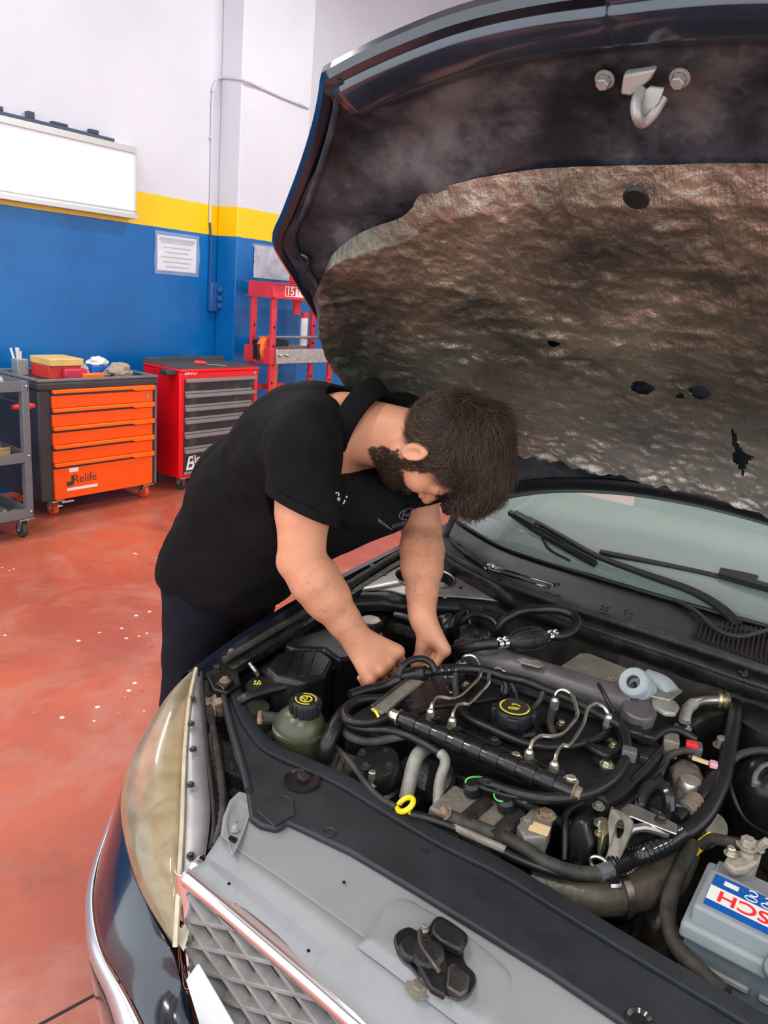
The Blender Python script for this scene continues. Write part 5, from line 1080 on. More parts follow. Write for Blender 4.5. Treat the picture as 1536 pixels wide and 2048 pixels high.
# right hand side bits
slab('pump_flange', [(1340, 1530), (1365, 1512), (1400, 1530), (1412, 1562), (1392, 1588), (1358, 1580)], .80, .05, 'grimy_alu', en, bevel=.008)
g = MB(); g.lathe([(0, 0), (.02, 0), (.026, -.01), (.026, -.05)], Z(1382, 1560, .815), (0, 0, 1), 16); g.build('thermostat', 'zinc', en)
def blk(nm, px, py, z, h, m_, bev=.003, ang=0.3):
    a = Z(px, py, z); g = MB(); ax = (Vector((math.cos(ang), math.sin(ang), 0)), Vector((-math.sin(ang), math.cos(ang), 0)), Vector((0, 0, 1))); g.obox(a, h, ax); return g.build(nm, m_, en, bevel=bev)
blk('connector', 1390, 1500, .828, (.016, .013, .014), 'conn_grey'); blk('connector_lock', 1384, 1489, .843, (.009, .012, .005), 'red_plastic', .002)
blk('white_tag', 1401, 1521, .835, (.005, .016, .003), 'label_cream', .001, .1); blk('pink_clip', 1427, 1529, .835, (.009, .008, .006), 'pink_plastic'); blk('valve_body', 1340, 1490, .83, (.02, .016, .02), 'grimy_alu'); blk('sensor', 1350, 1620, .79, (.012, .02, .02), 'dark_steel'); blk('rail_conn', 1290, 1470, .85, (.022, .018, .012), 'hose_black', .005); blk('loom_box', 1265, 1462, .862, (.018, .02, .010), 'hose_black', .005)
bolt('union', Z(1441, 1492, .825), .011, en, 'grimy_alu', h=.02); blk('loom_clip', 1258, 1508, .868, (.012, .014, .012), 'conn_grey')
g = MB(); c = Z(1535, 1560, .78); g.lathe([(0, .03), (.03, .03), (.05, .02), (.062, 0), (.07, -.03), (.07, -.12)], c, (-.2, 0, 1), 28); g.build('vacuum_chamber', 'tank_black', en)
pipe('chamber_clip', [(1508, 1570, .82), (1512, 1548, .825), (1530, 1530, .825), (1560, 1528, .82)], .005, 'dull_alu', en)
g = MB(); c = Z(1545, 1440, .84); g.lathe([(0, .02), (.06, .02), (.085, .005), (.09, -.02), (.09, -.14)], c, (0, 0, 1), 30); g.build('brake_servo', 'tank_black', en); ring('servo_seam', c+Vector((0, 0, .006)), .09, .006, 'dark_steel', en, .004)
pipe('throttle_body', [(1440, 1440, .80), (1400, 1450, .80), (1370, 1470, .80)], .03, 'tank_black', en, n=14)
g = MB(); a = Z(1403, 1683, .79); g.prism([a+Vector((0, 0, 0)), a+Vector((.02, -.012, .012)), a+Vector((.03, -.016, -.012)), a+Vector((-.012, 0, -.024))], (.002, .006, 0)); g.build('yellow_tag', 'yellow_plastic', en)
g = MB(); c = Z(1430, 1650, .75); g.lathe([(.025, 0), (.03, -.01), (.03, -.06)], c, (-.4, -.3, .7), 18); g.build('hose_union', 'grimy_alu', en)
# ---- battery
bt = sub('battery', Z(1450, 1800, .64), label='grey battery with blue label')
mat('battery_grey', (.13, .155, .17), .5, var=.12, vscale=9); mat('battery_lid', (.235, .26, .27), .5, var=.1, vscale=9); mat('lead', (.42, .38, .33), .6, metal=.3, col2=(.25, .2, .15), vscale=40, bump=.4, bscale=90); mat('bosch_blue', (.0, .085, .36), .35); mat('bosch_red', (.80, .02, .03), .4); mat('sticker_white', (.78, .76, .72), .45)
A = Z(1421, 1737, .83); B = Z(1387, 1803, .825); bx1, bx0, by1 = A.x, B.x-.012, (A.y+B.y)/2; by0 = by1-.245
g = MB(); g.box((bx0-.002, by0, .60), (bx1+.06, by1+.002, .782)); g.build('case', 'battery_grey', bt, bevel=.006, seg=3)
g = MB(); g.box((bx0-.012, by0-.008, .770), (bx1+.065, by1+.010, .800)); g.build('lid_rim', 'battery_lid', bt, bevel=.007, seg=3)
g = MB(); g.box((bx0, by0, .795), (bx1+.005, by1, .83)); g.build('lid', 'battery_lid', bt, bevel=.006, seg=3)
tz = .8305; xl0, xl1 = bx0+.012, bx1-.008
g = MB(); g.box((xl0, by0+.01, tz-.0003), (xl1, by1-.012, tz+.0006)); lab = g.build('label', 'bosch_blue', bt, bevel=.0)
xw0, xw1 = xl0+(xl1-xl0)*.18, xl0+(xl1-xl0)*.62
g = MB(); g.box((xw0, by0+.01, tz+.0004), (xw1, by1-.012, tz+.001)); g.build('label_white_band', 'sticker_white', lab)
hgt = (xw1-xw0)
q = text_mb('BOSCH', hgt*1.02, ((xw0+xw1)/2, by1-.025, tz+.0014), (0, 1, 0), (-1, 0, 0), depth=.0003, bold=.0005, align='RIGHT', sx=1.12); q.build('brand_lettering', 'bosch_red', lab)
g = MB(); g.box((xw1+.012, by1-.05, tz+.0004), (xl1-.008, by1-.028, tz+.001)); g.build('certificate_mark', 'sticker_white', lab)
for k in range(5):
    q = MB(); yy = by1-.07-.024*k; xx = xw1+.009
    q.tube([Vector((xx+math.sin(t)*.005, yy+math.cos(t)*.009, tz+.001)) for t in [2*PI*i/14 for i in range(14)]], .0009, 5, closed=True); q.build('warning_symbol', 'sticker_white', lab)
    q = MB(); xx = xw1+.023; q.tube([Vector((xx+math.sin(t)*.006, yy+math.cos(t)*.007, tz+.001)) for t in [.6+2*PI*.8*i/12 for i in range(12)]], .0012, 5); q.build('warning_symbol', 'sticker_white', lab)
g = MB(); px_ = bx1+.022; g.box((bx1-.002, by1-.10, .79), (bx1+.06, by1-.005, .812)); g.build('terminal_well', 'battery_lid', bt, bevel=.004)
tcn = Z(1492, 1716, .835); g = MB(); g.lathe([(.0, -.03), (.02, -.03), (.02, 0), (.012, .002), (.010, .012), (0, .013)], tcn, (0, 0, 1), 18); g.build('terminal_clamp', 'lead', bt)
slab('clamp_arm', [(1448, 1722), (1458, 1706), (1478, 1712), (1500, 1700), (1512, 1690), (1526, 1700), (1520, 1722), (1495, 1735), (1470, 1738)], .842, .016, 'lead', bt, bevel=.004)
bolt('clamp_nut', Z(1494, 1692, .85), .012, bt, 'lead', h=.014); bolt('clamp_nut', Z(1517, 1694, .85), .008, bt, 'lead', d=(0, -.5, .8), h=.02); bolt('clamp_nut', Z(1460, 1708, .845), .007, bt, 'nut_zinc', h=.012)
pipe('battery_cable', [(1490, 1690, .845), (1460, 1684, .84), (1425, 1678, .82), (1405, 1690, .79)], .010, 'dusty_rubber', bt)
g = MB(); g.box((bx1+.0, by0+.02, .80), (bx1+.05, by1-.105, .845)); g.build('terminal_cover', 'battery_lid', bt, bevel=.006)
for k in range(2):
    g = MB(); yy = by1-.075-.08*k; g.box((bx0-.007, yy-.025, .728), (bx0, yy+.04, .738)); g.build('case_rib', 'battery_lid', bt, bevel=.002)
c = Vector((bx0-.013, by1-.128, .80)); g = MB(); g.lathe([(0, .006), (.006, .006), (.008, .010), (.017, .010), (.019, .004), (.019, -.01)], c, (-.6, 0, .8), 20, cap=False); g.build('vent_plug', 'battery_grey', bt)
g = MB(); g.box((bx0-.004, by1-.20, .655), (bx0-.0025, by1-.075, .70)); g.build('paper_sticker', 'sticker_white', bt)
# ---- primer bulb and its hose
pb_ = sub('primer_bulb', Z(1055, 1280, .90), label='black rubber fuel primer bulb')
a, b_ = Z(1018, 1284, .935), Z(1092, 1273, .935); d = (b_-a); L_ = d.length; d.normalize()
g = MB(); g.lathe([(.010, -.004), (.014, 0), (.022, L_*.14), (.0275, L_*.36), (.0275, L_*.62), (.022, L_*.86), (.014, L_), (.010, L_+.004)], a, d, 24); g.build('bulb', 'black_rubber', pb_)
u, v, d = frame(d)
for k in range(10):
    t = 2*PI*k/10; e = u*math.cos(t)+v*math.sin(t); q = MB(); q.tube([a+d*L_*f+e*r for f, r in ((.10, .0195), (.2, .0245), (.36, .0277), (.5, .028), (.62, .0277), (.8, .0245), (.9, .0195))], .0018, 5, sm=3); q.build('bulb_rib', 'black_rubber', pb_)
ring('bulb_band', a+d*L_*.5, .0275, .003, 'black_rubber', pb_, .003, up=d)
for s, p in ((-1, a-d*.012), (-1, a-d*.028), (1, b_+d*.010), (1, b_+d*.027)):
    g = MB(); g.tube([p-d*.0055, p+d*.0055], .0125, 18, cap=False); g.build('hose_clamp', 'chrome', pb_)
    bolt('clamp_screw', p+Vector((-.004, .0, .011)), .005, pb_, 'chrome', d=u, h=.010)
pipe('loop_hose', [b_+d*.02, (1122, 1272, .936), (1142, 1264, .942), (1154, 1248, .955), (1146, 1230, .965), (1118, 1220, .97), (1080, 1219, .965), (1040, 1224, .95), (1010, 1240, .93), (996, 1262, .90), (1000, 1280, .87)], .0115, 'hose_black', pb_, n=12)
pipe('feed_hose', [a-d*.03, (975, 1288, .93), (950, 1292, .92), (925, 1296, .90), (905, 1302, .86)], .0135, 'hose_black', pb_, n=12)
pipe('feed_hose', [(985, 1292, .91), (940, 1284, .89), (915, 1288, .86)], .0115, 'dusty_rubber', pb_, n=12)
# hoses against the bulkhead
pipe('bulkhead_hose', [(920, 1245, .86), (950, 1228, .87), (985, 1240, .87), (1000, 1262, .86)], .008, 'hose_black', eb)
pipe('bulkhead_hose', [(905, 1260, .84), (915, 1235, .85), (935, 1225, .85), (945, 1260, .84)], .010, 'tank_black', eb)
for px, py, z in ((940, 1262, .84), (900, 1240, .84), (970, 1270, .84)): lump('bulkhead_fitting', Z(px, py, z)-Vector((0, 0, .04)), .035, 'tank_black', (1, 1, 1), None, None, px*.1, .25, 5, eb)
pipe('ac_pipe', [(790, 1230, .84), (815, 1236, .845), (850, 1250, .845), (890, 1270, .84)], .010, 'tank_black', eb)
# ================================================================== cowl, glass, body shell, bonnet
mat('cowl_black', (0.020, 0.022, 0.025), .5, var=.25, vscale=8, bump=.1, bscale=350, rvar=.06)
mat('wiper_black', (0.016, 0.017, 0.019), .42, var=.2)
mat('interior_dark', (.02, .02, .022), .7); mat('dash_grey', (.05, .052, .055), .6)
m, nt, b = nodes('glass'); b.inputs['Base Color'].default_value = (.80, .93, .89, 1); b.inputs['Roughness'].default_value = .03; b.inputs['Transmission Weight'].default_value = 1.0; b.inputs['IOR'].default_value = 1.5; MATS['glass'] = m
m, nt, b = nodes('dusty_glass'); b.inputs['Base Color'].default_value = (.46, .62, .57, 1); b.inputs['Roughness'].default_value = .05; b.inputs['Alpha'].default_value = .42; b.inputs['Coat Weight'].default_value = 1.0; b.inputs['Coat Roughness'].default_value = .02; b.inputs['Coat IOR'].default_value = 2.6; MATS['dusty_glass'] = m
mat('frit_sheen', (.10, .105, .11), .35, var=.1)  # black frit coloured grey, the ceiling's sheen painted into it
cw = sub('cowl_panel', (2.0, YC, .9))
base = [Vector((2.30, 1.26, .955)), Vector((2.211, 1.19, .965)), Vector((2.092, .995, .97)), Vector((2.059, .845, .97)), Vector((2.050, .657, .97)), Vector((2.044, .432, .97)), Vector((2.05, .24, .97)), Vector((2.06, 0, .97)), Vector((2.12, -.2, .97)), Vector((2.30, -.42, .955))]
stri = [Vector((2.16, 1.25, .93)), Vector((2.008, 1.133, .93)), Vector((1.912, .916, .93)), Vector((1.885, .75, .93)), Vector((1.876, .613, .93)), Vector((1.872, .386, .93)), Vector((1.862, .159, .93)), Vector((1.88, -.05, .93)), Vector((1.95, -.2, .93)), Vector((2.16, -.41, .93))]
def mixc(a, b_, t, dz): 
    A, B = spline(a, 6), spline(b_, 6); return [samp(A, i/20).lerp(samp(B, i/20), t)+Vector((0, 0, dz)) for i in range(21)]
loft('cowl', [mixc(stri, base, .02, -.006), mixc(stri, base, .12, .002), mixc(stri, base, .5, -.004), mixc(stri, base, .88, -.003), mixc(stri, base, 1, -.004)], 'cowl_black', cw, n=60, sub=0, solid=.004)
g = MB(); g.tube([p+Vector((0, 0, .006)) for p in stri], .011, 10, sm=8); g.build('bulkhead_seal', 'dusty_rubber', cw)
g = MB(); g.tube([p+Vector((-.035, 0, -.018)) for p in stri[3:-1]], .010, 10, sm=8); g.build('lower_seal', 'greasy_black', cw)
loft('cowl_flange', [[p+Vector((-.006, 0, .0)) for p in stri], [p+Vector((-.008-.042*(p.y < .8), 0, -.022)) for p in stri], [p+Vector((-.010-.045*(p.y < .8), 0, -.045)) for p in stri]], 'greasy_black', cw, n=50, sub=0, solid=.003)
# vent slots
cs_ = lambda px, py: PL(px, py, Vector((1.96, .3, .955)), Vector((-.22, 0, 1)).normalized())
for k in range(19):
    px = 1392+k*9.5; t = k/18
    ytop = 1236+18*math.sin(min(1, t*1.4)*PI/2)+(t > .6)*(t-.6)*30; ybot = 1277+t*62
    a, b_ = cs_(px+6, ytop), cs_(px-6, ybot); up = Vector((-.22, 0, 1)).normalized()
    g = MB(); g.bar(a+up*.003, b_+up*.003, .0042, .004, up); g.build('vent_slot', 'black_gloss', cw)
pipe('vent_moulding', [cs_(1349, 1204)+Vector((0, 0, .006)), cs_(1390, 1228)+Vector((0, 0, .008)), cs_(1430, 1262)+Vector((0, 0, .006)), cs_(1480, 1276)+Vector((0, 0, .004)), cs_(1540, 1262)+Vector((0, 0, .004))], .006, 'cowl_black', cw)
for px, py in ((1205, 1220), (1215, 1224), (1252, 1230), (1262, 1236)):
    p = Z(px, py, .95); g = MB(); g.lathe([(0, 0), (.007, 0), (.004, .004), (.004, .010), (.008, .012), (0, .014)], p, (.3, .2, 1), 10); g.build('trim_clip', 'cowl_black', cw)
for px, py in ((915, 1092), (935, 1112), (952, 1120), (962, 1128)):
    p = Z(px, py, .945); g = MB(); g.lathe([(0, 0), (.010, 0), (.012, .006), (.008, .014), (0, .016)], p, (.1, .3, 1), 12); g.build('hose_stub', 'cowl_black', cw)
pipe('washer_tube', [(905, 1085, .95), (930, 1106, .955), (965, 1130, .955), (1000, 1160, .945)], .0055, 'hose_black', cw)
pipe('seal_clip', [(1480, 1345, .93), (1488, 1352, .932), (1492, 1345, .93)], .006, 'greasy_black', cw)
# ---- windscreen
gd = Vector((math.cos(math.radians(29)), 0, math.sin(math.radians(29))))
ws = sub('windscreen', (2.3, YC, .96))
B_ = spline(base, 6); rows = []
for j in range(13):
    t = j/12; L_ = .98*t; row = []
    for i in range(41):
        p = samp(B_, i/40); q = p+gd*L_; yy = (q.y-YC)*(1-.14*t)+YC; row.append(Vector((q.x+.0, yy, q.z+.035*math.sin(PI*t)+.004)))
    rows.append(row)
g = MB(); g.grid(rows); g.build('windscreen_glass', 'dusty_glass', ws)
g = MB(); g.grid([[p+Vector((0, 0, -.006)) for p in r] for r in (rows[0], rows[1])]); g.build('black_border', 'frit_sheen', ws)
g = MB(); g.grid([[p+Vector((0, 0, -.007)) for p in r] for r in (rows[-2], rows[-1])]); g.build('top_border', 'frit_sheen', ws)
g = MB(); g.tube([p for p in rows[0]], .006, 8); g.build('glass_seal', 'wiper_black', ws)
g = MB(); g.grid([[Vector((2.25, -.3, .93)), Vector((2.25, 1.14, .93))], [Vector((2.75, -.32, 1.00)), Vector((2.75, 1.16, 1.00))], [Vector((2.95, -.32, .98)), Vector((2.95, 1.16, .98))], [Vector((3.0, -.32, .5)), Vector((3.0, 1.16, .5))]]); g.build('dashboard', 'dash_grey', ws)
# ---- wipers
def wp(px, py, h=.012):
    o = Vector((2.06, .5, .97)); n = Vector((-math.sin(math.radians(29)), 0, math.cos(math.radians(29)))); return PL(px, py, o+n*h, n)
w1 = sub('wiper', wp(1200, 1120)); w2 = sub('wiper', wp(1440, 1150)); w2.name = 'wiper.001'
WLOC[w2.name] = WLOC.get(w2.name, Vector(wp(1440, 1150)))
def strip3(name, pts, w_, h_, m_, parent, up=Vector((-.48, 0, .87))):
    P = spline([Vector(p) for p in pts], 6); g = MB(); rows = []
    for i, p in enumerate(P):
        d = (P[min(i+1, len(P)-1)]-P[max(i-1, 0)]).normalized(); s = d.cross(up).normalized(); t = i/(len(P)-1)
        ww = w_(t) if callable(w_) else w_; rows.append([p-s*ww, p-s*ww*.7+up*h_, p+s*ww*.7+up*h_, p+s*ww])
    g.grid(rows, True); g.f += [(0, 1, 2, 3), tuple(len(g.v)-4+k for k in (3, 2, 1, 0))]; g.m += [0, 0]; return g.build(name, m_, parent, bevel=.001)
strip3('wiper_blade', [wp(1020, 1028), wp(1070, 1062), wp(1130, 1098), wp(1192, 1132)], .009, .016, 'wiper_black', w1)
strip3('wiper_arm', [wp(1070, 1044, .03), wp(1130, 1078, .03), wp(1194, 1114, .03), wp(1290, 1150, .028), wp(1380, 1182, .026), wp(1440, 1216, .02), wp(1478, 1252, .01)], lambda t: .006+.010*t, .010, 'wiper_black', w1)
pipe('blade_frame', [wp(1034, 1030, .03), wp(1062, 1036, .035), wp(1076, 1050, .035), wp(1090, 1062, .03), wp(1194, 1118, .03)], .0035, 'wiper_black', w1, sm=3)
pipe('blade_link', [wp(1085, 1078, .01), wp(1100, 1100, .01), wp(1140, 1122, .01)], .004, 'wiper_black', w1)
strip3('wiper_clip', [wp(1030, 1032, .02), wp(1070, 1055, .02)], .013, .02, 'wiper_black', w1)
strip3('wiper_blade', [wp(1200, 1108), wp(1300, 1128), wp(1420, 1154), wp(1536, 1184), wp(1640, 1212)], .009, .014, 'wiper_black', w2)
strip3('wiper_arm', [wp(1440, 1150, .03), wp(1536, 1176, .035), wp(1640, 1206, .03), wp(1760, 1262, .02)], .009, .012, 'wiper_black', w2)
strip3('wiper_clip', [wp(1438, 1152, .016), wp(1480, 1160, .016), wp(1514, 1168, .016)], .014, .024, 'wiper_black', w2)
# ---- wings, wheels, doors, roof (mostly behind the man and the bonnet)
def zlow(x):
    d = .38**2-(x-1.60)**2; return max(.30, .32+math.sqrt(d)) if d > 0 else .30
def top_at(x):
    xs = [1.10, 1.25, 1.45, 1.7, 2.0, 2.35]; zs = [.805, .835, .865, .89, .915, .935]; ys = [1.262, 1.272, 1.28, 1.285, 1.285, 1.285]
    return np.interp(x, xs, ys), np.interp(x, xs, zs)
for sgn in (1, -1):
    g = MB(); rows = []
    for i in range(41):
        x = 1.10+1.3*i/40; y, z = top_at(x); zl0 = zlow(x); row = [Vector((x, y-.035, z-.03)), Vector((x, y-.012, z-.004)), Vector((x, y+.004, z-.002)), Vector((x, y+.022, z-.022))]
        for k in range(1, 9):
            t = k/8; zz = (z-.022)*(1-t)+zl0*t; row.append(Vector((x, y+.022+.045*math.sin(min(1, t*1.3)*PI/2)+.0, zz)))
        rows.append([p if sgn > 0 else mir(p) for p in row])
    g.grid(rows); g.build('front_wing', 'navy_paint', car)
    wy = YC+sgn*.745; whl = sub('front_wheel', (1.60, wy, 0))
    g = MB(); prof = [(.20, -.09), (.225, -.10), (.29, -.095), (.318, -.07), (.32, 0), (.318, .07), (.29, .095), (.225, .10), (.20, .09)]
    g.lathe(prof, (1.60, wy, .32), (0, 1, 0), 40, cap=False); g.build('tyre', 'black_rubber', whl)
    g = MB(); g.lathe([(.0, .05*sgn), (.06, .05*sgn), (.19, .03*sgn), (.205, .08*sgn), (.215, .085*sgn)], (1.60, wy, .32), (0, 1, 0), 40, cap=False); g.build('rim', 'dull_alu', whl)
    for k in range(7):
        a = 2*PI*k/7; q = MB(); q.bar(Vector((1.60, wy+.06*sgn, .32)), Vector((1.60+.2*math.cos(a), wy+.07*sgn, .32+.2*math.sin(a))), .05, .02, (0, 1, 0)); q.build('spoke', 'steel', whl, bevel=.006)
    dr = sub('front_door', (2.9, YC+sgn*.88, .3))
    g = MB(); rows = []
    for i in range(9):
        x = 2.42+1.1*i/8; rows.append([(Vector((x, 1.285+.05*math.sin(t*PI*.6), .95-.65*t)) if sgn > 0 else mir(Vector((x, 1.285+.05*math.sin(t*PI*.6), .95-.65*t)))) for t in [k/8 for k in range(9)]])
    g.grid(rows); g.build('door_skin', 'navy_paint', dr)
    g = MB(); sd = [Vector((2.55, 1.27, .95)), Vector((3.5, 1.27, .96)), Vector((3.5, 1.08, 1.40)), Vector((3.10, 1.08, 1.39))]; g.prism([p if sgn > 0 else mir(p) for p in sd], (0, -.004*sgn, 0)); g.build('side_window', 'glass', dr)
    ap = [Vector((2.38, 1.27, .95)), Vector((2.62, 1.22, 1.14)), Vector((2.85, 1.15, 1.29)), Vector((3.12, 1.06, 1.42))]
    g = MB(); g.tube([p if sgn > 0 else mir(p) for p in ap], .04, 10, sm=5); g.build('windscreen_pillar', 'navy_paint', car)
g = MB(); rows = [[Vector((3.08+1.5*i/10, YC-.64+1.28*j/10, 1.42+.05*math.sin(PI*i/10)+.03*math.sin(PI*j/10))) for j in range(11)] for i in range(11)]; g.grid(rows); g.build('roof', 'navy_paint', car)
g = MB(); g.box((2.5, YC-.8, .30), (5.0, YC+.8, .36)); g.build('floor_pan', 'interior_dark', car)
g = MB(); g.box((4.4, YC-.86, .34), (5.2, YC+.86, 1.0)); g.build('rear_body', 'navy_paint', car, bevel=.06)
for sgn in (1, -1):
    whl = sub('rear_wheel', (4.35, YC+sgn*.745, 0)); g = MB(); g.lathe([(0, -.08), (.29, -.09), (.32, -.06), (.32, .06), (.29, .09), (0, .08)], (4.35, YC+sgn*.745, .32), (0, 1, 0), 32); g.build('tyre', 'black_rubber', whl)
# ---- wrenches on the cowl
def wrench(label, pa, pb, r, jaw):
    a, b_ = pa, pb; d = (b_-a).normalized(); s = d.cross(Vector((0, 0, 1))).normalized(); up = s.cross(d)
    t = empty('combination_wrench', (a+b_)/2-Vector((0, 0, .004)), label, 'wrench', 'wrenches on the cowl')
    g = MB(); L_ = (b_-a).length; P = [a+d*L_*k/10 for k in range(11)]; rows = []
    for k, p in enumerate(P):
        w_ = r*(1.15-.3*math.sin(PI*k/10)); rows.append([p-s*w_+up*.001, p-s*w_*.5+up*.0035, p+s*w_*.5+up*.0035, p+s*w_+up*.001, p+s*w_*.5-up*.002, p-s*w_*.5-up*.002])
    g.grid(rows, True); g.build('shank', 'chrome', t)
    g = MB(); c = a-d*jaw*.6; n = 18; ins = [c+(d*math.cos(2*PI*k/n)+s*math.sin(2*PI*k/n))*jaw*.55 for k in range(n)]; out = [c+(d*math.cos(2*PI*k/n)+s*math.sin(2*PI*k/n))*jaw for k in range(n)]
    h = up*.005; g.grid([ins, out, [p+h for p in out], [p+h for p in ins], ins], True); g.build('ring_end', 'chrome', t)
    g = MB(); c = b_+d*jaw*.5; arc = [(.6+k*(2*PI-1.2)/14) for k in range(15)]; rows = [[c+(d*math.cos(x)+s*math.sin(x))*jaw*q_+up*z for q_, z in ((.5, 0), (1.05, 0), (1.05, .005), (.5, .005))] for x in arc]
    g.grid(rows, True); g.f += [(0, 1, 2, 3), tuple(len(g.v)-4+k for k in (3, 2, 1, 0))]; g.m += [0, 0]; g.build('open_end', 'chrome', t)
wrench('longer chrome wrench lying on the cowl nearer the windscreen', Z(985, 1134, .962), Z(1108, 1170, .962), .0045, .011)
wrench('chrome wrench lying on the cowl nearer the engine', Z(978, 1140, .952), Z(1090, 1174, .952), .004, .010)

# ---- bonnet
bo_ = sub('bonnet', (1.9, YC, 1.1), label='raised bonnet seen from below')
HA = math.radians(40); HD = Vector((-math.cos(HA), 0, math.sin(HA))); HN = Vector((math.sin(HA), 0, math.cos(HA))); HO = Vector((2.05, YC, 1.24))
def crown(y, s=0): 
    q = (y-YC)/.8; return .12*q*q+.05*max(0, (s-.95)/.35)**2
def hs(s, y, off=0.0):
    p = HO+HD*s-HN*(crown(y, s)+off); return Vector((p.x, y, p.z))
def hpx(px, py, off=0.0):         # (s, y) on the bonnet underside
    y, s = .8, .6
    for _ in range(14):
        p = PL(px, py, HO-HN*(crown(y, s)+off), HN); y = max(-.6, min(1.5, p.y)); s = (p-(HO-HN*(crown(y, s)+off))).dot(HD)
    return s, y
side_px = [(720, 790), (668, 690), (622, 608), (585, 548), (554, 488), (575, 430), (608, 345), (634, 265), (648, 205), (654, 162)]
front_px = [(654, 162), (720, 128), (800, 92), (900, 54), (1000, 27), (1100, 8), (1200, -6)]
SD = [hpx(*p) for p in side_px]; FR = [hpx(*p) for p in front_px]
print('HOOD side', [(round(a, 2), round(b, 2)) for a, b in SD]); print('HOOD front', [(round(a, 2), round(b, 2)) for a, b in FR])
rear = [(-.22, SD[0][1]-.02), (-.12, YC+.6), (-.05, YC+.42), (-.01, YC+.2), (0, YC)]
def curve2(P): return spline([Vector((a, b_, 0)) for a, b_ in P], 8)
cs = curve2([(-.22, SD[0][1]-.03)]+SD); cf = curve2(FR+[(FR[-1][0]+.004, YC)]); cr = curve2(rear)
NU, NV = 30, 44
def hood_sy(u, v):      # u 0..1 centre->side, v 0..1 rear->front
    # Coons patch on the half bonnet, then mirrored
    S = samp(cs, v); Cn = Vector((v*(cf[-1].x), YC, 0)); R = samp(list(reversed(cr)), u); F = samp(list(reversed(cf)), u)
    p = Cn.lerp(S, u)+R.lerp(F, v)-((cr[-1]*(1-u)+cr[0]*u)*(1-v)+(cf[-1]*(1-u)+cf[0]*u)*v)
    return p.x, p.y
def hood_rows(off, f=None, ulim=1.0):
    rows = []
    for j in range(NV+1):
        row = []
        for i in range(-NU, NU+1):
            s, y = hood_sy(abs(i)/NU*ulim, j/NV); 
            if i < 0: y = 2*YC-y
            o = off+(f(s, y) if f else 0); row.append(hs(s, y, o))
        rows.append(row)
    return rows
def relief(s, y):
    q = abs(y-YC); e = 0
    e += .010*math.exp(-((s-1.02)/.03)**2)*(q < .55)
    e -= .014*math.exp(-((s-1.14)/.06)**2)*math.exp(-(q/.62)**6)
    e += .012*math.exp(-((math.hypot((s-1.06), (q-.36)))/.06)**2)
    e -= .010*math.exp(-((math.hypot((s-1.06), (q-.36))-.10)/.03)**2)
    e += .016*math.exp(-((q-.20-(s-1.0)*.9)/.035)**2)*(1/(1+math.exp((s-1.28)*60)))*(1/(1+math.exp((.98-s)*60)))
    e += .004*mnoise.noise((s*9, y*9, 1.7))
    return e
m, nt, b = nodes('bonnet_under'); N = nt.nodes; L = nt.links
tc = N.new('ShaderNodeTexCoord'); n1 = N.new('ShaderNodeTexNoise'); n1.inputs['Scale'].default_value = 5; n1.inputs['Detail'].default_value = 8; n1.inputs['Roughness'].default_value = .7; L.new(tc.outputs['Object'], n1.inputs[0])
rp = N.new('ShaderNodeValToRGB'); E_ = rp.color_ramp.elements; E_[0].position = .40; E_[0].color = (.010, .016, .022, 1); E_[1].position = .64; E_[1].color = (.12, .13, .132, 1); q = E_.new(.50); q.color = (.034, .043, .054, 1); L.new(n1.outputs[0], rp.inputs[0]); L.new(rp.outputs[0], b.inputs['Base Color'])
n2 = N.new('ShaderNodeTexNoise'); n2.inputs['Scale'].default_value = 40; n2.inputs['Detail'].default_value = 6; L.new(tc.outputs['Object'], n2.inputs[0]); bp = N.new('ShaderNodeBump'); bp.inputs['Strength'].default_value = .15; bp.inputs['Distance'].default_value = .01; L.new(n2.outputs[0], bp.inputs['Height']); L.new(bp.outputs[0], b.inputs['Normal'])
mr = N.new('ShaderNodeMapRange'); mr.inputs[1].default_value = .35; mr.inputs[2].default_value = .7; mr.inputs[3].default_value = .32; mr.inputs[4].default_value = .75; L.new(n1.outputs[0], mr.inputs[0]); L.new(mr.outputs[0], b.inputs['Roughness']); b.inputs['Coat Weight'].default_value = .15
MATS['bonnet_under'] = m
g = MB(); g.grid(hood_rows(-.028)); g.build('outer_skin', 'navy_paint', bo_)
g = MB(); g.grid(hood_rows(0, relief)); g.build('inner_panel', 'bonnet_under', bo_)
edge = [hs(s, y, -.012) for s, y in [tuple(samp(cs, i/40)[:2]) for i in range(41)]]+[hs(s, y, -.012) for s, y in [tuple(samp(cf, i/24)[:2]) for i in range(1, 25)]]
edge = edge+[mir(p) for p in reversed(edge[:-1])]
g = MB(); g.tube(edge, .0165, 8); g.build('folded_edge', 'navy_paint', bo_)
g = MB(); rr_ = [hs(*samp(cr, i/20)[:2], -.012) for i in range(21)]; g.tube(rr_+[mir(p) for p in reversed(rr_[:-1])], .0165, 8); g.build('rear_edge', 'black_plastic', bo_)
g = MB(); rows = []
for t in (0, .5, 1): rows.append([hs(p.x+.0+.075*t, p.y, .004+.010*math.sin(PI*t)) for p in cr]+[mir(hs(p.x+.075*t, p.y, .004+.010*math.sin(PI*t))) for p in list(reversed(cr))[1:]])
g.grid(rows); g.build('rear_seal', 'black_plastic', bo_, solid=.004)
fl_ = [hs(p.x-.045*(1-k*0), p.y*.97+.013, .006) for k, p in enumerate([samp(cf, i/24) for i in range(25)])]
g = MB(); g.tube([hs(samp(cf, i/24).x-.05, (samp(cf, i/24).y-YC)*.95+YC, .002) for i in range(25)]+[mir(hs(samp(cf, i/24).x-.05, (samp(cf, i/24).y-YC)*.95+YC, .002)) for i in range(23, -1, -1)], .009, 8); g.build('front_hem', 'bonnet_under', bo_)
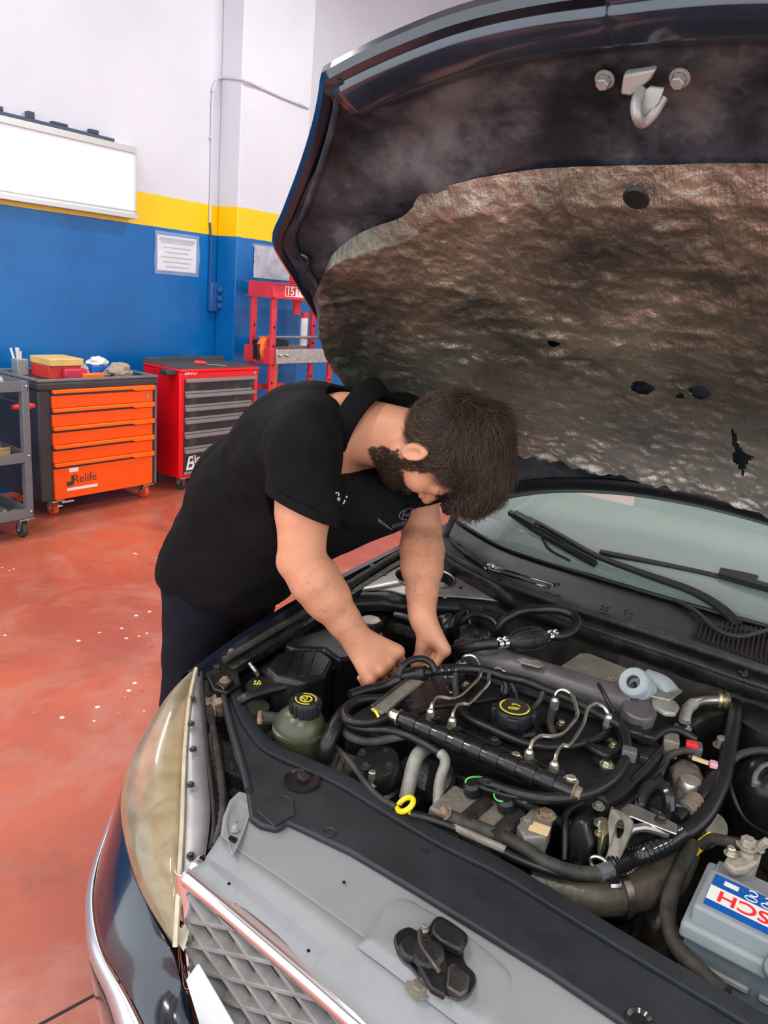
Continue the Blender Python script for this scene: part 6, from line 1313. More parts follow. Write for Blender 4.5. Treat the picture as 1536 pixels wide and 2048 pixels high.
g = MB(); g.tube([hs(samp(cs, i/30).x, (samp(cs, i/30).y-YC)*.945+YC, .002) for i in range(31)], .006, 8); g.build('side_hem', 'bonnet_under', bo_)
g = MB(); g.tube([mir(hs(samp(cs, i/30).x, (samp(cs, i/30).y-YC)*.945+YC, .002)) for i in range(31)], .006, 8); g.build('side_hem', 'bonnet_under', bo_)
mat('navy_sky_tint', (.022, .034, .055), .22, coat=1.0, var=.3, vscale=6)  # bonnet navy lightened towards blue, painting the sky's reflection into the flange
rw = []
for ins, of in ((.0, -.006), (.02, .012), (.06, .016), (.082, .004)):
    hrow = [hs(samp(cf, i/24).x-ins, (samp(cf, i/24).y-YC)*(1-ins*.5)+YC, of) for i in range(25)]; rw.append(hrow+[mir(p) for p in reversed(hrow[:-1])])
g = MB(); g.grid(rw); g.build('front_flange', 'navy_sky_tint', bo_, solid=.002)
# striker
def hp(px, py, off): return hs(*hpx(px, py, off), off)
mat('striker_grey', (.40, .40, .37), .5, metal=.4, var=.2)
g = MB(); g.prism([hp(1246, 150, .015), hp(1312, 140, .015), hp(1300, 162, .02), hp(1262, 194, .03), hp(1240, 190, .03)], HN*.012); g.build('striker_plate', 'striker_grey', bo_, bevel=.003)
g = MB(); g.tube([hp(1282, 180, .03), hp(1272, 205, .05), hp(1274, 232, .065), hp(1285, 246, .06), hp(1306, 228, .05), hp(1326, 195, .03)], .007, 10, sm=5); g.build('striker_loop', 'striker_grey', bo_)
g = MB(); g.prism([hp(1278, 190, .035), hp(1300, 175, .03), hp(1328, 178, .03), hp(1318, 205, .045), hp(1288, 238, .055), hp(1276, 225, .055)], HN*.004); g.build('safety_hook', 'striker_grey', bo_, bevel=.001)
for px, py in ((1210, 158), (1360, 155)): bolt('striker_bolt', hp(px, py, .008), .009, bo_, 'striker_grey', d=-HN, h=.012)
for px, py, r in ((607, 518, .010), (1270, 397, .0)):
    if r: g = MB(); g.lathe([(0, .002), (r, .002), (r*1.5, .004), (r*1.7, 0)], hp(px, py, .002), -HN, 18, cap=False); g.build('drain_hole', 'black_gloss', bo_)
# ---- foil insulation
m, nt, b = nodes('foil'); N = nt.nodes; L = nt.links
tc = N.new('ShaderNodeTexCoord'); at_ = N.new('ShaderNodeAttribute'); at_.attribute_name = 'sy'
mp = N.new('ShaderNodeMapping'); mp.inputs['Scale'].default_value = (8, 60, 1); L.new(at_.outputs['Vector'], mp.inputs[0])
def nz(src, sc, d=6, r=.65, dist=0.):
    n = N.new('ShaderNodeTexNoise'); n.inputs['Scale'].default_value = sc; n.inputs['Detail'].default_value = d; n.inputs['Roughness'].default_value = r; n.inputs['Distortion'].default_value = dist; L.new(src, n.inputs['Vector']); return n
c1 = nz(at_.outputs['Vector'], 3.2, 7, .62, .4); rp = N.new('ShaderNodeValToRGB'); E_ = rp.color_ramp.elements
E_[0].position = .33; E_[0].color = (.075, .088, .080, 1); E_[1].position = .70; E_[1].color = (.66, .65, .53, 1); q = E_.new(.47); q.color = (.25, .25, .19, 1); q = E_.new(.56); q.color = (.42, .41, .315, 1)
L.new(c1.outputs[0], rp.inputs[0])
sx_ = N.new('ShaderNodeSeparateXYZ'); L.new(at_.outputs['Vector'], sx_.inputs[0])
cl = N.new('ShaderNodeMapRange'); cl.inputs[1].default_value = .52; cl.inputs[2].default_value = .20; cl.inputs[4].default_value = 1.5; L.new(sx_.outputs[0], cl.inputs[0])  # lower foil: cleaner, and lightened further to paint in the light falling there
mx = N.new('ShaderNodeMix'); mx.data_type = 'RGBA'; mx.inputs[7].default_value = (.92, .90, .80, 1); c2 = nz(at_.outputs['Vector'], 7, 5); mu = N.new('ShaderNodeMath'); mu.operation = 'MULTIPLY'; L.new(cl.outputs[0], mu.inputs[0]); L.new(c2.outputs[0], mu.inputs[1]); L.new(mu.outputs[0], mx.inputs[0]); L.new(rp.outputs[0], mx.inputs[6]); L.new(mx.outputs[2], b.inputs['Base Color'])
b.inputs['Metallic'].default_value = .85
rr = N.new('ShaderNodeMapRange'); rr.inputs[1].default_value = .3; rr.inputs[2].default_value = .7; rr.inputs[3].default_value = .48; rr.inputs[4].default_value = .24; L.new(c1.outputs[0], rr.inputs[0]); L.new(rr.outputs[0], b.inputs['Roughness'])
st = nz(mp.outputs[0], 1.6, 5, .7); cr_ = nz(at_.outputs['Vector'], 26, 6, .7, .6)
b1 = N.new('ShaderNodeBump'); b1.inputs['Strength'].default_value = .6; b1.inputs['Distance'].default_value = .012; L.new(st.outputs[0], b1.inputs['Height'])
vd = N.new('ShaderNodeMixRGB'); vd.inputs[0].default_value = .06; L.new(at_.outputs['Vector'], vd.inputs[1]); L.new(nz(at_.outputs['Vector'], 8, 3).outputs[1], vd.inputs[2])
vo = N.new('ShaderNodeTexVoronoi'); vo.inputs['Scale'].default_value = 24; L.new(vd.outputs[0], vo.inputs['Vector'])
vo2 = N.new('ShaderNodeTexVoronoi'); vo2.inputs['Scale'].default_value = 70; L.new(vd.outputs[0], vo2.inputs['Vector'])
vs_ = N.new('ShaderNodeMath'); vs_.operation = 'MULTIPLY_ADD'; vs_.inputs[1].default_value = .35; L.new(vo2.outputs['Distance'], vs_.inputs[0]); L.new(vo.outputs['Distance'], vs_.inputs[2])
b0_ = N.new('ShaderNodeBump'); b0_.inputs['Strength'].default_value = .26; b0_.inputs['Distance'].default_value = .02; L.new(vs_.outputs[0], b0_.inputs['Height']); L.new(b0_.outputs[0], b1.inputs['Normal'])
b2 = N.new('ShaderNodeBump'); b2.inputs['Strength'].default_value = .35; b2.inputs['Distance'].default_value = .02; L.new(cr_.outputs[0], b2.inputs['Height']); L.new(b1.outputs[0], b2.inputs['Normal']); L.new(b2.outputs[0], b.inputs['Normal'])
MATS['foil'] = m
FO = .028
topf = [hpx(px, py, FO) for px, py in ((618, 612), (640, 560), (655, 525), (690, 492), (735, 468), (790, 450), (815, 430), (828, 408), (860, 392), (930, 374), (1000, 362), (1100, 352), (1220, 348), (1340, 347), (1450, 346), (1536, 347))]
botf = [hpx(px, py, FO+.01) for px, py in ((622, 640), (640, 690), (660, 740), (720, 800), (800, 860), (900, 900), (1000, 915), (1060, 918), (1120, 925), (1200, 945), (1290, 962), (1360, 978), (1440, 1000), (1536, 1030))]
print('FOIL', [(round(a, 2), round(b_, 2)) for a, b_ in topf[::3]], [(round(a, 2), round(b_, 2)) for a, b_ in botf[::3]])
topf += [(topf[-1][0], 0.08), (topf[-1][0]-.02, -.1), (1.05, -.25), (.85, -.36)]; botf += [(botf[-1][0]-.02, .05), (.1, -.12), (.25, -.28), (.6, -.38)]
ct_, cb_ = curve2(topf), curve2(botf); NA, NB = 300, 190
hole_poly = [(1462, 850), (1472, 866), (1478, 885), (1490, 900), (1508, 912), (1494, 925), (1486, 948), (1478, 930), (1466, 918), (1470, 895), (1462, 872)]
def inpoly(x, y, P):
    r = False; n = len(P)
    for i in range(n):
        (x1, y1), (x2, y2) = P[i], P[i-1]
        if (y1 > y) != (y2 > y) and x < (x2-x1)*(y-y1)/(y2-y1)+x1: r = not r
    return r
hp_sy = [hpx(px, py, FO) for px, py in hole_poly]
small_holes = [(hpx(1110, 683, FO), .012), (hpx(1285, 772, FO), .022), (hpx(1400, 785, FO), .020), (hpx(1362, 790, FO), .010)]
rows = []; sy = []
def ridge(x, y, z): return 1-abs(mnoise.noise((x, y, z)))*2
for j in range(NB+1):
    row = []
    for i in range(NA+1):
        a, c = samp(ct_, i/NA), samp(cb_, i/NA); t = j/NB; s, y = a.x+(c.x-a.x)*t, a.y+(c.y-a.y)*t
        ed_ = min(i, NA-i, 14)/14*min(j, 12)/12
        e = .010*mnoise.noise((s*5, y*5, 0))+.0045*ridge(s*9+2*mnoise.noise((s*3, y*3, 5)), y*9, 3)+.0035*ridge(s*24, y*20, 7)
        k = max(0, 1-s/.42); e += k*(.018*mnoise.noise((s*18, y*14, 9))+.014*ridge(s*36, y*24, 11)+.006*mnoise.noise((s*60, y*45, 2)))
        e += .0016*mnoise.noise((s*60, y*60, 1))
        wv = .03*mnoise.noise((y*6, 3, 0)); e += .008*math.exp(-((s-.60+.1*(y-.8)+wv)/.010)**2)*max(0, mnoise.noise((y*7, 1, 4)))*2+.007*math.exp(-((s-.86+.05*y+wv)/.009)**2)*max(0, mnoise.noise((y*6, 8, 4)))*2
        row.append(hs(s, y, FO*(.35+.65*ed_)+e*(.3+.7*ed_))); sy.append((s, y, 0))
    rows.append(row)
g = MB(); g.grid(rows)
keep = []
for f in g.f:
    s = sum(sy[k][0] for k in f)/4; y = sum(sy[k][1] for k in f)/4
    if y < .45 and inpoly(s, y, hp_sy): continue
    if any(math.hypot(s-h[0][0], y-h[0][1]) < h[1]*(1+.4*mnoise.noise((s*40, y*40, 0))) for h in small_holes): continue
    keep.append(f)
g.f = keep; g.m = [0]*len(keep)
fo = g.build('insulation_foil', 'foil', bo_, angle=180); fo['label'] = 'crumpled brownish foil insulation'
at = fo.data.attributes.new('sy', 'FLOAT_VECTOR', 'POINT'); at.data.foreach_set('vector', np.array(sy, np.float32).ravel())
pc = hp(1272, 397, FO+.006); g = MB(); g.lathe([(0, .003), (.018, .003), (.021, 0)], pc, -HN, 20, cap=False); g.build('fixing_button', 'black_plastic', bo_)
# hinges / stays
for sgn in (1, -1):
    a = Vector((2.12, 1.20, .93)); b_ = hs(-.10, 1.13, .0); P = [a, (a+b_)/2+Vector((.03, 0, .02)), b_]
    g = MB(); P = P if sgn > 0 else [mir(p) for p in P]; g.tube(P, .012, 8, sm=4); g.build('hinge_arm', 'dark_steel', bo_)
# ================================================================== the mechanic
class SDF:
    def __init__(s, lo, hi, h):
        s.lo = np.array(lo, np.float32); s.h = h; s.n = np.ceil((np.array(hi)-np.array(lo))/h).astype(int)+1
        s.g = np.full(s.n, 1.0, np.float32)
    def _win(s, lo, hi):
        a = np.clip(np.floor((np.array(lo)-s.lo)/s.h).astype(int), 0, s.n-1); b = np.clip(np.ceil((np.array(hi)-s.lo)/s.h).astype(int)+1, 1, s.n)
        b = np.maximum(b, a+1)
        X_, Y_, Z_ = (s.lo[i]+s.h*np.arange(a[i], b[i], dtype=np.float32) for i in range(3))
        return (slice(a[0], b[0]), slice(a[1], b[1]), slice(a[2], b[2])), np.stack(np.meshgrid(X_, Y_, Z_, indexing='ij'), -1)
    def _put(s, sl, d, k, mode):
        g = s.g[sl]
        if mode == '+':
            if k > 0:
                hh = np.clip(.5+.5*(g-d)/k, 0, 1); r = g*(1-hh)+d*hh-k*hh*(1-hh)
            else: r = np.minimum(g, d)
        else:
            if k > 0:
                hh = np.clip(.5-.5*(g+d)/k, 0, 1); r = g*(1-hh)-d*hh+k*hh*(1-hh)
            else: r = np.maximum(g, -d)
        s.g[sl] = r
    def cap(s, a, b, ra, rb, k=.02, ax=None, f=1.0, mode='+', disp=None):
        a, b = np.array(a, np.float32), np.array(b, np.float32); R = max(ra, rb)*max(1, f)+k+2*s.h+.03
        sl, P = s._win(np.minimum(a, b)-R, np.maximum(a, b)+R)
        ba = b-a; L2 = max(float(ba@ba), 1e-9)
        pa = P-a
        if ax is not None:
            n = np.array(ax, np.float32); n /= np.linalg.norm(n); n = n-ba*(n@ba)/L2; n /= max(np.linalg.norm(n), 1e-6)
            pa = pa+(pa@n)[..., None]*n*(1/f-1)
        t = np.clip((pa@ba)/L2, 0, 1); d = np.linalg.norm(pa-t[..., None]*ba, axis=-1)-(ra+(rb-ra)*t)
        if f < 1: d = d*(.5+.5*f)
        if disp is not None: d = d+disp(P)
        s._put(sl, d.astype(np.float32), k, mode)
    def ell(s, c, r, M=None, k=.02, mode='+'):
        c = np.array(c, np.float32); r = np.array(r, np.float32); R = float(r.max())+k+2*s.h+.02
        sl, P = s._win(c-R, c+R); q = P-c
        if M is not None: q = q@np.array(M, np.float32).T      # rows of M are the local axes
        k0 = np.linalg.norm(q/r, axis=-1); k1 = np.linalg.norm(q/(r*r), axis=-1)
        s._put(sl, (k0*(k0-1)/np.maximum(k1, 1e-6)).astype(np.float32), k, mode)
    def plane(s, o, n, lo, hi, k=0.0):       # cut away the side n points to
        sl, P = s._win(lo, hi); n = np.array(n, np.float32); n /= np.linalg.norm(n)
        d = -((P-np.array(o, np.float32))@n); s._put(sl, d.astype(np.float32), k, '-')
    def mesh(s):
        g = s.g; ins = g < 0
        c = np.zeros(np.array(g.shape)-1, np.int8)
        for i in (0, 1):
            for j in (0, 1):
                for k in (0, 1): c += ins[i:g.shape[0]-1+i, j:g.shape[1]-1+j, k:g.shape[2]-1+k]
        act = (c > 0) & (c < 8); idx = np.argwhere(act); n = len(idx)
        ID = np.full(act.shape, -1, np.int32); ID[act] = np.arange(n)
        acc = np.zeros((n, 3), np.float32); cnt = np.zeros(n, np.float32)
        cor = np.array([(i, j, k) for i in (0, 1) for j in (0, 1) for k in (0, 1)])
        val = np.stack([g[idx[:, 0]+q[0], idx[:, 1]+q[1], idx[:, 2]+q[2]] for q in cor], 1)
        for e1 in range(8):
            for e2 in range(e1+1, 8):
                if np.abs(cor[e1]-cor[e2]).sum() != 1: continue
                v1, v2 = val[:, e1], val[:, e2]; cr_ = (v1 < 0) != (v2 < 0); t = np.where(cr_, v1/np.where(cr_, v1-v2, 1), 0)
                p = cor[e1]+(cor[e2]-cor[e1])*t[:, None]; acc += np.where(cr_[:, None], p, 0); cnt += cr_
        V = (idx+acc/cnt[:, None])*s.h+s.lo; F = []
        for ax_ in range(3):
            a1, a2 = [(1, 2), (2, 0), (0, 1)][ax_]
            sh0 = [slice(1, g.shape[q]-1) for q in range(3)]; sh0[ax_] = slice(0, g.shape[ax_]-1); sh1 = list(sh0); sh1[ax_] = slice(1, g.shape[ax_])
            A, B = ins[tuple(sh0)], ins[tuple(sh1)]; off = np.array([1, 1, 1]); off[ax_] = 0
            for msk, fl_ in ((A & ~B, False), (B & ~A, True)):
                e = np.argwhere(msk)+off
                if not len(e): continue
                q = []
                for d1, d2 in ((1, 1), (0, 1), (0, 0), (1, 0)):
                    p = e.copy(); p[:, a1] -= d1; p[:, a2] -= d2; q.append(ID[p[:, 0], p[:, 1], p[:, 2]])
                q = np.stack(q, 1); F.append(q[:, ::-1] if fl_ else q)
        return V, np.concatenate(F)
def smooth_mesh(V, F, it=2, lam=.5):
    E = np.concatenate([F[:, [0, 1]], F[:, [1, 2]], F[:, [2, 3]], F[:, [3, 0]]]); n = len(V); E = np.concatenate([E, E[:, ::-1]])
    deg = np.bincount(E[:, 0], minlength=n)[:, None]
    for _ in range(it):
        S = np.stack([np.bincount(E[:, 0], weights=V[E[:, 1], q], minlength=n) for q in range(3)], 1); V = V+lam*(S/np.maximum(deg, 1)-V)
    return V
def np_obj(name, V, F, m, parent, origin):
    me = bpy.data.meshes.new(name); me.from_pydata((V-np.array(origin)).tolist(), [], F.tolist()); me.materials.append(MATS[m])
    me.polygons.foreach_set('use_smooth', [True]*len(me.polygons)); o = bpy.data.objects.new(name, me); COL.objects.link(o); place(o, Vector(origin), parent); return o
# ---- pose (metres; he faces -Y, his right side towards the camera)
V3 = lambda *a: np.array(a, float)
PEL, SPN, CHE, NK0 = V3(1.43, 1.50, .95), V3(1.425, 1.37, 1.16), V3(1.42, 1.20, 1.315), V3(1.42, 1.075, 1.405)
SHR, ELR, WRR = V3(1.245, 1.07, 1.375), V3(1.215, 1.035, 1.115), V3(1.30, .925, .935)
SHL, ELL, WRL = V3(1.60, 1.05, 1.365), V3(1.61, .975, 1.115), V3(1.462, .862, .972)
HPR, KNR, ANR = V3(1.345, 1.50, .90), V3(1.35, 1.54, .49), V3(1.35, 1.60, .09)
HPL, KNL, ANL = V3(1.525, 1.50, .90), V3(1.53, 1.54, .49), V3(1.54, 1.60, .09)
hU = V3(.10, -.97, .13); hU /= np.linalg.norm(hU); hF = V3(.14, -.14, -.97); hF -= hU*(hF@hU); hF /= np.linalg.norm(hF); hR = np.cross(hF, hU)
HM = np.stack([hR, hU, hF]); EAR = V3(1.378, .872, 1.375); HS = 1.06
HC = EAR-hR*.078*HS+hU*.012*HS+hF*.012*HS
def hd(r, u, f): return HC+(hR*r+hU*u+hF*f)*HS
mat('skin', (.60, .27, .158), .48, var=.10, vscale=14, bump=.06, bscale=240)
MATS['skin'].node_tree.nodes['Principled BSDF'].inputs['Subsurface Weight'].default_value = .12
MATS['skin'].node_tree.nodes['Principled BSDF'].inputs['Subsurface Radius'].default_value = (.012, .005, .003)
mat('skin_dark', (.10, .05, .035), .6)
def limb(S, a, b, prof, k=.02, ax=None, f=1.0, bend=None):
    # tapered limb: prof = list of (t, radius); muscle bellies come from the radii
    for (t0, r0), (t1, r1) in zip(prof[:-1], prof[1:]): S.cap(a+(b-a)*t0, a+(b-a)*t1, r0, r1, k, ax, f)
def finger(S, base, dirs, lens, r, k=.006):
    p = np.array(base, float)
    for i, (d, l) in enumerate(zip(dirs, lens)):
        d = np.array(d, float); d /= np.linalg.norm(d); q = p+d*l; S.cap(p, q, r*(1-.08*i), r*(1-.08*(i+1)), k); p = q
    return p
B = SDF((1.08, .62, .0), (1.78, 1.80, 1.58), .0042)
# torso and legs (under the clothes)
B.cap(PEL, SPN, .125, .12, .05, (1, 0, 0), 1.25); B.cap(SPN, CHE, .12, .135, .05, (1, 0, 0), 1.25); B.cap(CHE, NK0+V3(0, .03, -.02), .13, .07, .05, (1, 0, 0), 1.3)
for h_, k_, a_ in ((HPR, KNR, ANR), (HPL, KNL, ANL)):
    limb(B, h_, k_, [(0, .085), (.5, .07), (1, .052)], .03); limb(B, k_, a_, [(0, .052), (.3, .054), (1, .035)], .02); B.cap(a_, a_+V3(0, -.13, -.04), .035, .03, .02)
# arms
for sh_, el_, wr_, tw in ((SHR, ELR, WRR, (.2, 1, .2)), (SHL, ELL, WRL, (0, 1, .3))):
    B.cap(CHE*.4+sh_*.6, sh_, .07, .062, .05)
    limb(B, sh_, el_, [(0, .062), (.35, .060), (.6, .056), (.85, .047), (1, .045)], .025)
    limb(B, el_, wr_, [(0, .045), (.22, .051), (.45, .047), (.75, .034), (.93, .0285), (1, .0275)], .02, (1, 0, 0), 1.08)
B.ell(ELR+V3(-.012, .025, -.005), (.024, .024, .026), k=.02)
# right fist
wr = WRR; K2, K5 = V3(1.372, .862, .905), V3(1.292, .878, .858)       # index and little knuckles
kc = (K2+K5)/2; hdv = (kc-wr); hl_ = np.linalg.norm(hdv); hdv /= hl_; lat = (K5-K2); lat /= np.linalg.norm(lat); nb = np.cross(lat, hdv); nb /= np.linalg.norm(nb); nb = nb if nb[2] > 0 else -nb
for t in (0, .33, .66, 1):
    K = K2+(K5-K2)*t; w0 = wr+lat*(t-.5)*.030; B.cap(w0, K-nb*.004, .020, .0185-.002*t, .012)
B.cap(wr+hdv*.02-nb*.01, kc-nb*.018-hdv*.01, .026, .026, .02, lat, 1.15)
for i, t in enumerate((0, .33, .66, 1)):
    K = K2+(K5-K2)*t; r = .0135-.0012*(i == 3); l = (1.05, 1.15, 1.08, .88)[i]
    B.ell(K+nb*.006, (.0115, .0115, .0115), k=.006)
    finger(B, K-nb*.002, [hdv*.75-nb*.8, -nb*.75-hdv*.75, -hdv*1.0+nb*.25], [.042*l, .027*l, .020*l], r, .005)
tb = wr+hdv*.022-lat*.022-nb*.012; finger(B, tb, [hdv*.7-lat*.55-nb*.5, hdv*.85-nb*.55+lat*.25, hdv*.5-nb*.3+lat*.75], [.036, .032, .026], .0145, .008)
# left hand: pinching a clip, palm towards the camera
wl = WRL; J2, J5 = V3(1.470, .795, .898), V3(1.515, .850, .905); jc = (J2+J5)/2; hv = jc-wl; hv /= np.linalg.norm(hv); la_ = J5-J2; la_ /= np.linalg.norm(la_); pn = np.cross(hv, la_); pn /= np.linalg.norm(pn); pn = pn if pn[0] < 0 else -pn      # palm normal, towards the camera
for t in (0, .33, .66, 1):
    K = J2+(J5-J2)*t; w0 = wl+la_*(t-.5)*.030; B.cap(w0, K, .019, .016, .018)
B.cap(wl+hv*.02+pn*.01, jc+pn*.012-hv*.02, .024, .02, .02, la_, 1.2)
for i, t in enumerate((0, .33, .66, 1)):
    K = J2+(J5-J2)*t; l = (1.0, 1.08, 1.0, .8)[i]; B.ell(K, (.0125,)*3, k=.01)
    finger(B, K, [hv*.35+pn*.9-V3(0, 0, .25), pn*.8-V3(0, 0, .7)-hv*.1, pn*.25-V3(0, 0, .95)-hv*.2], [.042*l, .027*l, .021*l], .0115-.001*(i == 3), .005)
tb = wl+hv*.024-la_*.016+pn*.016; B.cap(wl+pn*.006-la_*.008, tb+hv*.02, .020, .019, .018)
finger(B, tb, [hv*.65+pn*.45-V3(0, 0, .4), hv*.35+pn*.45-V3(0, 0, .75), pn*.35-V3(0, 0, .9)+la_*.1], [.040, .032, .026], .0145, .008)
# neck and head
B.cap(NK0+V3(0, .02, -.01), hd(0, -.075, -.025), .066, .060, .03, hR, .95); B.cap(NK0+V3(0, -.02, -.04), hd(0, -.10, .01), .055, .05, .03)
B.ell(hd(0, .03, -.006), np.array((.076, .098, .098))*HS, HM, .0); B.ell(hd(0, -.035, .03), np.array((.064, .085, .066))*HS, HM, .025)
for sg in (-1, 1):
    B.cap(hd(.060*sg, -.060, -.005), hd(.018*sg, -.108, .064), .020*HS, .020*HS, .03); B.ell(hd(.044*sg, -.028, .062), (.026*HS,)*3, None, .02)
    B.ell(hd(.031*sg, -.004, .103), np.array((.019, .013, .016))*HS, HM, .014, '-'); B.ell(hd(.031*sg, -.006, .081), (.0155*HS,)*3, None, .006)
    # ear
    e = hd(.078*sg, -.012, -.012); EM = np.stack([hR*sg*.85-hF*.5, hU, hF*.85+hR*sg*.5]); EM /= np.linalg.norm(EM, axis=1)[:, None]
    B.ell(e+hR*sg*.006, np.array((.009, .033, .020))*HS, EM, .006); B.ell(e+hR*sg*.016+hF*.002, np.array((.008, .021, .011))*HS, EM, .004, '-'); B.ell(e+hR*sg*.010+hF*.012-hU*.002, (.0075, .0095, .006), EM, .004)
B.cap(hd(-.042, .014, .082), hd(.042, .014, .082), .013*HS, .013*HS, .012)
B.cap(hd(0, .008, .094), hd(0, -.036, .117), .009*HS, .0125*HS, .010); B.cap(hd(-.013, -.041, .104), hd(.013, -.041, .104), .009*HS, .009*HS, .006)
B.cap(hd(-.021, -.066, .092), hd(.021, -.066, .092), .007*HS, .007*HS, .006); B.cap(hd(-.017, -.078, .090), hd(.017, -.078, .090), .0075*HS, .0075*HS, .006); B.ell(hd(0, -.108, .078), (.022*HS,)*3, None, .018)
ORG = (1.43, 1.50, 0)
Vb, Fb = B.mesh(); Vb = smooth_mesh(Vb, Fb, 2, .45)
man = np_obj('person', Vb, Fb, 'skin', None, ORG); tag(man, 'mechanic in black polo shirt leaning over the engine bay, working with both hands', 'person')
del B
# ---- polo shirt
mat('shirt_black', (.0050, .0045, .0050), .85, var=.25, vscale=30, bump=.25, bscale=900, spec=.18)
mat('trouser_navy', (.0050, .0062, .0130), .85, var=.25, vscale=20, bump=.2, bscale=700, spec=.25)
def vnoise(P, sc, seed=0):
    x, y, z = P[..., 0]*sc[0]+seed, P[..., 1]*sc[1]+seed*1.7, P[..., 2]*sc[2]-seed
    return np.sin(x+1.3*np.sin(y*.7+z*.9))*np.cos(z*1.1+.8*np.sin(x*.6+y))+.5*np.sin(1.9*y+2.1*x+np.cos(z*1.7))
def folds(P): return .0042*vnoise(P, (22, 17, 15), 2.)+.0022*vnoise(P, (48, 36, 30), 5.)
S = SDF((1.10, .88, .74), (1.80, 1.76, 1.56), .0055)
S.cap(PEL+V3(-.002, .01, -.03), SPN, .158, .150, .04, (1, 0, 0), 1.2, disp=folds); S.cap(SPN, CHE, .150, .158, .05, (1, 0, 0), 1.22, disp=folds); S.cap(CHE, NK0+V3(0, .045, -.03), .152, .085, .05, (1, 0, 0), 1.3, disp=folds)
S.cap(SPN+V3(0, -.05, -.05), CHE+V3(0, -.06, -.04), .12, .11, .06, (1, 0, 0), 1.25, disp=folds); S.cap(V3(1.42, 1.17, 1.15), V3(1.42, 1.38, .93), .085, .10, .07, (1, 0, 0), 1.4, disp=folds); S.cap(V3(1.47, 1.01, 1.205), V3(1.43, 1.22, 1.09), .072, .08, .05, (1, 0, 0), 1.7, disp=folds)
ends = []
for sh_, el_, sg in ((SHR, ELR, -1), (SHL, ELL, 1)):
    e = sh_+(el_-sh_)*(.56 if sg < 0 else .70)
    S.cap(CHE*.5+sh_*.5+V3(0, .03, .02), sh_+V3(.01*-sg, .01, .005), .085, .080, .06, disp=folds); S.cap(sh_+V3(0, .005, .0), sh_+(el_-sh_)*.9, .078, .083, .04, disp=folds); ends.append((e, el_-sh_, sh_))
    d = (el_-sh_)/np.linalg.norm(el_-sh_)
    nrm = d+V3(-.35*sg*-1, 0, 0)*0
    d_tilt = d+(V3(-.56, .83, 0)*.42 if sg < 0 else 0)
    S.plane(e, d_tilt, np.minimum(e, el_)-.11, np.maximum(e, el_)+.11)
    S.cap(e-d*.05, e+d*.1, .061, .061, 0, mode='-')
# neck opening, hem
nd = hd(0, -.06, 0)-NK0; nd /= np.linalg.norm(nd)
S.cap(NK0-nd*.03, NK0+nd*.12, .069, .075, .006, mode='-'); S.plane(NK0+nd*.020, nd, NK0-.12, NK0+.14)
hem_o, hem_n = V3(1.43, 1.50, .875), V3(0.0, .18, -1.0); S.plane(hem_o, hem_n, V3(1.10, 1.2, .74), V3(1.80, 1.76, .98))
S.cap(PEL+V3(0, 0, -.2), PEL+V3(0, 0, -.03), .13, .13, 0, (1, 0, 0), 1.22, mode='-')
Vs, Fs = S.mesh(); Vs = smooth_mesh(Vs, Fs, 2, .5); sho = np_obj('polo_shirt', Vs, Fs, 'shirt_black', man, (1.43, 1.35, 1.2)); del S
# collar: two turned-down leaves round the neck
def collar():
    g = MB(); u = np.cross(nd, hR); u /= np.linalg.norm(u); v = hR-nd*(hR@nd); v /= np.linalg.norm(v)     # u: towards chest or nape, v: his right
    rows = []; c0 = NK0+nd*.004
    for k in range(41):
        a = math.radians(-165+330*k/40); e = -u*math.cos(a)*1.0+v*math.sin(a)
        back = math.cos(a); row = []
        for t, rr_, hh in ((0, .070, -.012), (.25, .073, .020), (.5, .079, .034), (.7, .090, .028), (.85, .100, .008), (1, .106, -.016-.028*max(0, -back+.2))):
            row.append(Vector(c0+e*rr_*(1.0+.10*abs(math.sin(a)))+nd*(hh+.014*back)))
        rows.append(row)
    g.grid(rows); return g.build('collar', 'shirt_black', man, solid=.003, sub=1)
collar()
# sleeve hems
for e, d, sh_ in ends:
    d = d/np.linalg.norm(d); u_, v_, _ = frame(d); g = MB(); rows = []
    for hh, rr_ in ((-.022, .0805), (-.020, .0825), (0.0, .0825), (.001, .080), (-.001, .066)):
        tl = Vector((-.56, .83, 0))*.42 if sh_[0] < 1.4 else Vector((0, 0, 0)); row = []
        for k in range(40):
            off = (u_*math.cos(2*PI*k/40)+v_*math.sin(2*PI*k/40))*rr_*(1+.012*math.sin(3*2*PI*k/40)); row.append(Vector(e+d*hh)+off-Vector(d)*(off.dot(tl)/(1+Vector(d).dot(tl))))
        rows.append(row)
    g.grid(rows, True); g.build('sleeve_hem', 'shirt_black', man)
# placket, buttons and chest embroidery
mat('thread_white', (.75, .73, .70), .7); mat('thread_grey', (.16, .17, .20), .7)
from mathutils.bvhtree import BVHTree
bvh = BVHTree.FromPolygons([tuple(v) for v in Vs], [tuple(f) for f in Fs])
def on_shirt(px, py):
    d = ray(px, py).normalized(); h = bvh.ray_cast(CC, d); return (h[0], h[1]) if h[0] is not None else (None, None)
def stitch(name, strokes, r, m_):
    g = MB()
    for st_ in strokes:
        P = []
        for px, py in st_:
            p, n = on_shirt(px, py)
            if p is not None: P.append(p+n*r*.6)
        if len(P) > 1 and max((P[i+1]-P[i]).length for i in range(len(P)-1)) < .05: g.tube(P, r, 5)
    if g.v: return g.build(name, m_, man)
stitch('chest_lettering', [[(671, 986), (674, 985), (677, 987), (676, 992)], [(676, 996), (674, 999), (677, 1001), (679, 998), (676, 996)], [(679, 1004), (684, 1000), (683, 999), (679, 1002), (681, 1006)], [(690, 1000), (686, 1008)], [(694, 992), (692, 996)]], .0016, 'thread_white')
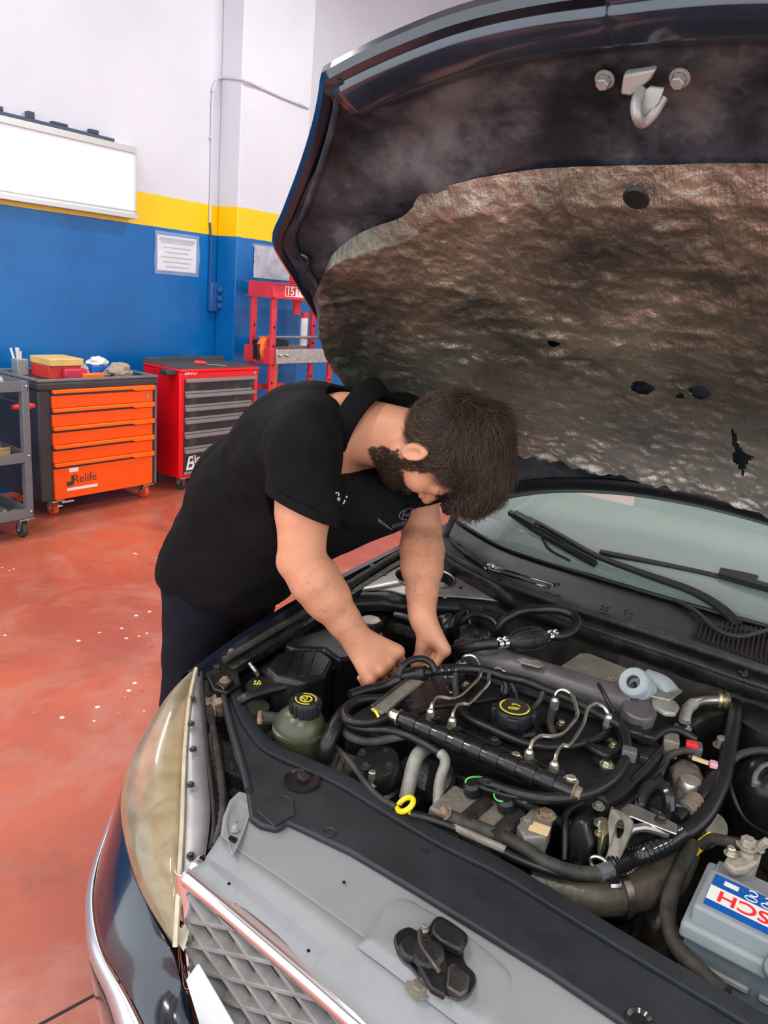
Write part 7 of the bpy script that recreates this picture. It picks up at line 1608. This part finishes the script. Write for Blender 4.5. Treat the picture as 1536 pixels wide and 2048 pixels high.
el_px = [(816+18*math.cos(t)-2*math.sin(t), 1028-10*math.sin(t)-5*math.cos(t)) for t in [2*PI*k/24 for k in range(25)]]
stitch('oval_badge', [el_px], .0009, 'thread_grey')
def word(strokes, ox, oy, sx, sy, kx, ky): return [[(ox+x*sx+y*kx, oy-y*sy+x*ky) for x, y in st_] for st_ in strokes]
FORD = [[(0, 0), (.15, .4), (.35, 1), (.7, 1)], [(.1, .55), (.5, .55)], [(.75, .1), (.65, .4), (.9, .5), (1.0, .2), (.75, .1)], [(1.15, 0), (1.2, .45), (1.4, .45)], [(1.85, .1), (1.6, .2), (1.65, .5), (1.9, .4), (2.1, 1), (1.85, .1), (2.0, 0)]]
stitch('badge_lettering', word(FORD, 804, 1036, 11, 11, 0, -3.2), .0009, 'thread_grey')
stitch('sponsor_lettering', [[(756+k*3, 1036+k*2.4), (758+k*3, 1044+k*1.9)] for k in range(8)]+[[(784+k*3.4, 1056-k*1.0), (786+k*3.4, 1049-k*1.0)] for k in range(14)]+[[(757, 1040), (772, 1052), (784, 1059)], [(784, 1059), (812, 1052), (838, 1044)]], .0009, 'thread_grey')
# ---- trousers, shoes
T = SDF((1.16, 1.28, .03), (1.76, 1.80, 1.02), .006)
T.cap(PEL+V3(0, .005, .03), PEL+V3(0, .01, -.06), .132, .140, .03, (1, 0, 0), 1.22)
for h_, k_, a_ in ((HPR, KNR, ANR), (HPL, KNL, ANL)):
    dsp = lambda P: .0035*vnoise(P, (20, 18, 26), 3.)
    T.cap(h_+V3(0, 0, -.02), k_, .098, .078, .03, disp=dsp); T.cap(k_, a_+V3(0, .0, .02), .078, .068, .02, disp=dsp); T.cap(a_, a_+V3(0, 0, -.06), .058, .058, 0, mode='-')
T.plane(PEL+V3(0, 0, .06), (0, 0, 1), V3(1.16, 1.28, .98), V3(1.76, 1.8, 1.02))
Vt, Ft = T.mesh(); Vt = smooth_mesh(Vt, Ft, 2, .5); np_obj('trousers', Vt, Ft, 'trouser_navy', man, (1.43, 1.5, .5)); del T
mat('shoe_black', (.012, .012, .012), .5)
for a_ in (ANR, ANL):
    Sh = SDF(a_+V3(-.07, -.24, -.095), a_+V3(.07, .10, .06), .005)
    Sh.cap(a_+V3(0, .03, -.035), a_+V3(0, -.15, -.055), .045, .04, .02, (1, 0, 0), 1.05); Sh.cap(a_+V3(0, .01, -.03), a_+V3(0, .0, .03), .045, .046, .03); Sh.plane(a_+V3(0, 0, -.088), (0, 0, -1), a_-.25, a_+.25)
    v, f_ = Sh.mesh(); np_obj('shoe', smooth_mesh(v, f_, 2), f_, 'shoe_black', man, tuple(a_))
# ---- hair and beard
mat('hair_brown', (.050, .032, .020), .40, var=.35, vscale=30, spec=.5)
mat('hair_scalp', (.016, .011, .008), .7, var=.3, vscale=40)
Hh = SDF(HC-.19, HC+.19, .004)
Hh.ell(hd(0, .036, -.012), np.array((.083, .106, .104))*HS, HM, 0)
for c_, r_ in (((0, .115, .045), (.060, .040, .055)), ((0, .105, .0), (.072, .045, .075)), ((.01, .095, .085), (.050, .040, .035)), ((0, .115, -.04), (.06, .035, .05)), ((.02, .075, .108), (.038, .032, .022)), ((-.03, .085, .10), (.03, .03, .025))): Hh.ell(hd(*c_), np.array(r_)*HS, HM, .025)
# remove face, ears, neck
Hh.ell(hd(0, -.03, .095), np.array((.10, .090, .072))*HS, HM, .012, '-')
for sg in (-1, 1): Hh.ell(hd(.085*sg, -.035, .005), np.array((.030, .052, .034))*HS, HM, .008, '-'); Hh.ell(hd(.08*sg, -.04, .062), np.array((.06, .072, .050))*HS, HM, .01, '-')
Hh.plane(hd(0, -.052, -.06), -hU+hF*.35, HC-.19, HC+.19, .006)
Vh, Fh = Hh.mesh(); Vh = smooth_mesh(Vh, Fh, 2); hairo = np_obj('hair', Vh, Fh, 'hair_scalp', man, tuple(HC)); del Hh
def strands(name, V, F, n, L, r, flow, m_, lift=.25, seed=1, sel=None, wav=.15, nseg=5):
    rg = np.random.default_rng(seed); A, Bq, Cq, Dq = (V[F[:, i]] for i in range(4)); cen = (A+Bq+Cq+Dq)/4; nr = np.cross(Cq-A, Dq-Bq); nr /= np.linalg.norm(nr, axis=1)[:, None]+1e-9
    ok = np.arange(len(F)) if sel is None else np.nonzero(sel(cen, nr))[0]
    if len(ok) == 0: return None
    pk = rg.choice(ok, n); p = cen[pk]+rg.normal(0, .0012, (n, 3)); nn = nr[pk]; fl0 = flow(p, nn); fl0 = fl0+rg.normal(0, wav, (n, 3)); fl0 -= nn*(fl0*nn).sum(1)[:, None]; fl0 /= np.linalg.norm(fl0, axis=1)[:, None]+1e-9
    ln = L*(rg.uniform(.6, 1.25, n))[:, None]; sd = np.cross(fl0, nn); curl = rg.normal(0, .25, n)[:, None]
    vs, fs = [], []
    for k in range(nseg+1):
        t = k/nseg; c = p+fl0*ln*t+nn*(ln*lift*(t-.75*t*t)+.0008)+sd*curl*ln*t*t*.5; w_ = r*(1-t*.85)
        vs += [c+sd*w_, c-sd*w_*.5+nn*w_*.8, c-sd*w_*.5-nn*w_*.8]
    Vv = np.stack(vs, 1).reshape(-1, 3); m3_ = 3*(nseg+1); b0 = np.arange(n)[:, None]*m3_
    for k in range(nseg):
        for q in range(3):
            fs.append(np.concatenate([b0+k*3+q, b0+k*3+(q+1) % 3, b0+(k+1)*3+(q+1) % 3, b0+(k+1)*3+q], 1))
    o = np_obj(name, Vv, np.concatenate(fs), m_, man if name in ('beard_hair', 'arm_hair', 'eyebrow_hair') else hairo, tuple(HC)); o['kind'] = 'stuff'; return o
def hflow(p, n):
    q = (p-HC)@HM.T; f = np.zeros_like(p)
    # off the crown: forwards over the top, down and back along the sides
    top = np.clip((q[:, 1]-.03)/.06, 0, 1)[:, None]; return top*(hF*.9+hR*.25)+(1-top)*(-hU*.85-hF*.45)
mat('hair_light', (.13, .082, .048), .38, var=.3, vscale=30, spec=.5)
strands('hair_strands', Vh, Fh, 9000, .030, .00055, hflow, 'hair_brown', .30, 3)
strands('light_strands', Vh, Fh, 2600, .034, .0005, hflow, 'hair_light', .55, 4, wav=.4)
strands('hair_tufts', Vh, Fh, 3000, .046, .0008, hflow, 'hair_brown', .65, 5, wav=.35, sel=lambda c, n: ((c-HC)@hU > .06))
def beard_sel(c, n):
    q = (c-HC)@HM.T/HS; r, u, f = np.abs(q[:, 0]), q[:, 1], q[:, 2]
    jaw = (u < -.045) & (u > -.128) & (f > -.012) & (f < .12) & (u < -.050+.0*f) & ~((f > .085) & (u > -.062) & (r < .02)) & (((u+.05)*-1 > (f-.055)*.55) | (f < .045) | (f > .08))
    burn = (u < .02) & (u > -.06) & (f > .006) & (f < .034) & (r > .05)
    neck = (f > -.02) & (u > -.135)
    return ((jaw & neck) | burn) & (np.linalg.norm(c-HC, axis=1) < .165)
strands('beard_hair', Vb, Fb, 13000, .009, .0006, lambda p, n: np.tile(-hU*.8+hF*.3, (len(p), 1)), 'hair_brown', .5, 7, sel=beard_sel, wav=.4, nseg=2)
strands('eyebrow_hair', Vb, Fb, 500, .009, .0006, lambda p, n: np.tile(hR, (len(p), 1))*np.sign((p-HC)@hR)[:, None], 'hair_brown', .3, 9, sel=lambda c, n: (np.abs((c-HC)@hU/HS-.017) < .006) & ((c-HC)@hF/HS > .075) & (np.abs((c-HC)@hR/HS) > .012) & (np.abs((c-HC)@hR/HS) < .052) & (np.linalg.norm(c-HC, axis=1) < .16), nseg=2)

def arm_sel(c, n):
    r = np.zeros(len(c), bool)
    for a, b in ((ELR, WRR), (ELL, WRL)):
        t = ((c-a)@(b-a))/((b-a)@(b-a)); d = np.linalg.norm(c-a-t[:, None]*(b-a), axis=1); r |= (t > .05) & (t < .95) & (d < .06)
    return r & (n[:, 2] > -.3)
strands('arm_hair', Vb, Fb, 1100, .009, .00018, lambda p, n: np.tile(WRR-ELR, (len(p), 1)), 'hair_brown', .25, 13, sel=arm_sel, wav=.25, nseg=2)
